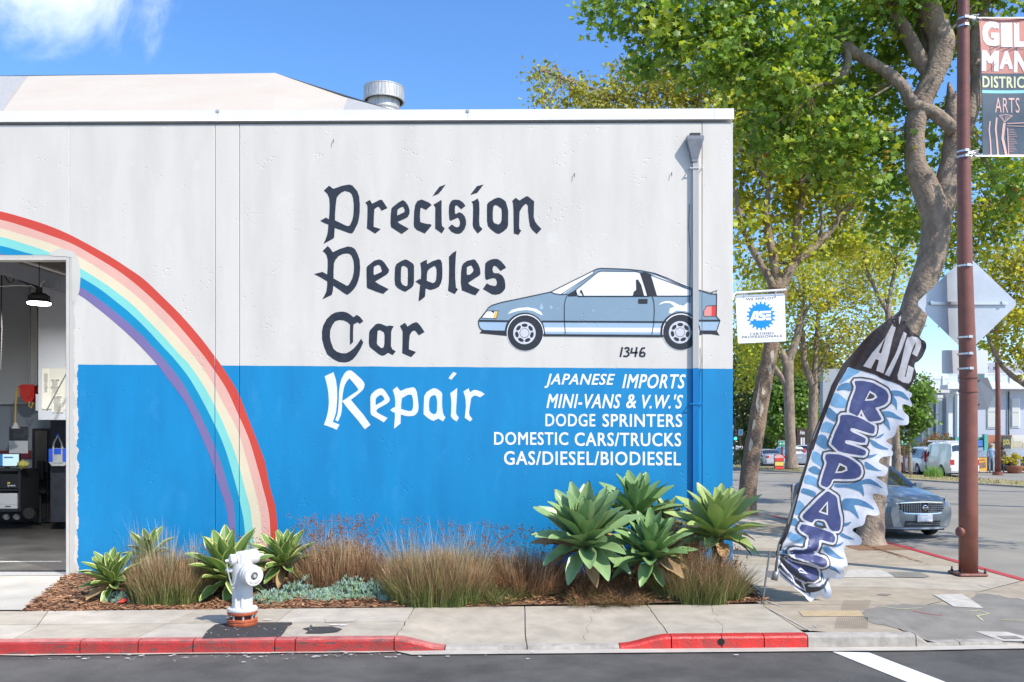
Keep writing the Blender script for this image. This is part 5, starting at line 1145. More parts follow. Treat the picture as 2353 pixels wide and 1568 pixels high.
black = sl_out+chaikin(out_l[:18], 2, False)+[I1(*p) for p in [(1140,945),(1060,890),(920,840),(780,780),(640,742),(480,705)]]+sl_in[::-1][1:]
fl(black, M_fk, 2.5, 'sleeve_and_head')
# flames
right_fl = [
 (I1, [(950,945),(1030,942),(1100,965),(1140,1000),(1170,1050),(1120,1030),(1060,1005),(985,1000),(1020,1040),(1035,1080),(1043,1165),(1015,1105),(960,1075)]),
 (I1, [(860,1165),(940,1160),(1010,1180),(1060,1220),(1110,1260),(1050,1245),(980,1225),(915,1228),(950,1260),(970,1310),(977,1375),(940,1320),(880,1285)]),
 (I1, [(780,1450),(860,1415),(925,1390),(890,1430),(840,1448)]), (I1, [(740,1450),(800,1480),(880,1520),(980,1568),(860,1562),(760,1520)]),
 (I2, [(1020,55),(1090,50),(1155,38),(1110,70),(1060,85),(1030,80)]), (I2, [(1010,105),(1080,145),(1140,190),(1200,210),(1110,205),(1020,185)]),
 (I2, [(985,300),(1060,280),(1120,310),(1190,390),(1120,350),(1060,335),(990,340),(1015,380),(1035,475),(990,420),(930,395),(850,370),(740,375),(720,335),(850,345)]),
 (I2, [(805,480),(930,478),(1020,500),(1080,545),(1125,595),(1040,565),(960,545),(915,545),(950,600),(970,692),(930,640),(870,600),(805,590)]),
 (I2, [(812,722),(860,722),(905,708),(870,750),(812,765)]), (I2, [(800,815),(860,850),(945,890),(870,885),(780,850)]), (I2, [(720,935),(780,930),(830,905),(800,945),(740,962),(690,960)]),
 (I2, [(590,945),(650,950),(700,990),(770,1045),(840,1080),(760,1075),(680,1050),(610,1000)]), (I2, [(650,1125),(720,1160),(790,1235),(720,1190),(640,1165)]),
 (I2, [(575,1170),(610,1230),(622,1300),(590,1240)]), (I2, [(600,1310),(640,1370),(660,1425),(610,1370),(560,1330)]), (I2, [(460,1370),(490,1380),(485,1450),(465,1410)])]
for T, q in right_fl: fl([T(*p) for p in q], M_fb, 2)
left_fl = [
 (I1, [(480,705),(560,715),(640,745),(560,790),(500,830),(400,880),(370,890)]), (I1, [(380,890),(500,860),(540,900),(530,960),(450,940),(345,960)]), (I1, [(330,970),(400,990),(500,1060),(480,1130),(380,1130),(285,1100),(310,1020)]),
 (I1, [(275,1115),(340,1165),(390,1200),(370,1280),(300,1250),(250,1210)]), (I1, [(235,1265),(330,1290),(370,1320),(330,1400),(260,1380),(200,1380)]), (I1, [(190,1400),(270,1420),(310,1480),(300,1568),(230,1545),(150,1500)]),
 (I2, [(480,5),(560,30),(600,60),(610,180),(560,150),(470,100)]), (I2, [(430,190),(520,150),(580,200),(585,250),(500,235)]), (I2, [(415,240),(480,250),(560,290),(560,380),(500,340),(400,330)]), (I2, [(385,370),(470,390),(540,420),(520,470),(440,440),(370,420)]),
 (I2, [(345,480),(420,540),(450,600),(380,640),(320,640),(310,590)]), (I2, [(300,660),(360,690),(345,760),(300,740),(270,740)]), (I2, [(260,790),(330,830),(420,850),(400,930),(300,900),(235,860)]), (I2, [(195,960),(250,1000),(240,1060),(190,1040)])]
for i, (T, q) in enumerate(left_fl): fl([T(*p) for p in q], (M_fs, M_fb)[i % 2], 2)
def bubble(T, pts, hole=None):
    q = chaikin([T(*p) for p in pts], 1, True, .18)
    for w_, m, k in ((9.0, M_fd, 4), (5.2, M_fw_, 5)):
        polys = ring(q, w_); V = []; F = []
        v, f = flat(polys, ff(.0022*k), 6.0); obj('letter_outline', v, f, m, flag, smooth=True)
    fl(q, M_fn, 6, 'printed_letter')
    if hole:
        h = [T(*p) for p in hole]; fl(h, M_fd, 7); v, f = flat(ring(h, 2.0), ff(.0022*8), 6.0); obj('letter_outline', v, f, M_fw_, flag, smooth=True)
bubble(I1, [(560,850),(640,845),(760,865),(850,900),(910,945),(940,1000),(935,1060),(900,1095),(850,1115),(800,1125),(835,1175),(870,1245),(850,1262),(740,1275),(700,1220),(650,1135),(615,1205),(590,1215),(520,1180),(508,1160),(530,1060),(585,920)], [(735,960),(800,985),(815,1015),(780,1040),(690,1048)])
bubble(I1, [(415,1205),(500,1200),(650,1235),(790,1310),(800,1330),(790,1390),(770,1400),(530,1330),(520,1370),(690,1440),(705,1460),(690,1500),(480,1460),(470,1500),(620,1540),(700,1580),(690,1620),(660,1630),(420,1590),(340,1520),(330,1500),(370,1380),(415,1280)])
bubble(I2, [(630,40),(760,45),(880,85),(965,160),(985,220),(970,265),(920,285),(820,290),(700,285),(680,340),(640,372),(590,350),(580,330),(600,250),(640,130),(620,80)], [(765,140),(840,170),(845,200),(800,220),(730,222)])
bubble(I2, [(650,400),(750,460),(760,520),(785,700),(778,800),(690,800),(640,690),(520,680),(490,720),(410,680),(395,650),(450,590),(560,470)], [(655,520),(652,635),(570,608)])
fl([I2(*p) for p in [(540,690),(630,710),(640,785),(500,745)]], M_fd, 8); fl([I2(*p) for p in [(535,708),(608,725),(612,752),(545,735)]], M_fs, 9)
bubble(I2, [(390,725),(550,765),(700,820),(725,860),(715,905),(690,912),(570,880),(550,960),(520,1030),(610,1060),(625,1090),(615,1130),(570,1150),(430,1080),(300,1040),(260,1000),(290,970),(410,985),(470,850),(380,800),(365,770)])
fl([I2(*p) for p in [(185,1000),(260,1055),(330,1085),(450,1110),(540,1150),(585,1200),(600,1260),(580,1300),(490,1310),(440,1330),(470,1350),(600,1330),(690,1250),(640,1345),(540,1395),(440,1418),(330,1350),(230,1270),(140,1170),(175,1100)]], M_fd, 3.2)
for q in ([(225,1045),(330,1120),(450,1150),(540,1170),(560,1210),(540,1260),(480,1280),(380,1240),(280,1160),(215,1090)], [(190,1120),(260,1190),(340,1250),(430,1290),(400,1310),(300,1270),(220,1200),(180,1150)], [(165,1175),(230,1240),(330,1320),(430,1385),(400,1300),(440,1370),(430,1390),(330,1345),(220,1260)]):
    fl([I2(*p) for p in q], M_fn, 4.2)
for q in ([(215,1045),(300,1090),(430,1120),(530,1150),(570,1200),(572,1270),(500,1300),(430,1295)], [(175,1110),(240,1190),(330,1260),(430,1310)], [(265,1205),(290,1260),(310,1320)], [(160,1165),(230,1240),(330,1320),(435,1388),(410,1330),(395,1300)], [(330,1170),(370,1160),(430,1210),(340,1185)]):
    v, f = flat(ring([I2(*p) for p in q], 1.9, False), ff(.0022*5.2), 6.0); obj('letter_outline', v, f, M_fw_, flag, smooth=True)
for q, h in (([(935,272),(1000,290),(960,430),(900,700),(885,768),(795,742),(820,630),(782,622),(738,722),(655,695),(740,560),(870,400)], [(875,400),(850,440),(808,555),(838,562)]), ([(1090,332),(1132,350),(1080,500),(945,800),(900,778),(1010,560)], None),
             ([(1180,380),(1240,388),(1290,430),(1298,480),(1250,588),(1185,560),(1215,490),(1222,430),(1180,520),(1145,640),(1108,800),(1120,805),(1148,680),(1210,710),(1175,850),(1150,873),(1090,862),(1030,830),(1020,790),(1060,650),(1120,430),(1140,390)], None)):
    fl([I1(*p) for p in q], M_fg, 4, 'printed_letter', holes=[[I1(*p) for p in h]] if h else ())
v, f = flat([[sl_out+sl_in[::-1]]], ff(.0), 5); 
pole_pts = [Vector(ff(-.0)(*p)) for p in [I2(118, 1185), I2(160, 930), I2(240, 740), I2(330, 430), I2(425, 130)]+[I1(110, 1500), I1(210, 1200), I1(310, 930), I1(450, 710), I1(600, 520), I1(800, 310), I1(1000, 150), I1(1048, 112)]]
M_pole = mat('flag_pole_grey', (.22, .22, .22), rough=.4, metal=.5)
MB().tube([p+Vector((0, .012, 0)) for p in pole_pts], [.017]*5+[.013]*5+[.008]*3, 8).out('pole', M_pole, flag, smooth=True)
st = MB(); p0 = P(*I2(4, 1400), 11.68); p0.z = .0; p1 = P(*I2(72, 988), 11.68); st.tube([Vector((p0.x-.01, p0.y, -.02)), p1], .013, 8); st.out('stake', M_pole, flag)
a = P(*I2(35, 1210), 11.68); b = Vector(ff(0)(*I2(105, 1225))); MB().obox((a+b)/2, (b-a)/2, Vector((0, .012, 0)), Vector((0, 0, .045))).out('cross_arm', M_pole, flag)
q0 = Vector(ff(0)(*I2(100, 1270))); q1 = Vector(ff(0)(*I2(118, 1185))); MB().tube([q0, q1], .042, 12).out('socket', M_pole, flag, smooth=True)

# ================================================================== brown street pole, its signs and the banner
PD = 14.1; pk = P(2225, 1320, PD); PX, PY = pk.x, pk.y
M_brown = mat('pole_brown_paint', (.21, .075, .052), rough=.42, var=.2, vscale=5, bump=.004, bscale=35, speck=.05, speckcol=(.35, .28, .25), speckscale=26)
pole = thing('street_pole', 'thick brown steel street pole bolted to the corner sidewalk', 'pole', (PX, PY, 0))
zz = lambda py: P(0, py, PD).z
rr0, rr1 = 20.5*PD/FPX, 13.0*PD/FPX
pts = [(0.03, rr0*1.0), (zz(1152), rr0), (zz(870), rr0*.93), (zz(620), 16.5*PD/FPX), (zz(300), 14*PD/FPX), (zz(0), 12.7*PD/FPX), (9.8, 11.5*PD/FPX)]
mb = MB(); mb.tube([(PX+(-.035 if z > 4 else 0)*sm((z-1)/6)*2.2, PY, z) for z, r in pts], [r for z, r in pts], 28); po = mb.out('shaft', M_brown, pole, smooth=True)
def offx(z): return PX-.077*sm((z-1)/6) if z > 4 else PX
mb = MB(); mb.box(PX-.23, PX+.22, PY-.2, PY+.22, .004, .05); bp_ = mb.out('base_plate', M_brown, pole)
md = bp_.modifiers.new('b', 'BEVEL'); md.width = .03; md.segments = 2
for sx_, sy_ in ((-1, -1), (1, -1), (-1, 1), (1, 1)):
    mb = MB(); mb.lathe([(.05, .022), (.075, .022), (.076, .012), (.12, .012)], (PX+sx_*.18, PY+sy_*.16, 0), n=6); mb.out('anchor_bolt', M_dark, pole)
mb = MB(); mb.lathe([(.08, .08), (.15, .08), (.165, .065)], (PX-.02, PY-.0, zz(1222)), (-1, -.25, 0), 20); mb.out('handhole', M_brown, pole, smooth=False)
for py in (868, 900): mb = MB(); z = zz(py); r = rr0*.96; mb.lathe([(-.012, r+.012), (.012, r+.012)], (PX-.0, PY, z), n=28); mb.out('collar', M_brown, pole)
for py, m in ((45, M_alu), (62, M_alu), (350, M_alu), (362, M_alu), (612, M_alu), (776, M_alu), (814, M_alu), (848, M_alu)):
    z = zz(py); r = lerp_tab([(p[0], p[1]) for p in pts], z)+.004; cx_ = PX-.077*sm((z-1)/6); mb = MB(); mb.lathe([(-.014, r), (.014, r)], (cx_, PY, z), n=28, cap=False); 
    mb.box(cx_-.03, cx_+.03, PY-r-.02, PY-r, z-.02, z+.02); mb.out('band_clamp', m, pole)
M_sback = mat('sign_back_aluminium', (.50, .54, .58), rough=.42, metal=.35, var=.12, vscale=3)
def plate(pts, d, th, m, name, label, r=0):
    q = [P(x, y, d) for x, y in pts]; o = thing(name, label, 'road sign', (sum(p.x for p in q)/len(q), d-CD, sum(p.z for p in q)/len(q))); mb = MB(); mb.prism([(p.x, p.z) for p in q], d-CD, d-CD+th); mb.out('panel', m, o); return o
def rnd(pts, r, n=5):
    o = []
    for i, p in enumerate(pts):
        a = Vector(pts[i-1]); b = Vector(p); c_ = Vector(pts[(i+1) % len(pts)]); u = (a-b).normalized()*r; v = (c_-b).normalized()*r
        for k in range(n+1): t = k/n; o.append(tuple((b+u)*(1-t)**2+b*2*t*(1-t)+(b+v)*t*t))
    return o
d1 = plate(rnd([(2104, 698), (2222, 586), (2340, 698), (2222, 812)], 14), 14.38, .004, M_sback, 'diamond_sign', 'back of a large diamond road sign on the brown pole')
mb = MB(); a = P(2138, 697, 14.36); b = P(2315, 699, 14.36); mb.box(a.x, b.x, a.y-.012, a.y+.002, b.z-.012, a.z+.022); mb.out('stiffener', M_alu, d1)
for px in (2140, 2303): q = P(px, 697, 14.35); MB().box(q.x-.02, q.x+.02, q.y-.03, q.y, q.z-.01, q.z+.03).out('bolt', M_alu, d1)
plate(rnd([(2164, 805), (2270, 805), (2270, 859), (2164, 859)], 5), 14.36, .004, mat('sign_back_pale', (.66, .68, .69), rough=.4, metal=.3), 'rectangle_sign', 'small blank rectangular sign back below the diamond sign')
# stop-type sign seen nearly edge on, right of the pole
o = thing('octagon_sign', 'dark back of an eight sided sign on the right side of the pole', 'road sign', (PX+.2, PY+.05, zz(905)))
q = [P(2243, 868, 14.1), P(2268, 868, 14.25), P(2284, 905, 14.4), P(2284, 906, 14.4), P(2270, 940, 14.25), P(2243, 943, 14.1)]
V = [tuple(p) for p in q]+[(p.x+.004, p.y-.012, p.z) for p in q]; n = 6
obj('panel', V, [tuple(range(6)), tuple(range(11, 5, -1))]+[(i, (i+1) % 6, (i+1) % 6+6, i+6) for i in range(6)], mat('sign_back_dark', (.13, .14, .16), rough=.5, metal=.2), o)
mb = MB(); 
for py in (875, 930): mb.box(PX+rr0-.02, PX+rr0+.03, PY-.02, PY+.03, zz(py)-.012, zz(py)+.012)
mb.out('bracket', M_dark, o)
# banner
bn = thing('street_banner', 'coral and slate arts district banner strapped to the brown pole', 'banner', (P(2300, 200, PD).x, PY, P(2300, 357, PD).z))
bf = lambda off: (lambda px, py: (lambda p: (p.x, p.y-off+.02*math.sin((px-2250)/38.)+.008*math.sin(py/23.), p.z))(P(px, py, PD)))
M_b1 = mat('banner_coral', (.62, .235, .18), rough=.6, col2=(.66, .30, .25), vscale=5, trans=.1); M_b2 = mat('banner_slate', (.075, .115, .155), rough=.6, var=.15, trans=.1); M_b3 = mat('banner_aqua', (.25, .60, .68), rough=.6)
M_bw = mat('banner_white', (.80, .77, .74), rough=.6, speck=.10, speckcol=(.62, .30, .25), speckscale=45); M_by = mat('banner_cream', (.66, .68, .42), rough=.6); M_bp = mat('banner_pink', (.72, .45, .40), rough=.6)
X0, X1 = 2252, 2412
def bq(x0, y0, x1, y1, m, k, sl_=0): obj('panel' if k == 0 else 'printed_area', *flat([[[(x0, y0), (x1, y0), (x1, y1), (x0+sl_, y1)]]], bf(.002*k), 8), m, bn, smooth=True)
bq(2250, 42, X1, 168, M_b1, 0, 6); bq(2256, 168, X1, 358, M_b2, 0, 3)
bq(2257, 207, X1, 214, M_b3, 1)
obj('banner_back', *flat([[[(2250, 42), (X1, 42), (X1, 358), (2259, 358)]]], bf(-.004), 12), M_b2, bn)
def bw(s, x0, y0, x1, y1, m, bold): V, F = text_in(s, x0, y0, x1, y1, bf(.004), bold, 0, .012); obj('printed_word', V, F, m, bn)
bw('GILMAN', 2257, 49, 2420, 107, M_bw, .05) if False else None
bw('G', 2257, 48, 2297, 106, M_bw, .07); bw('I', 2301, 51, 2327, 108, M_bw, .10); bw('L', 2331, 52, 2358, 108, M_bw, .07)
# slab serifs on the I
for y in (51, 102): bq(2301, y, 2327, y+6, M_bw, 3)
bw('M', 2256, 116, 2296, 163, M_bw, .05); bw('A', 2298, 117, 2329, 158, M_bw, .05); bw('N', 2331, 117, 2362, 166, M_bw, .05)
bw('DISTRICT', 2258, 174, 2372, 201, M_by, .03); bw('ARTS', 2287, 224, 2343, 259, M_bp, 0)
def bl2(pts, w_, m=M_bp): obj('printed_line', *flat(ring(pts, w_, False), bf(.004)), m, bn)
Bn = lambda x, y: (2010.6+x*.32984, y*.32984)
for q, w_ in (([(803,845),(798,905),(808,980),(812,1085)], 1.5), ([(850,820),(845,900),(855,980),(862,1085)], 2.0), ([(905,855),(900,900),(895,960),(920,1085)], 3.0), ([(925,860),(1110,855)], 1.0), ([(925,875),(1100,885)], .6),
              ([(928,890),(935,1085)], 1.0), ([(868,805),(905,850),(960,805)], .7), ([(880,800),(908,850),(915,800)], .5), ([(945,800),(910,850),(930,798)], .5), ([(868,805),(915,797),(960,808)], .6), ([(936,1075),(1040,1080)], .8)): bl2([Bn(*p) for p in q], w_)
for k in range(14): bl2([Bn(935, 900+k*12), Bn(970+(k*37) % 30, 900+k*12)], .35)
for q in ([(800,320),(1040,345)], [(800,320),(820,500)], [(800,350),(860,320)], [(840,355),(900,320)], [(880,360),(950,330)], [(930,360),(1000,330)], [(785,500),(860,430)], [(985,290),(990,370)]): bl2([Bn(*p) for p in q], .5, M_b2)
for py0 in (45, 355):
    z = zz(py0); mb = MB()
    for k, (dx, dz) in enumerate(((.20, .03), (.26, -.02), (.15, -.06), (.22, .06))):
        x0 = PX-.07; mb.tube([(x0, PY-.09, z), (x0+dx*.5, PY-.10, z+dz*.4), (x0+dx, PY-.04, z+dz), (x0+dx*.9, PY-.02, z+dz-.04), (x0+.1, PY-.08, z-.03)], .006, 5)
    mb.out('wire_tie', M_alu, bn)
mb = MB(); mb.tube([(PX-.07, PY, zz(42)), (P(X1, 0, PD).x, PY+.005, zz(42))], .012, 8); mb.out('banner_arm', M_alu, bn)
mb = MB(); mb.tube([(PX-.07, PY, zz(359)), (P(X1, 0, PD).x, PY+.005, zz(359))], .012, 8); mb.out('banner_arm', M_alu, bn)
# ================================================================== trees
def bark(name, col, col2, sc=7):
    return mat(name, col, rough=.85, col2=col2, vscale=sc, stretch=(1.2, 1.2, .55), bump=.05, bscale=18)
M_bark = bark('plane_bark', (.35, .275, .205), (.165, .125, .095), 5); M_barkd = bark('plane_bark_brown', (.31, .22, .15), (.16, .11, .078), 8)
M_pale = mat('bark_pale_patch', (.50, .45, .37), rough=.8, bump=.01)
def leafm(name, a, b, tr=.35, isl=.35): return mat(name, a, rough=.45, col2=b, vscale=.9, trans=tr, island=isl, spec=.4, detail=3)
M_lf1 = leafm('plane_leaf_dark', (.12, .235, .035), (.21, .33, .05)); M_lf2 = leafm('plane_leaf_yellowgreen', (.38, .44, .06), (.50, .45, .07), .5, .4)  # yellow-green base colour has the glow of backlit leaves painted in
M_lf6 = leafm('plane_leaf_mid', (.26, .36, .05), (.36, .42, .06), .4, .3)
M_lf3 = leafm('leaf_olive', (.34, .29, .06), (.26, .30, .06), .35, .4); M_lf4 = leafm('far_leaf_green', (.08, .155, .04), (.13, .20, .055)); M_lf5 = leafm('far_leaf_brown', (.19, .155, .06), (.15, .17, .055))
M_lfo = leafm('leaf_autumn', (.30, .11, .03), (.36, .20, .04))
LEAF5 = [(0, -.5), (.20, -.30), (.52, -.22), (.33, .02), (.42, .30), (.14, .22), (0, .56), (-.14, .22), (-.42, .30), (-.33, .02), (-.52, -.22), (-.20, -.30)]
def leaves(name, clumps, size, m, par, rs, lobed=True, per=26, rad=.30, autumn=None, up=.55):
    """clumps: (centre xyz, radii xyz, number of twigs). Each twig carries `per` leaves around it."""
    C = []
    for cen, r, n in clumps:
        k = 0
        while k < n:
            p = rs.uniform(-1, 1, 3); q = np.linalg.norm(p)
            if q > 1: continue
            nz = noise.noise(Vector(cen)*3.1+Vector(p)*2.3)
            if nz < -.05 and rs.rand() < .88: continue                     # gaps
            if q < .55 and rs.rand() < .4: continue
            C.append(np.array(cen)+p*np.array(r)); k += 1
    C = np.array(C); n = len(C)*per
    c0 = np.repeat(C, per, axis=0)+rs.normal(0, rad*.55, (n, 3))*np.array([1, 1, .8])
    nrm = rs.normal(0, 1, (n, 3)); nrm[:, 2] += up*1.6; nrm[:, 1] -= .35; nrm /= np.linalg.norm(nrm, axis=1)[:, None]
    t = rs.normal(0, 1, (n, 3)); t[:, 2] -= .6; t -= nrm*(t*nrm).sum(1)[:, None]; t /= np.linalg.norm(t, axis=1)[:, None]; b = np.cross(nrm, t)
    s = size*rs.uniform(.55, 1.2, n)
    if lobed:
        pts = np.array(LEAF5); K_ = len(pts); V = c0[:, None, :]+(t[:, None, :]*pts[None, :, 1:2]+b[:, None, :]*pts[None, :, 0:1]+nrm[:, None, :]*(-(pts[:, 0]**2)*.5)[None, :, None])*s[:, None, None]
        tri = np.array([(0, 1, 11), (1, 3, 9), (1, 2, 3), (9, 10, 11), (1, 9, 11), (3, 4, 5), (3, 5, 7), (5, 6, 7), (3, 7, 9), (7, 8, 9)])
        F = (np.arange(n)[:, None, None]*K_+tri[None]).reshape(-1, 3)
    else:
        pts = np.array([(0, -.5), (.36, -.05), (0, .5), (-.36, -.05)]); K_ = 4; V = c0[:, None, :]+(t[:, None, :]*pts[None, :, 1:2]+b[:, None, :]*pts[None, :, 0:1])*s[:, None, None]
        F = (np.arange(n)[:, None]*4+np.array([[0, 1, 2, 3]])).reshape(-1, 4)
    return np_mesh('foliage', V.reshape(-1, 3), F, m, par, kind='stuff'), C
def limb(mb, pts, d, w, n=12, dz=None):
    """pts in picture px at distance d (or (px,py,d)), widths px"""
    q = []
    for i, p in enumerate(pts):
        dd = p[2] if len(p) > 2 else d; q.append(P(p[0], p[1], dd))
    q2 = []; r2 = []
    for i in range(len(q)-1):
        p0, p1, p2, p3 = q[max(0, i-1)], q[i], q[i+1], q[min(len(q)-1, i+2)]
        for k in range(5):
            t = k/5; q2.append(.5*((2*p1)+(p2-p0)*t+(2*p0-5*p1+4*p2-p3)*t*t+(-p0+3*p1-3*p2+p3)*t**3)); r2.append((w[i]+(w[i+1]-w[i])*t)*.5*d/FPX)
    q2.append(q[-1]); r2.append(w[-1]*.5*d/FPX)
    n0 = len(mb.V); mb.tube(q2, r2, n)
    for k in range(n0, len(mb.V)):
        v = Vector(mb.V[k]); f = noise.noise(v*2.6)*.028+noise.noise(v*7)*.010; i = (k-n0)//n; dv = (v-q2[min(i, len(q2)-1)])
        if dv.length > 1e-6: mb.V[k] = tuple(v+dv.normalized()*f*min(1, dv.length*6))
    return mb
def twigs(mb, C, src, rs, n, w0=.012):
    for i in rs.choice(len(C), min(n, len(C)), replace=False):
        p = Vector(C[i]); s = min(src, key=lambda q: (q-p).length); m = (p+s)/2+Vector(rs.normal(0, .12, 3)); m.z += .1; mb.tube([s, m, p], [w0*1.8, w0*1.1, w0*.4], 5)
def E(px, py, d, rx, ry, rz, n): k = d/FPX; return (tuple(P(px, py, d)), (rx*k, rz, ry*k), n)
rs = np.random.RandomState(3)
# --- tree A: big plane tree behind the flag
dA = 18.3
tA = thing('plane_tree', 'big mottled plane tree with a forked trunk rising behind the feather flag', 'tree', (P(1998, 1250, dA).x, dA-CD, 0))
mb = MB()
limb(mb, [(1996, 1262), (1998, 1232), (2006, 1160), (2018, 1050), (2045, 900), (2085, 760), (2112, 680), (2140, 590), (2152, 500), (2136, 430), (2118, 385)], dA, [112, 64, 54, 52, 56, 62, 62, 60, 64, 42, 28], 16)
mb.out('trunk', M_bark, tA, smooth=True)
mb = MB(); limb(mb, [(2150, 500), (2122, 440), (2104, 370), (2102, 300), (2118, 235), (2150, 160), (2163, 95), (2140, 30), (2118, -60), (2100, -160)], dA, [56, 50, 46, 46, 46, 50, 58, 50, 44, 34]); mb.out('limb', M_bark, tA, smooth=True)
mb = MB(); limb(mb, [(2146, 560), (2168, 460), (2190, 360), (2196, 310), (2190, 250), (2180, 190)], dA+.1, [50, 56, 50, 50, 34, 5]); limb(mb, [(2190, 340), (2215, 300), (2236, 240), (2246, 180), (2240, 100), (2260, 20), (2280, -60)], dA+.3, [40, 38, 32, 30, 30, 26, 20]); mb.out('limb', M_bark, tA, smooth=True)
mb = MB(); limb(mb, [(2195, 300), (2150, 262), (2098, 238), (2075, 200), (2035, 165), (1985, 135), (1955, 115), (1925, 95)], dA-.1, [34, 28, 30, 28, 28, 24, 26, 30]); limb(mb, [(1940, 105), (1948, 140), (1935, 175), (1905, 192), (1885, 190)], dA-.1, [22, 18, 18, 12, 7]); limb(mb, [(1935, 110), (1925, 92), (1950, 88)], dA-.1, [20, 22, 10]); mb.out('limb', M_bark, tA, smooth=True)
mb = MB(); limb(mb, [(2135, 170), (2105, 120), (2080, 70), (2050, 20), (2020, -40)], dA+.1, [34, 32, 30, 26, 20]); limb(mb, [(2130, 120), (2118, 60), (2098, 0), (2080, -60)], dA+.3, [22, 18, 16, 12]); mb.out('limb', M_bark, tA, smooth=True)
mb = MB(); limb(mb, [(2020, -40), (1900, -60), (1760, -90), (1560, -60)], dA-.5, [18, 14, 10, 6], 6); mb.out('limb', M_bark, tA, smooth=True)
cl = [E(1420, 20, 17.6, 85, 60, .7, 26), E(1500, 95, 17.6, 75, 75, .7, 34), E(1560, 30, 17.6, 100, 75, .9, 44), E(1640, 130, 17.4, 95, 80, .8, 52), E(1720, 50, 17.8, 110, 90, 1.0, 66), E(1790, 150, 17.5, 90, 95, 1.0, 54), E(1760, 270, 17.8, 85, 70, .8, 30),
      E(1860, 90, 18.2, 100, 110, 1.2, 62), E(1890, 300, 18.5, 130, 90, 1.0, 84), E(1990, 380, 18.8, 90, 80, .9, 48), E(1960, 180, 19.3, 120, 110, .8, 64), E(2050, 110, 19.6, 110, 130, .8, 66), E(2010, 20, 18.5, 140, 80, 1.4, 62), E(2170, 60, 19.6, 120, 110, .8, 50),
      E(2150, 330, 19.8, 110, 120, .6, 44), E(2290, 30, 18.8, 110, 70, 1.0, 40), E(2300, 330, 19.8, 90, 120, .8, 34), E(2340, 430, 18.4, 50, 70, .6, 20), E(1840, -80, 18, 420, 80, 2.0, 150), E(2200, -100, 18, 220, 80, 2.0, 80),
      E(2060, 470, 19.6, 70, 90, .6, 26), E(2950, 100, 15.5, 280, 130, 2.2, 80), E(3250, 60, 14.5, 260, 130, 2.0, 70), E(3050, -60, 17.5, 300, 120, 2.4, 70), E(2560, 40, 16.6, 130, 120, 1.6, 40), E(2660, 60, 19.5, 150, 200, 2.4, 60), E(1790, 360, 18.2, 60, 40, .5, 12), E(2110, 560, 19.9, 50, 70, .5, 10), E(1720, 185, 17.6, 60, 60, .5, 18)]
cl = [(a, r, max(2, int(n*.78))) for a, r, n in cl]
_, CA = leaves('foliage', cl, .155, [M_lf1], tA, rs, True, 15, .30)
cl2 = [(c_, (r[0]*1.05, r[1], r[2]*1.05), max(2, int(n*.45))) for c_, r, n in cl]; leaves('foliage', cl2, .15, [M_lf6], tA, rs, True, 22, .32)
cl3 = [(c_, r, max(1, int(n*.02))) for c_, r, n in cl]; leaves('foliage', cl3, .13, [M_lfo], tA, rs, True, 5, .25)
mb = MB(); src = [P(x, y, d) for x, y, d in ((1950, 115, 18.2), (2060, 190, 18.2), (1860, 215, 17.5), (1740, 150, 17.5), (1600, 60, 17.5), (1500, 20, 17.5), (2160, 90, 18.3), (2240, 150, 18.5), (2190, 250, 18.4), (2110, 300, 18.3), (2050, 20, 18.3), (1760, -90, 17.8))]
twigs(mb, CA, src, rs, 150, .010); mb.out('twigs', M_bark, tA)
V = []
rr = random.Random(9); mb = MB()
# --- tree B: second tree, beyond the hanging sign
dB = 25.5
tB = thing('plane_tree', 'plane tree with a straight leaning trunk seen just past the building corner', 'tree', (P(1716, 1178, dB).x, dB-CD, 0))
mb = MB(); limb(mb, [(1715, 1188), (1716, 1160), (1722, 1090), (1736, 1000), (1752, 900), (1768, 820), (1778, 760), (1784, 700), (1788, 660)], dB, [62, 44, 40, 40, 38, 34, 34, 40, 44], 14); mb.out('trunk', M_barkd, tB, smooth=True)
mb = MB(); limb(mb, [(1788, 670), (1755, 620), (1722, 560), (1700, 500), (1690, 430)], dB, [24, 17, 14, 12, 8], 8); limb(mb, [(1788, 665), (1775, 580), (1760, 500), (1765, 430), (1740, 380)], dB, [26, 20, 16, 12, 8], 8); mb.out('limb', M_bark, tB, smooth=True)
mb = MB(); limb(mb, [(1790, 670), (1822, 610), (1870, 570), (1910, 530), (1940, 480)], dB, [26, 22, 17, 13, 8], 8); limb(mb, [(1822, 610), (1830, 520), (1850, 430), (1845, 350)], dB+.2, [16, 20, 17, 10], 8); limb(mb, [(1870, 570), (1890, 520), (1880, 460)], dB, [10, 8, 5], 6); mb.out('limb', M_bark, tB, smooth=True)
cb = [E(1730, 300, 25.5, 120, 110, 1.6, 70), E(1850, 300, 26, 130, 130, 1.6, 85), E(1760, 440, 26.2, 120, 80, 1.4, 58), E(1890, 450, 26.2, 120, 80, 1.4, 60), E(1960, 360, 26, 90, 120, 1.4, 50), E(1820, 210, 26, 170, 90, 1.6, 60), E(1700, 520, 25.6, 50, 60, .8, 14), E(1850, 560, 26, 110, 50, 1.0, 22), E(1740, 620, 26, 60, 50, .8, 8), E(1960, 520, 26, 60, 60, .8, 14)]
_, CB = leaves('foliage', cb, .17, [M_lf2], tB, rs, True, 20, .40); leaves('foliage', [(a, r, int(n*.40)) for a, r, n in cb], .17, [M_lf6], tB, rs, True, 22, .42)
mb = MB(); twigs(mb, CB, [P(x, y, dB) for x, y in ((1700, 500), (1760, 500), (1765, 430), (1840, 420), (1890, 520), (1930, 500), (1822, 610), (1740, 380))], rs, 110, .014); mb.out('twigs', M_bark, tB)
mb = MB(); rr = random.Random(4)
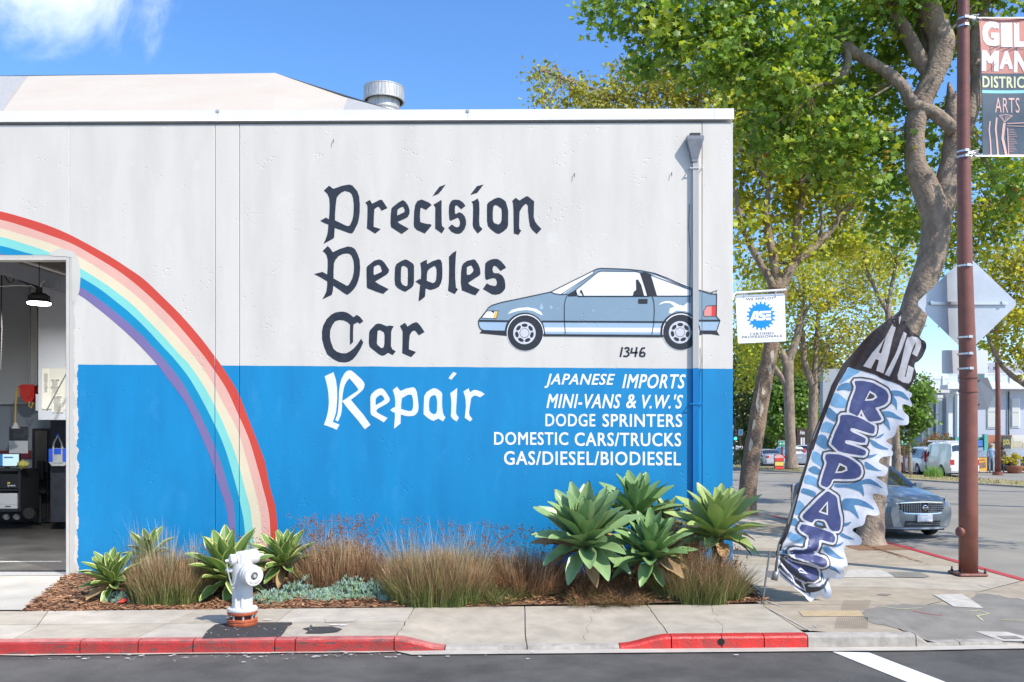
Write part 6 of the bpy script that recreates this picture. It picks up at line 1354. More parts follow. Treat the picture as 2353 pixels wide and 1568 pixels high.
for (px, py, w_, h_) in ((1732, 918, 8, 26), (1740, 940, 9, 18), (1722, 975, 7, 14), (1716, 1020, 8, 20), (1735, 880, 5, 20), (1770, 820, 6, 22), (1765, 850, 5, 14), (1748, 900, 5, 10)):
    c_ = P(px, py, dB); k = dB/FPX; V = []; R0 = .26
    n = 9
    for q in range(n): a = 2*PI*q/n; V.append((c_.x+math.cos(a)*w_*k*rr.uniform(.6, 1.15), dB-CD-R0*1.0, c_.z+math.sin(a)*h_*k*rr.uniform(.6, 1.15)))
    mb.add(V, [tuple(range(n))])
pb = mb.out('pale_bark_patch', M_pale, tB); md = pb.modifiers.new('s', 'SHRINKWRAP'); md.target = [o for o in tB.children if o.name.startswith('trunk')][0]; md.offset = .006
# --- trees C: two on the median, left of the flag
def simple_tree(label, d, trunk, limbs, cls, m1, m2, size, barkm, per=22, rad=.6, lob=False, mix_=.6, name='street_tree', tw=50, grp=None):
    t = thing(name, label, 'tree', tuple(Vector((P(*trunk[0][:2], d).x, d-CD, 0))), grp); mb = MB(); limb(mb, [p[:2] for p in trunk], d, [p[2] for p in trunk], 10); mb.out('trunk', barkm, t, smooth=True)
    for l in limbs: mb = MB(); limb(mb, [p[:2] for p in l], d, [p[2] for p in l], 8); mb.out('limb', barkm, t, smooth=True)
    _, C_ = leaves('foliage', cls, size, [m1], t, rs, lob, per, rad)
    if m2: leaves('foliage', [(a, r, max(1, int(n*mix_))) for a, r, n in cls], size, [m2], t, rs, lob, per, rad)
    if tw: mb = MB(); src = [P(p[0], p[1], d) for l in limbs for p in l] or [P(*trunk[-1][:2], d)]; twigs(mb, C_, src, rs, tw, .02); mb.out('twigs', barkm, t)
    return t
simple_tree('grey-brown tree standing behind the red and yellow board on the median', 56, [(1819, 1078, 34), (1817, 1040, 25), (1815, 980, 24), (1812, 900, 24), (1810, 830, 26)],
            [[(1810, 840, 22), (1790, 800, 14), (1770, 770, 10), (1750, 740, 7)], [(1810, 835, 22), (1830, 780, 17), (1838, 730, 12), (1850, 680, 8)], [(1812, 890, 18), (1790, 860, 14), (1770, 830, 10)], [(1835, 760, 12), (1850, 720, 8), (1870, 690, 6)]],
            [E(1760, 700, 56, 80, 70, 2.2, 46), E(1840, 640, 56, 90, 80, 2.2, 60), E(1790, 620, 56, 90, 60, 2.2, 40), E(1850, 720, 57, 60, 50, 1.8, 22), E(1730, 790, 56, 40, 50, 1.5, 34), E(1780, 800, 60, 70, 50, 1.8, 50), E(1850, 830, 60, 60, 40, 1.8, 36), E(1720, 700, 60, 40, 60, 1.8, 36), E(1720, 860, 60, 34, 40, 1.5, 22)], M_lf2, M_lf6, .24, M_bark, 20, .8, mix_=.4)
simple_tree('slim tree with rising limbs just left of the feather flag top', 58, [(1868, 1078, 30), (1866, 1020, 22), (1868, 950, 22), (1870, 880, 20)],
            [[(1870, 890, 18), (1850, 840, 16), (1846, 790, 12), (1840, 740, 8)], [(1870, 885, 16), (1876, 800, 11), (1880, 720, 9)], [(1872, 880, 12), (1892, 830, 9), (1905, 790, 7)]],
            [E(1890, 640, 58, 90, 70, 2.2, 56), E(1960, 620, 58, 90, 80, 2.2, 60), E(1900, 740, 58, 70, 50, 2, 30), E(1980, 720, 58, 60, 60, 2, 26), E(1880, 560, 58, 100, 50, 2, 40), E(2020, 640, 58, 60, 90, 2, 54), E(1930, 800, 58, 50, 50, 1.8, 34), E(1990, 790, 58, 46, 50, 1.8, 26), E(2060, 760, 58, 36, 50, 1.6, 18)], M_lf2, M_lf3, .24, M_bark, 20, .8, mix_=.4)
simple_tree('yellow-green tree filling the sky left of the forked trunk', 42, [(2060, 1120, 22), (2058, 1000, 18), (2050, 850, 16), (2040, 700, 14)], [[(2040, 720, 10), (2000, 640, 8), (1980, 560, 6)], [(2040, 700, 9), (2060, 600, 7)]],
            [E(2010, 560, 42, 90, 70, 2, 46), E(1960, 620, 42, 60, 60, 1.6, 24), E(2060, 640, 42, 40, 60, 1.5, 14), E(1930, 540, 42, 60, 50, 1.6, 28), E(2050, 540, 42, 60, 60, 1.6, 24)], M_lf2, M_lf6, .19, M_bark, 20, .6, mix_=.4)
# --- tree behind the building, over the parapet
simple_tree('olive tree crown rising behind the parapet of the repair shop', 31, [(1560, 1100, 30), (1565, 600, 24), (1570, 350, 20)], [[(1570, 360, 12), (1500, 280, 10), (1400, 220, 8), (1290, 180, 6), (1240, 160, 4)], [(1570, 350, 14), (1600, 240, 10), (1640, 160, 6)], [(1500, 280, 8), (1480, 220, 6), (1440, 170, 4)]],
            [E(1255, 172, 31, 32, 28, .8, 8), E(1262, 225, 31, 28, 30, .8, 8), E(1320, 200, 31, 38, 24, .9, 10), E(1370, 230, 31, 70, 30, 1.2, 22), E(1430, 200, 31, 60, 45, 1.4, 26), E(1500, 225, 31, 90, 50, 1.6, 46), E(1560, 160, 31, 70, 50, 1.6, 36), E(1620, 230, 31, 90, 60, 1.8, 50), E(1650, 180, 31, 50, 50, 1.4, 22), E(1420, 290, 31, 160, 50, 2, 40), E(1600, 320, 31, 120, 60, 2, 40)], M_lf3, M_lf2, .17, M_bark, 22, .42, mix_=.55, name='street_tree', tw=90)
# --- trees on the right
simple_tree('yellow leafed tree beyond the brown pole, low branch crossing the white building', 36, [(2440, 1110, 26), (2430, 960, 22), (2400, 900, 18), (2353, 880, 16)], [[(2400, 905, 16), (2353, 882, 14), (2310, 850, 12), (2285, 810, 10), (2268, 770, 7)], [(2430, 960, 20), (2400, 800, 16), (2380, 650, 12)], [(2353, 882, 8), (2370, 820, 7), (2350, 740, 5)]],
            [E(2290, 640, 36, 60, 60, 1.6, 36), E(2350, 600, 36, 60, 60, 1.6, 34), E(2330, 720, 36, 55, 50, 1.6, 28), E(2230, 690, 37, 40, 40, 1.2, 14), E(2290, 745, 36, 40, 25, 1.2, 10), E(2360, 820, 36, 30, 40, 1, 12), E(2310, 800, 37, 40, 30, 1.2, 14), E(2440, 700, 36, 90, 120, 2, 50)], M_lf2, M_lf3, .20, M_bark, 24, .5, mix_=.5)
simple_tree('plane tree top between the fork and the brown pole', 27, [(2300, 1200, 18), (2290, 900, 14), (2270, 650, 12)] if False else [(2600, 1180, 34), (2580, 800, 28), (2500, 600, 24), (2400, 480, 18)], [[(2500, 600, 16), (2380, 520, 12), (2280, 480, 8), (2220, 470, 5)]],
            [E(2240, 440, 27, 60, 70, 1.4, 30), E(2290, 500, 27, 60, 60, 1.4, 26), E(2250, 560, 27, 50, 50, 1.2, 16), E(2190, 530, 27, 40, 60, 1.2, 16), E(2340, 470, 26, 50, 60, 1.2, 18), E(2180, 620, 27, 35, 40, 1, 8), E(2100, 470, 27, 50, 80, 1.2, 20)], M_lf2, M_lf1, .17, M_bark, 24, .42, mix_=.55)
simple_tree('small dark green tree in front of the white columned house', 50, [(2092, 1090, 10), (2090, 1020, 8), (2092, 960, 7)], [], [E(2100, 900, 50, 36, 36, 1.2, 44), E(2080, 950, 50, 40, 44, 1.2, 54), E(2108, 960, 50, 28, 34, 1.2, 30), E(2075, 1000, 50, 28, 22, .8, 10)], M_lf1, M_lf4, .22, M_bark, 24, .45, name='street_tree', tw=0)
# --- dense green behind the cross street, several separate dark trees
far = [('dark evergreen at the far left of the gap beside the wall', 92, 1705, [E(1705, 930, 92, 38, 70, 3, 60), E(1712, 1010, 92, 34, 46, 3, 30), E(1700, 870, 92, 30, 40, 3, 34), E(1705, 800, 92, 34, 50, 3, 44)], M_lf4, M_lf5),
       ('broad dark evergreen right behind the leaning plane trunk', 96, 1765, [E(1765, 930, 96, 46, 80, 3, 90), E(1770, 1010, 96, 48, 40, 3, 44), E(1760, 850, 96, 40, 40, 3, 44), E(1770, 790, 96, 40, 40, 3, 34)], M_lf4, M_lf1),
       ('bright green round tree behind the street name sign', 88, 1800, [E(1800, 900, 88, 52, 56, 3, 80), E(1795, 970, 88, 50, 40, 3, 50), E(1830, 950, 88, 36, 50, 3, 40)], M_lf1, M_lf4),
       ('brownish tree in front of the grey box building', 90, 1860, [E(1865, 850, 90, 46, 70, 3, 90), E(1905, 900, 90, 30, 60, 3, 50), E(1850, 940, 90, 40, 50, 3, 40)], M_lf5, M_lf3)]
for lb, d, px, cls, m1, m2 in far: simple_tree(lb, d, [(px, 1062, 16), (px, 980, 12), (px, 900, 8)], [], cls, m1, m2, .42, M_barkd, 24, 1.0, name='background_tree', tw=0, grp='dense trees across the side street')
def bush(label, px, py, d, rx, ry, n, m1, m2=None, size=.12, cat='bush', name='bush'):
    t = thing(name, label, cat, (P(px, py+ry, d).x, d-CD, 0)); k = d/FPX; leaves('foliage', [(tuple(P(px, py, d)), (rx*k, rx*k*.8, ry*k), n)], size, [m1], t, rs, False, 26, .22)
    if m2: leaves('foliage', [(tuple(P(px, py, d)), (rx*k, rx*k*.8, ry*k), int(n*.6))], size, [m2], t, rs, False, 26, .22)
    q = P(px, py, d); mb = MB(); mb.tube([(q.x, q.y, -.02), (q.x, q.y, q.z)], .05, 6); mb.out('stem', M_barkd, t); return t
bush('clipped reddish globe bush in front of the white house', 2157, 1022, 62, 38, 26, 70, M_lf5, M_lfo)
bush('dark clipped hedge left of the globe bush', 2085, 1033, 60, 26, 22, 50, M_lf4, M_lf4); bush('small reddish bush at the left end of the dark hedge', 2062, 1028, 58, 11, 15, 16, M_lf5, M_lfo)
bush('brown-green bush beside the blue wall corner on the median', 1704, 1052, 62, 30, 20, 50, M_lf5, M_lf4); bush('dark low bush right of the leaning plane trunk', 1742, 1055, 62, 10, 14, 16, M_lf4)
# dry verge grass, weeds
V = []; F = []; rr = random.Random(31)
for _ in range(5200):
    t = rr.uniform(2, 62); o_ = rr.uniform(.25, 3.8); x, d = ml(t, o_); h = rr.uniform(.04, .16); a = rr.uniform(0, PI); w_ = .02; k = len(V)
    V += [(x-math.cos(a)*w_, d-CD-math.sin(a)*w_, .01), (x+math.cos(a)*w_, d-CD+math.sin(a)*w_, .01), (x+rr.gauss(0, .04), d-CD+rr.gauss(0, .04), h)]; F.append((k, k+1, k+2))
obj('verge_grass', V, F, mat('dry_grass', (.42, .33, .15), rough=.9, col2=(.25, .27, .09), vscale=1.0, island=.4), kind='stuff')
p = P(2146, 1086, 50); V = []; F = []
for _ in range(500):
    x = p.x+rr.gauss(0, .16); y = p.y+rr.gauss(0, .3); h = rr.uniform(.2, .75); k = len(V); V += [(x-.012, y, 0), (x+.012, y, 0), (x+rr.gauss(0, .1), y+rr.gauss(0, .1), h)]; F.append((k, k+1, k+2))
obj('weed_tuft', V, F, mat('weed_green', (.16, .30, .05), rough=.7, trans=.3, island=.3), kind='stuff', label='tall bright green weeds on the median beside the blue car roof', cat='weeds')
# leaf litter at tree feet
V = []; F = []
for _ in range(700):
    q = rr.choice([(7.2, 18.0, .6), (6.6, 25.2, .5), (7.4, 16.6, .5)]); x = q[0]+rr.gauss(0, q[2]*.5); d = q[1]+rr.gauss(0, q[2]); x = min(x, 7.1); s = rr.uniform(.01, .035); a = rr.uniform(0, 6); k = len(V)
    for j in range(4): V.append((x+math.cos(a+j*PI/2)*s, d-CD+math.sin(a+j*PI/2)*s*.7, .012+rr.uniform(0, .012)))
    F.append((k, k+1, k+2, k+3))
obj('leaf_litter', V, F, M_chip, kind='stuff')
R('tree_pit', [[[(6.65, 17.2), (7.68, 17.3), (7.68, 19.4), (6.6, 19.3)]]], .006, M_mulch, parent=base)
# ================================================================== cars
M_glass = mat('car_glass', (.02, .028, .035), rough=.04, spec=.9, coat=.5); M_tyre = mat('tyre_rubber', (.02, .02, .021), rough=.85); M_rim = mat('wheel_rim', (.42, .43, .45), rough=.35, metal=.8)
M_chrome = mat('chrome', (.75, .76, .78), rough=.12, metal=1.0); M_lamp = mat('headlamp_lens', (.62, .66, .66), rough=.12, spec=.9, coat=.6, var=.3, vscale=9); M_tail = mat('tail_lamp_red', (.55, .015, .012), rough=.2, coat=.5)
M_trim = mat('black_trim', (.018, .018, .02), rough=.55); M_plate = mat('number_plate', (.72, .73, .74), rough=.5)
def paintm(n, col): return mat('car_paint_'+n, col, rough=.3, metal=.15, coat=.7, var=.05, vscale=2)
def car(name, label, cat, paint, loc, yaw, L_=4.5, W=1.78, H=1.45, kind='sedan', zc=.0, front=True, grp=None):
    root = thing(name, label, cat, (0, 0, 0), grp); hw = W/2; f = -L_/2; r = L_/2
    if kind == 'sedan':   top = [(f, .70), (f+.10, .79), (f+.32, .86), (f+1.15, 1.0), (f+1.30, 1.025), (f+2.02, H-.07), (f+2.35, H), (f+3.0, H-.01), (f+3.5, H-.11), (f+3.98, 1.04), (r-.10, .98), (r, .90)]; g = (f+1.28, f+2.08, f+3.42, f+4.0)
    elif kind == 'suv':   top = [(f, .66), (f+.15, .82), (f+.4, .90), (f+1.05, 1.02), (f+1.2, 1.06), (f+1.85, H-.08), (f+2.2, H), (r-.55, H-.02), (r-.32, H-.08), (r-.06, 1.08), (r, .95)]; g = (f+1.18, f+1.9, r-.34, r-.05)
    elif kind == 'van':   top = [(f, .62), (f+.12, .82), (f+.35, .92), (f+.75, 1.06), (f+.9, 1.12), (f+1.55, H-.12), (f+1.9, H), (r-.4, H), (r-.16, H-.06), (r-.02, 1.15), (r, .95)]; g = (f+.88, f+1.6, r-.2, r-.03)
    else:                 top = [(f, .68), (f+.12, .92), (f+.4, 1.02), (f+1.3, 1.12), (f+1.45, 1.15), (f+2.1, H-.06), (f+2.4, H), (f+3.3, H-.02), (f+3.42, H-.1), (f+3.6, 1.12), (r-.05, 1.08), (r, 1.0)]; g = (f+1.42, f+2.14, f+3.36, f+3.6)
    wf, wr = f+.90, r-.95; ar = .36 if kind == 'sedan' else .38; tr_ = ar-.045
    ys = sorted(set(list(np.linspace(f, r, 30))+[y for y, _ in top]+[wf+ar*math.cos(a) for a in np.linspace(0, PI, 9)]+[wr+ar*math.cos(a) for a in np.linspace(0, PI, 9)]+[f+.04, r-.04]))
    def taper(y): return 1-.20*sm(1-(y-f)/.55)**1.6-.12*sm(1-(r-y)/.5)**1.6
    def ring_(y):
        t = taper(y); zr = lerp_tab(top, y); gl = g[0] < y < g[3]; belt = min(zr-.03, lerp_tab([(f, .66), (f+.4, .78), (f+1.2, .93), (r-.9, .95), (r, .86)], y)+(.1 if kind in ('van', 'truck') else 0))
        zb = .20+.06*sm(1-(y-f)/.3)+.05*sm(1-(r-y)/.3)
        za = 0
        for c_ in (wf, wr):
            if abs(y-c_) < ar: za = max(za, .30+math.sqrt(max(0, ar*ar-(y-c_)**2)))
        z1 = max(zb, za); z2 = max(.52, za+.04) if za else .52; belt = max(belt, z2+.03)
        wr_ = hw*t*(.97 if not gl else 1); k = min(1, max(0, (zr-belt)/.5)) if gl else 0
        w3 = hw*t*(.93-.20*k) if kind != 'van' else hw*t*(.95-.12*k)
        return [(0, zb), (hw*t*.92, z1), (hw*t, z2), (hw*t*.975, belt), (w3, max(belt+.015, zr-.05-.015*k)), (w3*.82, zr-.008), (w3*.4, zr+.012), (0, zr+.018)]
    ring = []
    for y in ys: q = ring_(y); ring.append([(x, y, z) for x, z in q]+[(-x, y, z) for x, z in q[-2:0:-1]])
    n = len(ring[0]); V = [p for q in ring for p in q]; F = []
    for i in range(len(ys)-1):
        for j in range(n): F.append((i*n+j, i*n+(j+1) % n, (i+1)*n+(j+1) % n, (i+1)*n+j))
    F += [tuple(range(n))[::-1], tuple((len(ys)-1)*n+j for j in range(n))]
    b = obj('body', V, F, paint, root, smooth=True, local=True); e = b.modifiers.new('e', 'EDGE_SPLIT'); e.split_angle = math.radians(32)
    def q_(y, s, side=1, off=.008):      # point on the side glass: s 0..1 from belt to roof edge
        p = ring_(y); a = Vector((p[3][0]*side, y, p[3][1])); b_ = Vector((p[4][0]*side, y, p[4][1])); v = a+(b_-a)*s; nrm = Vector((side, 0, .25)).normalized(); return v+nrm*off
    def panel(nm, pts, m, par=root):
        return obj(nm, pts, [tuple(range(len(pts)))], m, par, local=True)
    for side in (1, -1):
        segs = [(g[0]+.28, g[1]+.42), (g[1]+.50, g[2]-.18 if kind != 'truck' else g[2]-.05), (g[2]-.10, g[2]+.30)] if kind in ('sedan',) else ([(g[0]+.25, g[1]+.5), (g[1]+.58, g[1]+1.28), (g[1]+1.36, g[2]+.05)] if kind == 'suv' else [(g[0]+.28, g[1]+.5)] if kind == 'van' else [(g[0]+.3, g[1]+.45), (g[1]+.52, g[2])])
        for a, c_ in segs:
            yy = list(np.linspace(a, c_, 6)); pts = [q_(y, .10, side) for y in yy]+[q_(y, .90, side) for y in yy[::-1]]; panel('side_window', pts, M_glass)
        mb = MB(); m0_ = q_(g[0]+.36, .12, side, .0); mb.obox(m0_+Vector((side*.15, 0, .06)), Vector((.10, 0, 0)), Vector((0, .05, 0)), Vector((0, 0, .065))); mb.obox(m0_+Vector((side*.04, 0, .02)), Vector((.05, 0, 0)), Vector((0, .025, 0)), Vector((0, 0, .02)))
        o = obj('wing_mirror', mb.V, mb.F, paint, root, local=True); md = o.modifiers.new('b', 'BEVEL'); md.width = .025; md.segments = 3
    # windscreen and rear window
    for ya, yb, nm in ((g[0]+.05, g[1]-.04, 'windscreen'), (g[3]-.05, g[2]+.06, 'rear_window')):
        pts = []
        def tp(y, x): 
            p = ring_(y); w5 = p[4][0]; z = p[5][1]+(p[7][1]-p[5][1])*(1-min(1, abs(x)/(w5*.82))**2) if abs(x) <= w5*.82 else p[5][1]-(abs(x)/w5-.82)/.18*(p[5][1]-p[4][1]); return Vector((x, y+(-.01 if nm == 'windscreen' else .01), z+.010))
        V = []; nx, ny = 10, 6
        for iy in range(ny+1):
            y = ya+(yb-ya)*iy/ny; w5 = ring_(y)[4][0]*.955
            for ix in range(nx+1): V.append(tp(y, -w5+2*w5*ix/nx))
        F = [(iy*(nx+1)+ix, iy*(nx+1)+ix+1, (iy+1)*(nx+1)+ix+1, (iy+1)*(nx+1)+ix) for iy in range(ny) for ix in range(nx)]
        obj(nm, V, F, M_glass, root, smooth=True, local=True)
    # wheels
    for y in (wf, wr):
        for side in (1, -1):
            wx = hw*taper(y)-.02; mb = MB(); A = (side, 0, 0); mb._lathe([(-.20, .30*.6), (-.20, tr_-.02), (-.17, tr_), (-.03, tr_), (0, tr_-.025), (.0, tr_*.66)], Vector((side*wx, y, tr_)), Vector(A), 24, 0, True)
            t_ = obj('wheel', mb.V, mb.F, M_tyre, root, local=True); mb = MB(); c_ = Vector((side*(wx+.004), y, tr_)); mb._lathe([(0, tr_*.66), (.012, tr_*.63), (-.02, tr_*.55), (-.02, .001)], c_, Vector(A), 20, 0, False)
            for k in range(7): a = 2*PI*k/7; mb.obox(c_+Vector((side*.0, math.cos(a)*tr_*.34, math.sin(a)*tr_*.34)), Vector((.012, 0, 0)), Vector((0, -math.sin(a), math.cos(a)))*.028, Vector((0, math.cos(a), math.sin(a)))*tr_*.3)
            obj('rim', mb.V, mb.F, M_rim, t_, local=True)
    mb = MB(); mb.box(-hw*.80, hw*.80, f+.25, r-.25, .16, .60); obj('underbody', mb.V, mb.F, M_trim, root, local=True)
    # tail lamps, plate, bumper strip
    for side in (1, -1):
        z0, z1 = (.72, .90) if kind == 'sedan' else ((.78, 1.45) if kind == 'suv' else (.70, 1.0)); t = taper(r-.02)*hw
        o = obj('tail_lamp', *(lambda m: (m.V, m.F))(MB().box(min(side*t*.72, side*t*.985), max(side*t*.72, side*t*.985), r-.12 if kind != 'suv' else r-.22, r+.012, z0, z1) if kind != 'suv' else MB().obox((side*t*.93, r-.08, 1.12), Vector((.07, 0, 0)), Vector((0, .05, 0)), Vector((0, -.05, .33)))), M_tail, root, local=True)
    obj('rear_plate', *(lambda m: (m.V, m.F))(MB().box(-.17, .17, r+.004, r+.018, .66, .80)), M_plate, root, local=True)
    obj('rear_bumper', *(lambda m: (m.V, m.F))(MB().box(-hw*.84, hw*.84, r-.05, r+.05, .34, .56)), M_trim if kind == 'suv' else paint, root, local=True)
    root.location = (loc[0], loc[1]-CD, zc); root.rotation_euler = (0, 0, yaw); root['_f'] = f
    return root, f, hw, taper, g, ring_

# the blue sedan in front, with its whole face
cx0, cd0 = 8.93, 19.55
yaw = math.radians(9)
P_blue = paintm('steel_blue', (.225, .25, .26))
# place the centre so that the front centre lands at (cx0, cd0)
fv = Vector((math.sin(yaw), -math.cos(yaw)))*2.28
bl_, f, hw, taper, g, ring_ = car('parked_car', 'steel blue sedan facing us behind the big plane tree and brown pole', 'car', P_blue, (cx0-fv.x, cd0-fv.y), yaw, 4.56, 1.80, 1.52, 'sedan', -.05)
def bar(nm, x0, x1, y0, y1, z0, z1, m, bev=0, par=None, pts=None):
    mb = MB().box(x0, x1, y0, y1, z0, z1) if pts is None else pts; o = obj(nm, mb.V, mb.F, m, par or bl_, local=True)
    if bev: md = o.modifiers.new('b', 'BEVEL'); md.width = bev; md.segments = 2
    return o
def fy_(x, z): return f+.50*(abs(x)/hw)**3.2-.02*(1-abs(z-.5)/.5)     # curved nose
def skin(nm, x0, x1, zf0, zf1, m, off, nx=16, nz=4, par=None):
    V = []
    for i in range(nx+1):
        x = x0+(x1-x0)*i/nx
        for k in range(nz+1): z = zf0(x)+(zf1(x)-zf0(x))*k/nz; V.append((x, fy_(x, z)-off-(.035*math.sin(PI*max(0, min(1, (z-.22)/.5)))), z))
    F = [(i*(nz+1)+k, i*(nz+1)+k+1, (i+1)*(nz+1)+k+1, (i+1)*(nz+1)+k) for i in range(nx) for k in range(nz)]
    return obj(nm, V, F, m, par or bl_, smooth=True, local=True)
C_ = lambda v: (lambda x: v)
skin('front_bumper', -.86, .86, C_(.22), lambda x: .79-.04*(abs(x)/.9)**2, P_blue, .035, 24, 8)
gr0 = lambda x: .545+.015*(abs(x)/.5)**2; gr1 = lambda x: .765-.02*(abs(x)/.5)**2
skin('grille_surround', -.56, .56, lambda x: gr0(x)-.018+.10*max(0, abs(x)-.44)/.12, lambda x: gr1(x)+.014, M_chrome, .052)
gp = skin('grille', -.53, .53, lambda x: gr0(x)+.07*max(0, abs(x)-.44)/.10, gr1, M_trim, .060)
for k in range(5):
    z = .572+k*.042
    for j in range(-10, 11):
        x = j*.049
        if abs(x) < .07: continue
        bar('grille_cell', x-.014, x+.014, fy_(x, z)-.105, fy_(x, z)-.096, z-.010, z+.010, mat('grille_grey', (.30, .31, .32), rough=.4, metal=.5), 0, gp)
mb = MB(); yb = fy_(0, .66)-.125
for a in np.linspace(0, 2*PI, 25)[:-1]:
    a2 = a+2*PI/24; r0, r1 = .062, .048
    mb.add([(r0*math.cos(a), yb, .66+.055/.062*r0*math.sin(a)), (r0*math.cos(a2), yb, .66+.055/.062*r0*math.sin(a2)), (r1*math.cos(a2), yb-.006, .66+.9*r1*math.sin(a2)), (r1*math.cos(a), yb-.006, .66+.9*r1*math.sin(a))], [(0, 1, 2, 3)])
mb.box(-.072, .072, yb-.012, yb-.002, .650, .671); bar('badge', 0, 0, 0, 0, 0, 0, M_chrome, 0, gp, mb)
for s in (1, -1):
    hx0, hx1 = (.60, .845) if s > 0 else (-.845, -.60)
    h_ = skin('headlight', hx0, hx1, lambda x: .60+.03*(abs(x)-.62), lambda x: .84-.10*max(0, (.70-abs(x))/.08)+.07*(abs(x)-.62)/.26, M_lamp, .050, 8, 5)
    skin('headlight_bezel', hx0+(-.012 if s > 0 else -.004), hx1+(.004 if s > 0 else .012), lambda x: .588+.03*(abs(x)-.62), lambda x: .852-.10*max(0, (.70-abs(x))/.08)+.07*(abs(x)-.62)/.26, M_trim, .044, 8, 5)
    for zz_, rr_ in ((.70, .052), (.66, .03)):
        x = s*(.72 if rr_ > .04 else .82); mb = MB(); mb._lathe([(0, rr_), (.01, rr_*.9), (.004, .001)], Vector((x, fy_(x, zz_)-.095, zz_)), Vector((0, -1, 0)), 16, 0, False); bar('bulb', 0, 0, 0, 0, 0, 0, M_chrome, 0, h_, mb)
    skin('fog_recess', s*.80-.11, s*.80+.085, C_(.30), C_(.42), M_trim, .045, 6, 3)
    x = s*.79; mb = MB(); mb._lathe([(0, .045), (.02, .045), (.022, .036), (.012, .001)], Vector((x, fy_(x, .4)-.085, .36)), Vector((0, -1, 0)), 16, 0, False); bar('fog_lamp', 0, 0, 0, 0, 0, 0, mat('fog_lamp_glass', (.10, .11, .12), rough=.1), 0, bl_, mb)
skin('lower_grille', -.42, .42, C_(.27), C_(.385), M_trim, .046)
for z in (.31, .345): skin('lower_grille_bar', -.41, .41, C_(z-.006), C_(z+.006), P_blue, .056)
skin('bumper_lip', -.86, .86, C_(.215), C_(.25), mat('bumper_lip_pale', (.36, .42, .48), rough=.3), .055)
npl = bar('number_plate', -.18, .18, fy_(0, .48)-.115, fy_(0, .48)-.095, .375, .525, M_plate, .004)
for s_, z0, z1, w_, m in (('California', .500, .518, .07, mat('plate_blue', (.05, .08, .3))), ('EL CERRITO', .379, .392, .09, M_ink)):
    V_, F_2 = text2d(s_, .01); xs = [v[0] for v in V_]; zs = [v[1] for v in V_]
    obj('printed_word', [(-w_+2*w_*(x-min(xs))/(max(xs)-min(xs)), fy_(0, .48)-.1165, z0+(z1-z0)*(y-min(zs))/(max(zs)-min(zs))) for x, y in V_], F_2, m, npl, local=True)
for s in (-1, 1):
    mb = MB(); mb.tube([(s*.15, g[0]-.02, 1.005), (s*.15+.30, g[0]+.06, 1.045), (s*.15+.55, g[0]+.09, 1.06)], .008, 5); bar('wiper', 0, 0, 0, 0, 0, 0, M_trim, 0, bl_, mb)
for s in (1, -1):
    mb = MB(); mb.tube([(s*.40, f+.35, .815), (s*.33, f+.8, .905), (s*.28, f+1.2, .99)], .010, 6); bar('bonnet_crease', 0, 0, 0, 0, 0, 0, P_blue, 0, bl_, mb)
bl_.scale = (1.0, 1.0, 1.06)
# cars beyond the median: tails towards us, angled
sp_, _ = G(2137, 1090, -.13)[0], 0
def cp(px, py): x, d = G(px, py, -.06); return (x, d)
x, d = cp(2150, 1091); car('parked_car', 'white compact suv parked beyond the median, left of the white van', 'suv', paintm('white_suv', (.70, .70, .68)), (x, d+1.6), math.radians(176), 4.55, 1.8, 1.69, 'suv', -.06)
x, d = cp(2222, 1096); vn = car('parked_van', 'white cargo van with ladder racks, half hidden by the brown pole', 'van', paintm('white_van', (.76, .76, .76)), (x-.3, d+1.8), math.radians(178), 4.6, 1.85, 1.98, 'van', -.06)[0]
mb = MB()
for y in (-.6, .4, 1.4): mb.tube([(-.85, y, 2.05), (.85, y, 2.05)], .03, 6)
mb.tube([(-.8, -.8, 2.03), (-.8, 1.8, 2.03)], .025, 6); mb.tube([(.8, -.8, 2.03), (.8, 1.8, 2.03)], .025, 6); obj('roof_rack', mb.V, mb.F, M_alu, vn, local=True)
for k, (x0_, y0_) in enumerate(((.915, .0), (.925, .9))): obj('van_poster', [(-x0_, y0_-.3, 1.25), (-x0_, y0_+.15, 1.25), (-x0_*.97, y0_+.15, 1.65), (-x0_*.97, y0_-.3, 1.65)], [(0, 1, 2, 3)], mat('poster_grey', (.35, .36, .38), rough=.6, var=.6, vscale=14), vn, local=True)
def far_car(px, py, d, label, m, yawd, L_, W, H, k, nm='parked_car', ct='car'): x = (px-HX)*d/FPX; car(nm, label, ct, m, (x, d), math.radians(yawd), L_, W, H, k, -.13)
far_car(1757, 1070, 74, 'silver sedan seen from behind between the leaning trunk and the red board', paintm('silver', (.42, .45, .50)), 186, 4.7, 1.8, 1.42, 'sedan')
far_car(1806, 1068, 76, 'white station wagon parked behind the red board on the median', paintm('white_w', (.72, .72, .72)), 184, 4.6, 1.85, 1.62, 'suv')
far_car(1853, 1066, 75, 'silver pickup nosing out beside the left edge of the flag', paintm('silver_blue', (.50, .56, .62)), 150, 5.0, 1.85, 1.75, 'truck', 'parked_pickup', 'pickup')
far_car(1696, 1060, 112, 'white truck cab far off beside the blue wall', paintm('white_t', (.74, .74, .74)), 90, 5.4, 2.0, 2.1, 'van', 'parked_van', 'van')

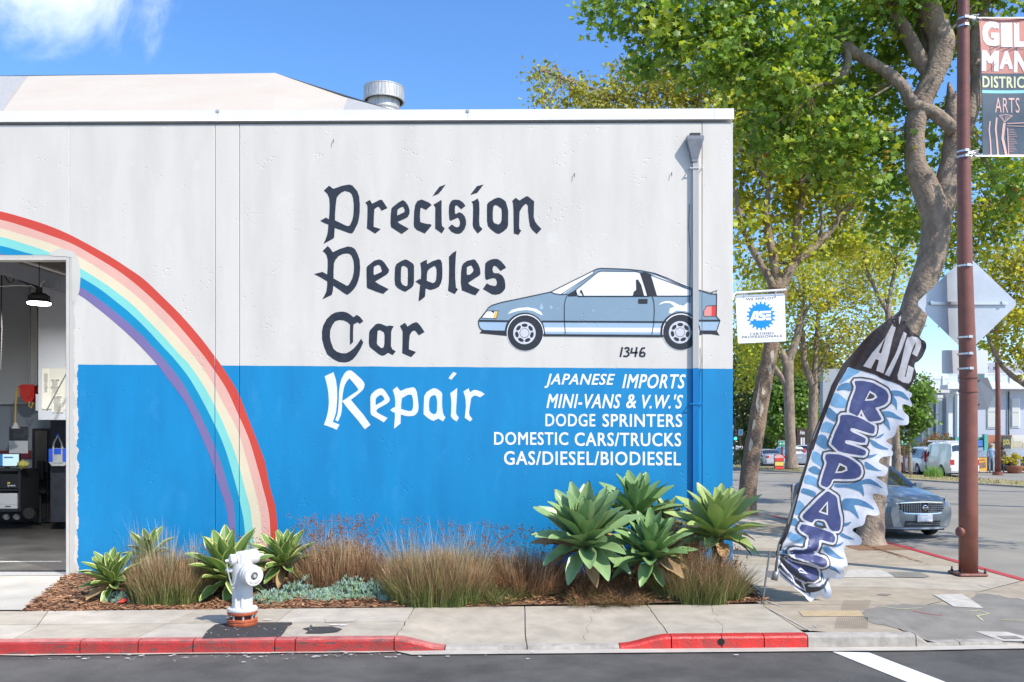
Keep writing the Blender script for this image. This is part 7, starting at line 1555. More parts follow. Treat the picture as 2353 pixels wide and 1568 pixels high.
# ================================================================== background street
def house(name, label, px, d, cat='building'): return thing(name, label, cat, (P(px, 1080, d).x, d-CD, -.1))
M_hw = mat('house_white', (.70, .71, .72), rough=.7, var=.05); M_hg = mat('house_bluegrey', (.46, .49, .55), rough=.7, var=.06); M_win = mat('far_window', (.05, .06, .07), rough=.1, spec=.8); M_roofs = mat('roof_shingle', (.34, .34, .36), rough=.9, var=.3, vscale=12, stretch=(1, 1, 6))
M_shade = mat('window_blind', (.55, .56, .52), rough=.6)
D1 = 64
hs_ = house('columned_house', 'white two-storey columned house with a roof-top balustrade', 2220, D1)
O = lambda nm, m, *a, par=hs_, th=.3, **k: pbox(*a, th).out(nm, m, par, **k)
# right wing (faces us) and left porch, receding
O('wall', M_hg, 2205, 892, 2400, 1012, D1+1.2, th=6)
O('wall', mat('house_side_blue', (.25, .29, .38), rough=.7), 2118, 905, 2206, 1085, D1+4.2, th=3)
O('cornice', M_hw, 2178, 884, 2400, 894, D1+.3, th=1.2); O('cornice', M_hw, 2112, 893, 2182, 903, D1+2.2, th=1.5)
for x0, x1, y0, y1 in ((2198, 2212, 892, 1075), ): O('column', M_hw, x0+2, y0+12, x1-2, y1, D1+.3, th=.35); O('capital', M_hw, x0, y0+8, x1, y0+14, D1+.25, th=.45)
for i, (px, w_) in enumerate(((2182, 10), (2158, 10), (2138, 9), (2124, 8))): 
    k = MB(); q = P(px, 1085, D1+1.5+i*.8); z1 = P(px, 905+i*3, D1+1.5+i*.8).z; r = w_*.5*D1/FPX; k.box(q.x-r, q.x+r, q.y-r, q.y+r, -.1, z1); k.box(q.x-r*1.3, q.x+r*1.3, q.y-r*1.3, q.y+r*1.3, z1-.25, z1); k.out('column', M_hw, hs_)
for (x0, y0, x1, y1, dd) in ((2270, 913, 2290, 982, D1+1.2), (2326, 918, 2342, 980, D1+1.2), (2222, 915, 2236, 982, D1+1.2), (2152, 912, 2160, 965, D1+4.2), (2150, 1010, 2160, 1050, D1+4.2)):
    f_ = pbox(x0-2, y0-2, x1+2, y1+3, dd-.06, .05).out('window', M_hw, hs_); pbox(x0, y0, x1, (y0+y1)/2-1, dd-.10, .03).out('pane', M_shade if x0 > 2200 else M_win, f_); pbox(x0, (y0+y1)/2+1, x1, y1, dd-.10, .03).out('pane', M_shade if x0 > 2200 else M_win, f_)
for (x0, x1, dd, y0, y1) in ((2180, 2400, D1+.5, 858, 882), (2112, 2178, D1+2.4, 868, 892)):
    r_ = pbox(x0, y0, x1, y0+3, dd, .12).out('balustrade_rail', M_hw, hs_)
    pbox(x0, y1-3, x1, y1, dd, .12).out('balustrade_rail', M_hw, hs_)
    step = 3.2; k = 0; x = x0+1
    while x < x1-1:
        k += 1
        if k % 9 == 0: pbox(x-1.5, y0-4, x+3.5, y1, dd-.05, .25).out('balustrade_post', M_hw, hs_)
        else: pbox(x, y0+3, x+1.5, y1-3, dd+.03, .05).out('baluster', M_hw, hs_)
        x += step
mb = MB(); a = P(2240, 836, D1+4); b = P(2400, 836, D1+4); e = P(2400, 862, D1+1.5); g_2 = P(2225, 862, D1+1.5); h1 = P(2255, 834, D1+7); h2 = P(2400, 834, D1+7)
mb.add([tuple(q) for q in (g_2, e, h2, h1)], [(0, 1, 2, 3)]); mb.out('roof', M_roofs, hs_)
for px in (2262, 2284): pbox(px, 843, px+10, 849, D1+3.5, .1).out('skylight', M_win, hs_)
mb = MB(); q = P(2318, 900, D1+1.1); mb.tube([(q.x, q.y, q.z), (q.x, q.y, P(0, 1010, D1+1.1).z)], .05, 6); mb.out('drainpipe', M_dark, hs_)
# shops
M_teal = mat('shopfront_teal', (.07, .34, .28), rough=.6); M_blind = mat('roller_shutter', (.36, .46, .56), rough=.5, var=.1)
sh1 = house('teal_shop', 'teal shopfront with a grey roller shutter and small shingled awning', 2270, 61)
D2 = 61
O = lambda nm, m, *a, par=sh1, th=.3: pbox(*a, th).out(nm, m, par)
O('wall', M_teal, 2195, 1005, 2269, 1084, D2+.6, th=3); O('pilaster', M_teal, 2262, 998, 2270, 1084, D2+.3, th=.3)
sh = O('shutter', mat('shutter_dark', (.20, .24, .29), rough=.5), 2232, 1028, 2262, 1082, D2+.4, th=.1)
for k in range(17): y = 1029+k*3.15; pbox(2232.5, y, 2261.5, y+2.2, D2+.36, .05).out('slat', M_blind, sh)
O('blue_sign', mat('shop_sign_blue', (.06, .16, .42), rough=.5), 2231, 1012, 2258, 1026, D2+.3, th=.1)
mb = MB(); a = P(2176, 1044, D2-1.6); b = P(2232, 1038, D2-1.6); e = P(2244, 1022, D2+.5); c_ = P(2190, 1024, D2+.5); V = [a, b, e, c_]; mb.add([tuple(v) for v in V]+[(v.x, v.y, v.z-.12) for v in V], [(0, 1, 2, 3), (0, 4, 5, 1), (1, 5, 6, 2), (7, 6, 5, 4), (0, 3, 7, 4)]); mb.out('awning', M_roofs, sh1)
for px in (2180, 2226): q = P(px, 1044, D2-1.55); MB().tube([(q.x, q.y, -.05), (q.x, q.y, q.z)], .06, 6).out('awning_post', M_hw, sh1)
V, F = text_in('OPEN', 2234, 1015, 2254, 1024, lambda px, py: tuple(P(px, py, D2+.28)), .02); 
sh2 = house('stone_shop', 'brick and tan stepped shopfront with a tin awning and dark doorway', 2310, 61.5)
O = lambda nm, m, *a, par=sh2, th=.3: pbox(*a, th).out(nm, m, par)
M_tanw = mat('shop_tan', (.46, .41, .28), rough=.8, var=.1); M_stone = mat('shop_stone', (.26, .22, .17), rough=.9, col2=(.14, .12, .10), vscale=5, bump=.03, bscale=8); M_brk = mat('shop_brick', (.42, .17, .11), rough=.85, var=.2, vscale=4)
O('brick_wall', M_brk, 2270, 1000, 2325, 1034, D2+1.4, th=.6); O('wall', M_stone, 2270, 1034, 2420, 1085, D2+1.2, th=.5); O('wall', mat('shop_cream', (.62, .60, .54), rough=.7), 2326, 1000, 2420, 1020, D2+1.6, th=.4)
for (x0, y0, x1, y1) in ((2277, 1020, 2300, 1040), (2288, 1015, 2312, 1040), (2312, 1007, 2330, 1040), (2330, 1014, 2350, 1040), (2350, 1018, 2410, 1040)): O('parapet', M_tanw, x0, y0, x1-.6, y1, D2+.9+(x0 % 7)*.01, th=.3)
ss = O('signboard', mat('sign_dark_olive', (.05, .06, .045), rough=.6), 2303, 1001, 2323, 1035, D2+.6, th=.1)
V, F = text_in('SOL', 2310, 1010, 2321, 1022, lambda px, py: tuple(P(px, py, D2+.58)), .04); obj('printed_word', V, F, mat('gold_print', (.50, .42, .10), rough=.5), ss)
V, F = text_in('O', 2305, 1010, 2309, 1024, lambda px, py: tuple(P(px, py, D2+.58)), .04); obj('printed_word', V, F, MATS['gold_print'], ss)
mb = MB(); a = P(2243, 1048, D2-2.0); b = P(2420, 1046, D2-2.0); e = P(2420, 1026, D2+.9); c_ = P(2262, 1032, D2+.9); V = [a, b, e, c_]; mb.add([tuple(v) for v in V]+[(v.x, v.y, v.z-.08) for v in V], [(0, 1, 2, 3), (0, 4, 5, 1), (1, 5, 6, 2), (7, 6, 5, 4), (0, 3, 7, 4)]); mb.out('tin_awning', mat('tin_roof', (.45, .50, .56), rough=.35, metal=.6), sh2)
O('doorway', mat('doorway_dark', (.012, .012, .014), rough=.6), 2303, 1058, 2320, 1084, D2+1.14, th=.05); O('doorway', MATS['doorway_dark'], 2282, 1052, 2296, 1084, D2+1.14, th=.05); O('shop_window', M_win, 2303, 1043, 2320, 1053, D2+1.14, th=.05)
for x0 in (2275, 2297, 2322, 2332, 2347): O('pillar', M_stone if x0 != 2332 else M_brown, x0, 1046, x0+5, 1085, D2+1.0, th=.12)
O('display_rack', M_alu, 2337, 1050, 2345, 1083, D2-.4, th=.05)
for nm, m, a_, lb, ct in (('banner_flag', mat('teal_banner', (.03, .20, .22), rough=.6), (2246, 848, 2260, 880, 58), 'dark teal district banner hanging from the thin far pole', 'banner'),):
    t = thing(nm, lb, ct, tuple(P(2253, 880, 58))); pbox(*a_, .02).out('panel', m, t); V, F = text_in('RICT', 2246, 849, 2259, 857, lambda px, py: tuple(P(px, py, 57.99)), .03); obj('printed_word', V, F, mat('cyan_print', (.2, .55, .7)), t)
    V, F = flat([[[(2246, 860), (2260, 860), (2260, 861.5), (2246, 861.5)]]], lambda px, py: tuple(P(px, py, 57.99))); obj('printed_line', V, F, M_brk, t)
tp = thing('thin_pole', 'thin brown lamp post in front of the stone shop', 'pole', (P(2293, 1092, 54).x, 54-CD, -.05)); q = P(2293, 0, 54); mb = MB(); mb.tube([(q.x, q.y, -.05), (q.x, q.y, P(0, 900, 54).z), (q.x-.12, q.y, P(0, 700, 54).z), (q.x-.16, q.y, P(0, 600, 54).z)], [.17, .14, .11, .08], 12); mb.out('shaft', M_brown, tp, smooth=True)
mb = MB(); mb.tube([(q.x, q.y, -.05), (q.x, q.y, .15)], .3, 12); mb.out('foot', M_brown, tp)
tq = thing('slim_post', 'slim dark post standing by the teal shop awning', 'post', (P(2218, 1085, 60).x, 46, -.05)); q = P(2184, 0, 60); mb = MB(); mb.tube([tuple(P(2218, 990, 58.5)), tuple(P(2218, 1030, 58.5))], .05, 6); mb.tube([tuple(P(2218, 1030, 58.5)), (P(2218, 1030, 58.5).x, 58.5-CD, -.05)], .04, 6); mb.out('shaft', M_dark, tq)
ab = thing('sandwich_board', 'yellow sandwich board with a food picture outside the shops', 'sandwich board', (P(2258, 1084, 58).x, 58-CD, -.02)); pp = pbox(2248, 1052, 2268, 1083, 57.8, .04).out('board', mat('board_yellow', (.75, .42, .08), rough=.6), ab)
obj('printed_picture', *flat([[[(2251, 1064), (2265, 1062), (2266, 1074), (2252, 1076)]]], lambda px, py: tuple(P(px, py, 57.78))), mat('food_picture', (.42, .30, .22), rough=.6, col2=(.12, .06, .04), vscale=9), pp)
V, F = text_in('TAQUERIA', 2251, 1055, 2265, 1060, lambda px, py: tuple(P(px, py, 57.78)), .02); obj('printed_word', V, F, M_brk, pp)
mb = MB(); q = P(2250, 1083, 57.9); q2 = P(2267, 1083, 57.9); mb.tube([(q.x, q.y, q.z), (q.x-.02, q.y-.1, -.02)], .02, 5); mb.tube([(q2.x, q2.y, q2.z), (q2.x+.02, q2.y-.1, -.02)], .02, 5); mb.out('leg', M_dark, ab)
pt = thing('flower_pot', 'round terracotta tub with a yellow-green bush by the shops', 'flower pot', (P(2331, 1085, 57).x, 43, -.02)); q = P(2331, 1083, 57); mb = MB(); mb.lathe([(0, .38), (.3, .52), (.42, .55), (.44, .50)], (q.x, q.y, -.02), n=18); mb.out('pot', mat('terracotta', (.28, .11, .06), rough=.8), pt)
leaves('foliage', [((q.x-.1, q.y, .85), (.72, .6, .42), 40)], .10, [mat('yellow_flowers', (.42, .36, .03), rough=.7, island=.4, trans=.2)], pt, rs, False, 24, .12)
# people outside the shops
def person(label, px, py, d, shirt, trousers, hat=None, hair=(.03, .02, .015), h=1.72, turn=0.0, arm=0.3):
    q = P(px, py, d); t = thing('person', label, 'person', (q.x, q.y, -.03)); s = h/1.72
    J = [(0, 0, .98), (.09, 0, .90), (.10, .02, .50), (.10, 0, .08), (.10, -.13, .03), (-.09, 0, .90), (-.11, -.04, .50), (-.12, .02, .08), (-.12, -.11, .03), (0, 0, 1.22), (0, 0, 1.42), (.17, 0, 1.40), (.23, .02, 1.12), (.20, -.12, .90), (-.17, 0, 1.40), (-.23, .02, 1.12), (-.18, -.20, .98), (0, 0, 1.50), (0, -.01, 1.56), (0, -.015, 1.66), (0, -.01, 1.72)]
    Eg = [(0, 1), (1, 2), (2, 3), (3, 4), (0, 5), (5, 6), (6, 7), (7, 8), (0, 9), (9, 10), (10, 11), (11, 12), (12, 13), (10, 14), (14, 15), (15, 16), (10, 17), (17, 18), (18, 19), (19, 20)]
    Rr = [.14, .10, .075, .055, .05, .10, .075, .055, .05, .145, .13, .075, .052, .042, .075, .052, .042, .055, .075, .10, .06]
    me = bpy.data.meshes.new('body'); me.from_pydata([(x*s, y*s, z*s) for x, y, z in J], Eg, []); o = bpy.data.objects.new('body', me); COL.objects.link(o); o.parent = t
    md = o.modifiers.new('s', 'SKIN'); sv = me.skin_vertices[0].data
    for i, r in enumerate(Rr): sv[i].radius = (r*s, r*s*.85); sv[i].use_root = (i == 0)
    o.modifiers.new('sub', 'SUBSURF').levels = 1
    dg = bpy.context.evaluated_depsgraph_get(); ev = o.evaluated_get(dg); m2 = bpy.data.meshes.new_from_object(ev); o.modifiers.clear(); o.data = m2; m2.name = 'body'
    sk = mat('skin', (.42, .24, .16), rough=.6); m2.materials.clear()
    for q_ in (shirt, trousers, sk, M_trim): m2.materials.append(q_)
    for p_ in m2.polygons:
        c_ = p_.center/s; p_.material_index = 3 if c_.z < .07 else (1 if c_.z < .97 and abs(c_.x) < .165 else (2 if c_.z > 1.47 or (c_.z < 1.02 and abs(c_.x) > .165) else 0)); p_.use_smooth = True
    mb = MB()
    if hat: mb.lathe([(0, .115), (.02, .112), (.09, .085), (.11, .03)], (0, 0, 1.66*s), n=14); mb.obox((0, -.13, 1.675*s), Vector((.07, 0, 0)), Vector((0, .05, 0)), Vector((0, 0, .008))); o2 = obj('cap', mb.V, mb.F, hat, t, local=True, smooth=True)
    else:
        mb.lathe([(-.16, .07), (-.08, .112), (0, .118), (.06, .09), (.085, .03)], (0, .025, 1.655*s), n=14); obj('hair', mb.V, mb.F, mat('hair_dark', hair, rough=.7), t, local=True, smooth=True)
    t.rotation_euler.z = turn
person('man in pale blue shirt, grey trousers and cap standing left of the thin pole', 2278, 1083, 57, mat('shirt_pale_blue', (.36, .47, .62), rough=.8), mat('trousers_grey', (.33, .36, .42), rough=.8), mat('cap_grey', (.30, .30, .32), rough=.8), turn=2.4, h=1.8)
person('dark haired person in olive top and jeans right of the thin pole', 2303, 1083, 57.5, mat('top_olive', (.14, .12, .08), rough=.8), mat('jeans_blue', (.16, .24, .38), rough=.8), turn=-.9, h=1.66)
# left background: signs, signal, buildings
tl = thing('traffic_light', 'green traffic light beside the blue wall corner', 'traffic light', (P(1688, 1080, 86).x, 72, -.1)); q = P(1690, 960, 86); mb = MB(); mb.tube([(q.x, 72.3, -.1), (q.x, 72.3, q.z)], .08, 8); mb.out('post', M_dark, tl)
hb = pbox(1685.5, 1003-16, 1694.5, 1011+2, 85.6, .3).out('housing', mat('signal_housing', (.015, .015, .015), rough=.5), tl)
for k, (py, m) in enumerate(((991, M_trim), (999, M_trim), (1008, mat('green_light', (.02, .5, .35), emit=(.05, .9, .65), estr=2.2)))): MB().lathe([(0, .14), (.02, .13), (.04, .05)], tuple(P(1690, py, 85.55)), (0, -1, 0), 14).out('lens', m, hb)
def road_sign(label, x0, y0, x1, y1, d, m, text=None, tm=M_white, pole_px=None, py_foot=1075, name='street_sign', cat='sign'):
    t = thing(name, label, cat, (P((x0+x1)/2, py_foot, d).x, d-CD, -.05)); pl = pbox(x0-.8, y0-.8, x1+.8, y1+.8, d, .03).out('panel', M_white, t); pbox(x0, y0, x1, y1, d-.02, .015).out('face', m, t)
    if text: V, F = text_in(text, x0+2, y0+1.6, x1-1.5, y1-1.6, lambda px, py: tuple(P(px, py, d-.03)), .03); obj('printed_word', V, F, tm, t)
    q = P(pole_px or (x0+x1)/2, y1, d+.1); MB().tube([(q.x, q.y, -.1), (q.x, q.y, P(0, y0, d).z)], .07, 6).out('post', M_brown, t)
M_grn = mat('sign_green', (.0, .28, .18), rough=.5)
rsn = road_sign('green guide sign with a left arrow behind the median tree', 1789, 1014, 1822, 1026, 66, M_grn, None, pole_px=1797)
o = [x for x in bpy.data.objects if x.get('label') == 'green guide sign with a left arrow behind the median tree'][0]
V, F = text_in('FREEWAY', 1799, 1017.5, 1818, 1023, lambda px, py: tuple(P(px, py, 65.97)), .03); obj('printed_word', V, F, M_white, o)
obj('arrow', *flat([[[(1791, 1020), (1794, 1017), (1794, 1019.3), (1797, 1019.3), (1797, 1020.9), (1794, 1020.9), (1794, 1023)]]], lambda px, py: tuple(P(px, py, 65.97))), M_white, o)
road_sign('green freeway sign partly hidden by the flag edge', 2068, 1003, 2087, 1022, 55, M_grn, 'TO', pole_px=2077)
road_sign('small cyan and white street sign above the traffic light', 1698, 988, 1706, 1000, 88, mat('cyan_sign', (.1, .42, .6), rough=.5), None)
road_sign('small white regulation sign below the cyan one', 1693, 1026, 1706, 1036, 88, M_white, None)
rf_ = thing('red_shape_sign', 'red pointed sign far away past the wall corner', 'sign', tuple(P(1706, 1058, 92))); obj('panel', *(lambda m: (m.V, m.F))(MB().prism([((P(x, y, 92).x), (P(x, y, 92).z)) for x, y in ((1700, 1034), (1707, 1030), (1712, 1044), (1712, 1062), (1704, 1056), (1700, 1050))], 78, 78.1)), mat('sign_red', (.75, .03, .015), rough=.5), rf_)
bd = thing('sandwich_board', 'red and yellow sandwich board standing on the median verge', 'sandwich board', (P(1791, 1080, 56).x, 42, .0))
a = pbox(1779, 1045, 1801, 1079, 55.8, .05).out('board', mat('board_dark_frame', (.06, .04, .035), rough=.6), bd)
obj('printed_area', *flat([[[(1780.5, 1046), (1800, 1046), (1800, 1060), (1780.5, 1060)]]], lambda px, py: tuple(P(px, py, 55.78))), mat('poster_red', (.68, .05, .04), rough=.6), a)
obj('printed_area', *flat([[[(1781, 1061.5), (1800.5, 1061.5), (1800.5, 1070.5), (1781, 1070.5)]]], lambda px, py: tuple(P(px, py, 55.78))), mat('poster_yellow', (.75, .55, .12), rough=.6), a)
obj('printed_area', *flat([[[(1781, 1072), (1801, 1072), (1801, 1078), (1781, 1078)]]], lambda px, py: tuple(P(px, py, 55.78))), MATS['poster_red'], a)
for k in range(9):
    an = PI*(k+.5)/9; obj('printed_ray', *flat([[[(1790, 1053), (1790+11*math.cos(an-.08), 1053-8*math.sin(an-.08)), (1790+11*math.cos(an+.08), 1053-8*math.sin(an+.08))]]], lambda px, py: tuple(P(px, py, 55.76))), M_white, a)
for s_, x0, y0, x1, y1 in (('SALE', 1786, 1051, 1795, 1055), ('NOW OPEN', 1783, 1056, 1797, 1059)): V, F = text_in(s_, x0, y0, x1, y1, lambda px, py: tuple(P(px, py, 55.755)), .03); None
gb = house('grey_building', 'plain grey box building showing above the flag sleeve', 1910, 78); pbox(1891, 848, 1960, 1075, 78, .8).out('wall', mat('grey_box', (.34, .36, .37), rough=.8, var=.06), gb)
db = house('dark_building', 'dark brown building front with narrow white windows behind the median', 1850, 84); w0 = pbox(1832, 985, 1880, 1072, 84, .8).out('wall', mat('dark_brown_wall', (.045, .028, .024), rough=.7), db)
V, F = text_in('Arlene', 1838, 989, 1849, 999, lambda px, py: tuple(P(px, py, 83.97)), .02); obj('printed_word', V, F, M_white, w0)
for x0, y0, x1, y1 in ((1840, 1006, 1844, 1022), (1846, 1006, 1849, 1022), (1840, 1026, 1844, 1044), (1846, 1026, 1849, 1040)):
    w_ = pbox(x0, y0, x1, y1, 83.95, .04).out('window', M_hw, db)
bf_ = thing('roof_billboard_frame', 'white steel billboard frame on a rooftop beyond the trees', 'billboard frame', (P(1850, 900, 95).x, 81, 0)); mb = MB()
for y in (845, 852, 862, 872): mb.obox(P(1857, y, 95), Vector((1.7, 0, 0)), Vector((0, .05, 0)), Vector((0, 0, .06)))
for x in (1826, 1838, 1850, 1862, 1874, 1886): a = P(x, 842, 95); b = P(x, 880, 95); mb.tube([a, b], .06, 5)
for x in (1830, 1856): mb.tube([P(x, 1072, 95.5), P(x, 845, 95.5)], .12, 6)
mb.out('frame', mat('frame_pale', (.50, .54, .58), rough=.5), bf_)
lb_ = house('low_building', 'pale low building far along the side street', 1700, 125); pbox(1684, 1020, 1716, 1062, 125, 8).out('wall', M_hw, lb_)
wfc = thing('white_fence', 'white board fence beside the dark clipped hedge', 'fence', (P(2060, 1080, 63).x, 49, -.05))
for k in range(26): x = 2042+k*2.7; q = P(x, 1040, 63); MB().box(q.x-.034, q.x+.034, q.y, q.y+.03, -.05, q.z).out('board', M_hw if k % 3 else M_shade, wfc)
mb = MB(); a = P(2042, 1046, 63.05); b = P(2112, 1046, 63.05); mb.box(a.x, b.x, a.y, a.y+.04, a.z-.1, a.z); mb.out('rail', M_hw, wfc)
# lane dashes on the side street
for (x0, y0, x1, y1, w_) in ((2330, 1176, 2380, 1180, .08), (1729, 1099, 1762, 1103, .09)):
    a = G(x0, y0, -.132); b = G(x1, y1, -.132); R('lane_dash', [[[(a[0], a[1]+w_), (b[0], b[1]+w_), (b[0], b[1]-w_), (a[0], a[1]-w_)]]], -.126, M_line)
# low hills / far street closing the horizon
R('far_hills', [[[(-500, 0), (-300, 26), (-120, 18), (40, 30), (200, 20), (420, 28), (700, 0)]]], 0, mat('hill_haze_green', (.12, .17, .16), rough=1), fn=lambda x, z: (x, 900, z))
fr_ = thing('background_row', 'row of pale low buildings closing the side street in the distance', 'building', (30, 120, 0))
for k in range(9): q = -10+k*10; MB().box(q, q+9.4, 128, 136, -.3, 4.2+(k*37 % 5)*.5).out('wall', [M_hw, M_hg, M_tanw][k % 3], fr_)
# ================================================================== inside the garage
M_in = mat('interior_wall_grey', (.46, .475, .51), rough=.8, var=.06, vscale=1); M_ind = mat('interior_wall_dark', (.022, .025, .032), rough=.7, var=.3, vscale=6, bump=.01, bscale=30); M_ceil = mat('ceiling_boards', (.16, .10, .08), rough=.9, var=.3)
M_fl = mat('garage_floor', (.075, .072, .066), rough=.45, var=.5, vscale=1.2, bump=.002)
rm = thing('garage_room', None, None, (-10, 5, 0), kind='structure')
BD = 22.4
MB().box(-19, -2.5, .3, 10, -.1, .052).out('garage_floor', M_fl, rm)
zb1 = P(0, 925, BD).z
MB().box(-19, P(90, 0, BD).x, BD-CD, BD-CD+.3, zb1, 6.7).out('back_wall', M_in, rm)
MB().box(-19, P(150, 0, BD).x, BD-CD+.05, BD-CD+.3, P(0, 1085, BD).z, zb1-.002).out('back_wall', mat('interior_wall_mid', (.26, .29, .33), rough=.8), rm)
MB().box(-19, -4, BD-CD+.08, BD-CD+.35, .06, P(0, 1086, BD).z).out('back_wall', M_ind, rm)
MB().box(-19, P(90, 0, BD).x, BD-CD-.14, BD-CD-.002, zb1-.05, zb1+.02).out('ledge', M_in, rm)
pbox(66, 560, 88, 925, 21.9, .3).out('pier', mat('interior_pier', (.50, .50, .49), rough=.8, var=.05), rm); pbox(88, 560, 200, 965, 19.5, 3).out('pier', M_in, rm)
mb = MB(); mb.box(-6.55, -6.4, .3, 8.2, .06, 6.7); mb.out('side_wall', M_in, rm); MB().box(-19, -2.5, .3, 9, 6.5, 6.7).out('ceiling', M_ceil, rm)
for (x0, x1) in ((-1, 66),): pbox(66, 640, 68, 925, 21.85, .04).out('conduit', M_alu, rm)
pbox(84, 700, 86, 925, 21.8, .04).out('conduit', M_alu, rm)
# beams and the roll-up shaft under the lintel
mb = MB(); a = P(-40, 600, 17); b = P(175, 665, 17); mb.obox((a+b)/2, (b-a)/2, Vector((0, .25, 0)), Vector((0, 0, .15))); mb.out('beam', mat('beam_grey', (.34, .36, .40), rough=.6), rm)
mb = MB(); a = P(-40, 574, 18); b = P(175, 630, 18); mb.obox((a+b)/2, (b-a)/2, Vector((0, .3, 0)), Vector((0, 0, .16))); mb.out('beam', mat('beam_brown', (.34, .31, .28), rough=.7), rm)
mb = MB(); a = P(10, 586, 16.7); b = P(170, 636, 16.7); mb.tube([a, b], .028, 8); mb.out('pipe', mat('white_pipe', (.70, .70, .68), rough=.4), rm)
mb = MB(); mb.tube([P(-5, 622, 17.2), P(40, 637, 17.2), P(92, 664, 17.2)], .05, 8); mb.tube([P(4, 632, 17.2), P(3, 700, 17.2), P(4, 760, 17.2), P(1, 850, 17.2)], .014, 6); mb.tube([P(10, 634, 17), P(22, 650, 17), P(30, 648, 17), P(34, 636, 17)], .012, 6); mb.out('cable', M_black, rm)
mb = MB(); mb.tube([P(-10, 659, 17), P(40, 656, 17), P(72, 657, 17), P(96, 672, 17)], .009, 6); mb.tube([P(95, 646, 16.8), P(120, 660, 16.8), P(150, 668, 16.8), P(165, 690, 16.8)], .012, 6)
for k in range(2): c_ = P(122+k*0, 650, 16.6); mb.tube([c_+Vector((math.cos(t)*.11, 0, math.sin(t)*.11)) for t in np.linspace(-2.6, .6, 12)], .009, 5)
mb.tube([P(92, 660, 16.6), P(96, 650, 16.6), P(103, 646, 16.6)], .012, 5); mb.out('cable', mat('white_pipe2', (.6, .6, .6), rough=.5), rm)
# lit high-bay lamp
lp = thing('high_bay_lamp', 'lit black high-bay lamp hanging inside the open garage door', 'lamp', tuple(P(90, 692, 16.5))); c_ = P(90, 696, 16.5); k = 16.5/FPX
mb = MB(); mb.lathe([(0, 27*k), (.02, 27*k), (.05, 23*k), (.12, 23*k), (.17, 15*k)], tuple(c_), n=28); mb.tube([c_+Vector((0, 0, .15)), c_+Vector((0, 0, .28))], .06, 8); mb.out('housing', M_black, lp)
mb = MB(); mb.lathe([(-.035, .01), (-.03, 24*k), (-.002, 25*k)], tuple(c_), n=28); mb.out('lens', mat('lamp_light', (1, 1, 1), emit=(1, .97, .92), estr=12), lp)
MB().tube([c_+Vector((0, 0, .28)), c_+Vector((0, 0, 1.1))], .008, 5).out('chain', M_dark, lp)
ll = bpy.data.lights.new('lamp_glow', 'AREA'); ll.shape = 'DISK'; ll.size = .36; ll.energy = 280; ll.color = (1, .97, .92); lo = bpy.data.objects.new('lamp_glow', ll); COL.objects.link(lo); lo.location = c_-Vector((0, 0, .06)); lo.parent = None
# hose reel with yellow cable
hr = thing('hose_reel', 'red cable reel on the garage wall with a yellow cord hanging down', 'cable reel', tuple(P(61, 905, 21.6))); M_rr = mat('reel_red', (.60, .03, .02), rough=.35)
pts = [(44, 890), (50, 886), (76, 886), (80, 890), (80, 912), (72, 922), (60, 923), (50, 915), (46, 905)]; mb = MB(); mb.prism([((P(x, y, 21.4).x), P(x, y, 21.4).z) for x, y in pts], 21.4-CD, 21.8-CD); o = mb.out('drum', M_rr, hr); md = o.modifiers.new('b', 'BEVEL'); md.width = .03; md.segments = 2
mb = MB(); mb.lathe([(0, .15), (.02, .15), (.02, .13), (.035, .12)], tuple(P(62, 903, 21.4)), (0, -1, 0), 20); mb.out('cover', M_rr, hr)
mb = MB(); mb.tube([P(43, 892, 21.35), P(38, 898, 21.35), P(36, 930, 21.35), P(35, 975, 21.35)], .018, 6); mb.tube([P(68, 923, 21.3), P(66, 932, 21.3), P(72, 938, 21.3), P(76, 925, 21.3)], .016, 6); mb.out('cord', mat('cord_yellow', (.65, .42, .04), rough=.5), hr)
mb = MB(); mb.lathe([(0, .10), (.14, .03)], tuple(P(36, 985, 21.35)), (0, 0, 1), 10); mb.out('plug', mat('plug_clear', (.6, .58, .55), rough=.4), hr)
# calendar
cl_ = thing('wall_calendar', 'wall calendar with a dark car picture above the computer', 'calendar', tuple(P(43, 1010, BD))); pbox(21, 981, 64, 1042, BD-.02, .015).out('page', M_white, cl_); pbox(21, 981, 64, 1013, BD-.035, .012).out('picture', mat('calendar_photo', (.03, .035, .045), rough=.5, col2=(.10, .11, .13), vscale=5, stretch=(1, 1, 3)), cl_)
pbox(-10, 1036, 72, 1054, BD-.01, .008).out('red_stripe', mat('wall_stripe_red', (.16, .02, .03), rough=.6), rm)
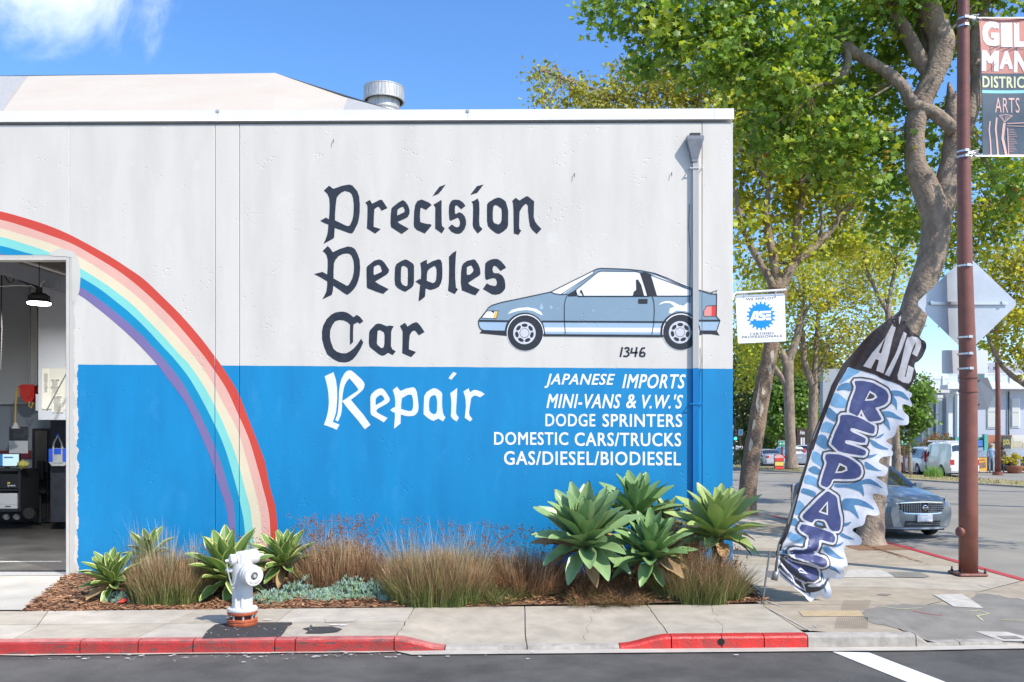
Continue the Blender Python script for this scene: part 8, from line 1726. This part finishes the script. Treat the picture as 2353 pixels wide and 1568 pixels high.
# papers on the projecting pier
for i, (x0, y0, x1, y1, lb) in enumerate(((97, 847, 114, 905, 'tall framed notice on the inner pier'), (115, 870, 137, 905, 'storage charges notice beside the tall notice'), (96, 905, 118, 940, 'blank paper strip at the foot of the pier'), (119, 908, 144, 948, 'smog inspection price notice lowest on the pier'))):
    t = thing('notice', lb, 'notice', tuple(P((x0+x1)/2, y1, 19.45)), 'notices pinned to the inner pier'); pg = pbox(x0, y0, x1, y1, 19.47, .01).out('sheet', mat('paper', (.66, .64, .56), rough=.7, var=.05), t)
    if i == 1:
        for s_, ya in (('STORAGE CHARGES', 872), ('CARGOS DE ALMACEN', 888)): V, F = text_in(s_, x0+1.5, ya, x1-1.5, ya+4.5, lambda px, py: tuple(P(px, py, 19.46)), .02); obj('printed_word', V, F, M_ink, pg)
    if i == 3: V, F = text_in('SMOG INSPECTION', x0+2, 911, x1-2, 915, lambda px, py: tuple(P(px, py, 19.46)), .02); obj('printed_word', V, F, M_ink, pg)
    if i != 2:
        mb = MB(); rr = random.Random(i); y = y0+(12 if i == 0 else 8)
        while y < y1-3:
            if not (i == 1 and 886 < y < 893): a = P(x0+2.5+rr.uniform(0, 3), y, 19.46); b = P(x1-2.5-rr.uniform(0, 4), y+.7, 19.46); mb.add([(a.x, a.y, a.z), (b.x, a.y, a.z), (b.x, a.y, b.z), (a.x, a.y, b.z)], [(0, 1, 2, 3)])
            y += 2.6
        mb.out('printed_lines', M_ink, pg, kind='stuff')
pbox(82, 906, 96, 944, 19.8, .5).out('pier_box', mat('interior_white', (.50, .50, .48), rough=.7), rm); pbox(96, 847, 172, 942, 19.49, .008).out('pier_board', mat('board_cream', (.55, .54, .47), rough=.7), rm)
# small flag on a stick
fg = thing('stick_flag', 'small red and white flag on a slanted stick at the door edge', 'flag', tuple(P(107, 946, 18.9))); mb = MB(); mb.tube([P(107, 944, 18.9), P(157, 850, 18.9)], .014, 6); mb.out('stick', mat('stick_grey', (.12, .12, .12), rough=.5), fg)
for k in range(4): obj('stripe', [P(150+k*2.6, 838+k*4.5, 18.85), P(160+k*2, 828+k*4, 18.85), P(166, 850+k*4, 18.85), P(153+k*2.6, 851+k*4, 18.85)], [(0, 1, 2, 3)], [mat('flag_red', (.6, .03, .03), rough=.6), M_white][k % 2], fg)
# dark door and column
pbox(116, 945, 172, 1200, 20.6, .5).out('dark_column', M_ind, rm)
dr_ = pbox(74, 985, 115, 1200, 22.1, .1).out('door_frame', M_black, rm); pbox(81, 990, 108, 1190, 22.05, .04).out('door_glass', mat('door_glass_brown', (.085, .065, .055), rough=.3, col2=(.13, .10, .085), vscale=.6), rm)
pbox(84, 1085, 106, 1190, 21.98, .04).out('door_lower', mat('office_dark', (.01, .011, .013), rough=.6), rm)
ch = thing('office_chair', 'dark office chair behind the glass door', 'chair', tuple(P(93, 1190, 21.9))); o = pbox(82, 1060, 99, 1105, 21.85, .1).out('backrest', M_black, ch); md = o.modifiers.new('b', 'BEVEL'); md.width = .04; md.segments = 3; pbox(80, 1128, 104, 1134, 21.6, .3).out('seat', M_black, ch); q = P(92, 1134, 21.7); MB().tube([(q.x, q.y, q.z), (q.x, q.y, .1)], .03, 6).out('leg', M_dark, ch)
# tote bag
tb = thing('tote_bag', 'blue and silver tote bag hanging on the dark column', 'bag', tuple(P(133, 1068, 20.4))); M_tb = mat('tote_blue', (.02, .10, .62), rough=.6); M_ts = mat('tote_silver', (.42, .43, .42), rough=.55)
mb = MB(); 
def tote(pts, m, nm, y=20.4, th=.05): mb = MB(); mb.prism([((P(a_, b_, y).x), P(a_, b_, y).z) for a_, b_ in pts], y-CD, y-CD+th); return mb.out(nm, m, tb)
tote([(112, 1032), (155, 1030), (156, 1064), (112, 1064)], M_tb, 'body', th=.2); tote([(112, 1062), (156, 1062), (148, 1071), (119, 1071)], M_ts, 'base', 20.39, .22); tote([(121, 1030), (143, 1030), (143, 1064), (121, 1064)], M_ts, 'pocket', 20.37); tote([(124, 1031), (140, 1031), (140, 1044), (124, 1044)], M_tb, 'pocket_panel', 20.36, .01)
mb = MB(); mb.tube([P(122, 1032, 20.38), P(124, 1018, 20.38), P(133, 1001, 20.38), P(141, 1018, 20.38), P(144, 1032, 20.38)], .02, 6); mb.out('handle', M_ts, tb); mb = MB(); mb.tube([P(129, 1004, 20.37), P(133, 997, 20.37), P(137, 1004, 20.37)], .014, 6); mb.out('hook', M_tb, tb)
# tool cart, monitor, printer
ct = thing('tool_cart', 'black wheeled tool cart under the computer monitor', 'cart', tuple(P(30, 1192, 20.8))); 
for (x0, y0, x1, y1, nm) in ((-40, 1078, 48, 1083, 'top'), (-40, 1124, 44, 1128, 'shelf'), (-40, 1170, 44, 1176, 'shelf')): pbox(x0, y0, x1, y1, 20.5, .8).out(nm, M_dark, ct)
for x in (42,): pbox(x, 1083, x+5, 1176, 20.5, .8).out('side_panel', M_dark, ct)
pbox(-40, 1083, 42, 1176, 21.25, .04).out('back_panel', M_black, ct); pb_ = pbox(-40, 1090, 42, 1122, 20.55, .06).out('drawer', M_black, ct)
V, F = text_in('Symtech', 17, 1114, 35, 1119, lambda px, py: tuple(P(px, py, 20.54)), .02); obj('printed_word', V, F, M_white, pb_); pbox(17, 1108, 23, 1112, 20.54, .005).out('printed_area', mat('gold_label', (.6, .4, .05)), pb_)
for x in (14, 38, 66): mb = MB(); c_ = P(x, 1188 if x < 60 else 1180, 20.6); mb.lathe([(-.03, .07 if x < 60 else .13), (.03, .07 if x < 60 else .13)], tuple(c_), (1, -.6, 0), 14); mb.out('castor', M_rim if x < 60 else M_tyre, ct)
mo = thing('monitor', 'computer monitor with a lit screen on the cart', 'monitor', tuple(P(20, 1078, 20.7))); pbox(-30, 1042, 45, 1074, 20.7, .05).out('bezel', M_black, mo); scr = pbox(-28, 1044, 43, 1071, 20.69, .006).out('screen', mat('screen_light', (.3, .4, .42), emit=(.50, .72, .74), estr=.55), mo)
pbox(-28, 1044, 6, 1071, 20.685, .004).out('screen_panel', mat('screen_blue', (.02, .1, .25), emit=(.02, .13, .36), estr=.5), mo); pbox(9, 1050, 30, 1053, 20.684, .003).out('screen_line', MATS['screen_blue'], mo); pbox(10, 1074, 20, 1078, 20.72, .05).out('stand', M_black, mo)
pr = thing('printer', 'white laser printer on the cart shelf', 'printer', tuple(P(20, 1170, 20.6))); o = pbox(-30, 1134, 39, 1160, 20.5, .45).out('body', mat('printer_white', (.55, .55, .54), rough=.5), pr); o2 = pbox(-30, 1160.5, 39, 1169, 20.5, .45).out('tray', MATS['printer_white'], pr); pbox(12, 1163, 24, 1165, 20.49, .008).out('tray_slot', M_dark, pr)
pp_ = thing('paper_roll', 'white paper roll beside the monitor', 'paper roll', tuple(P(51, 1078, 20.7))); q = P(51, 1078, 20.7); MB().lathe([(0, .045), (.16, .045)], tuple(q), n=14).out('roll', M_white, pp_)
rg = thing('yellow_rag', 'crumpled yellow rag on the edge of the cart', 'rag', tuple(P(53, 1078, 20.4))); 
bm = bmesh.new(); bmesh.ops.create_icosphere(bm, subdivisions=3, radius=1); q = P(53, 1068, 20.4)
V = [(q.x+v.co.x*.12*(1+.5*noise.noise(v.co*2)), q.y+v.co.y*.1, q.z+v.co.z*.085*(1+.8*noise.noise(v.co*2.5+Vector((3, 0, 0))))) for v in bm.verts]; bm.verts.index_update(); F = [[v.index for v in f.verts] for f in bm.faces]; bm.free(); obj('cloth', V, F, mat('rag_yellow', (.38, .34, .08), rough=.9), rg, smooth=True)
bx_ = thing('cardboard_box', 'small cardboard box on the lowest cart shelf', 'box', tuple(P(35, 1170, 20.7))); pbox(27, 1148, 40, 1169.5, 20.9, .3).out('box', mat('cardboard', (.18, .12, .07), rough=.8), bx_) if False else bpy.data.objects.remove(bx_)
# ================================================================== closing: contact details
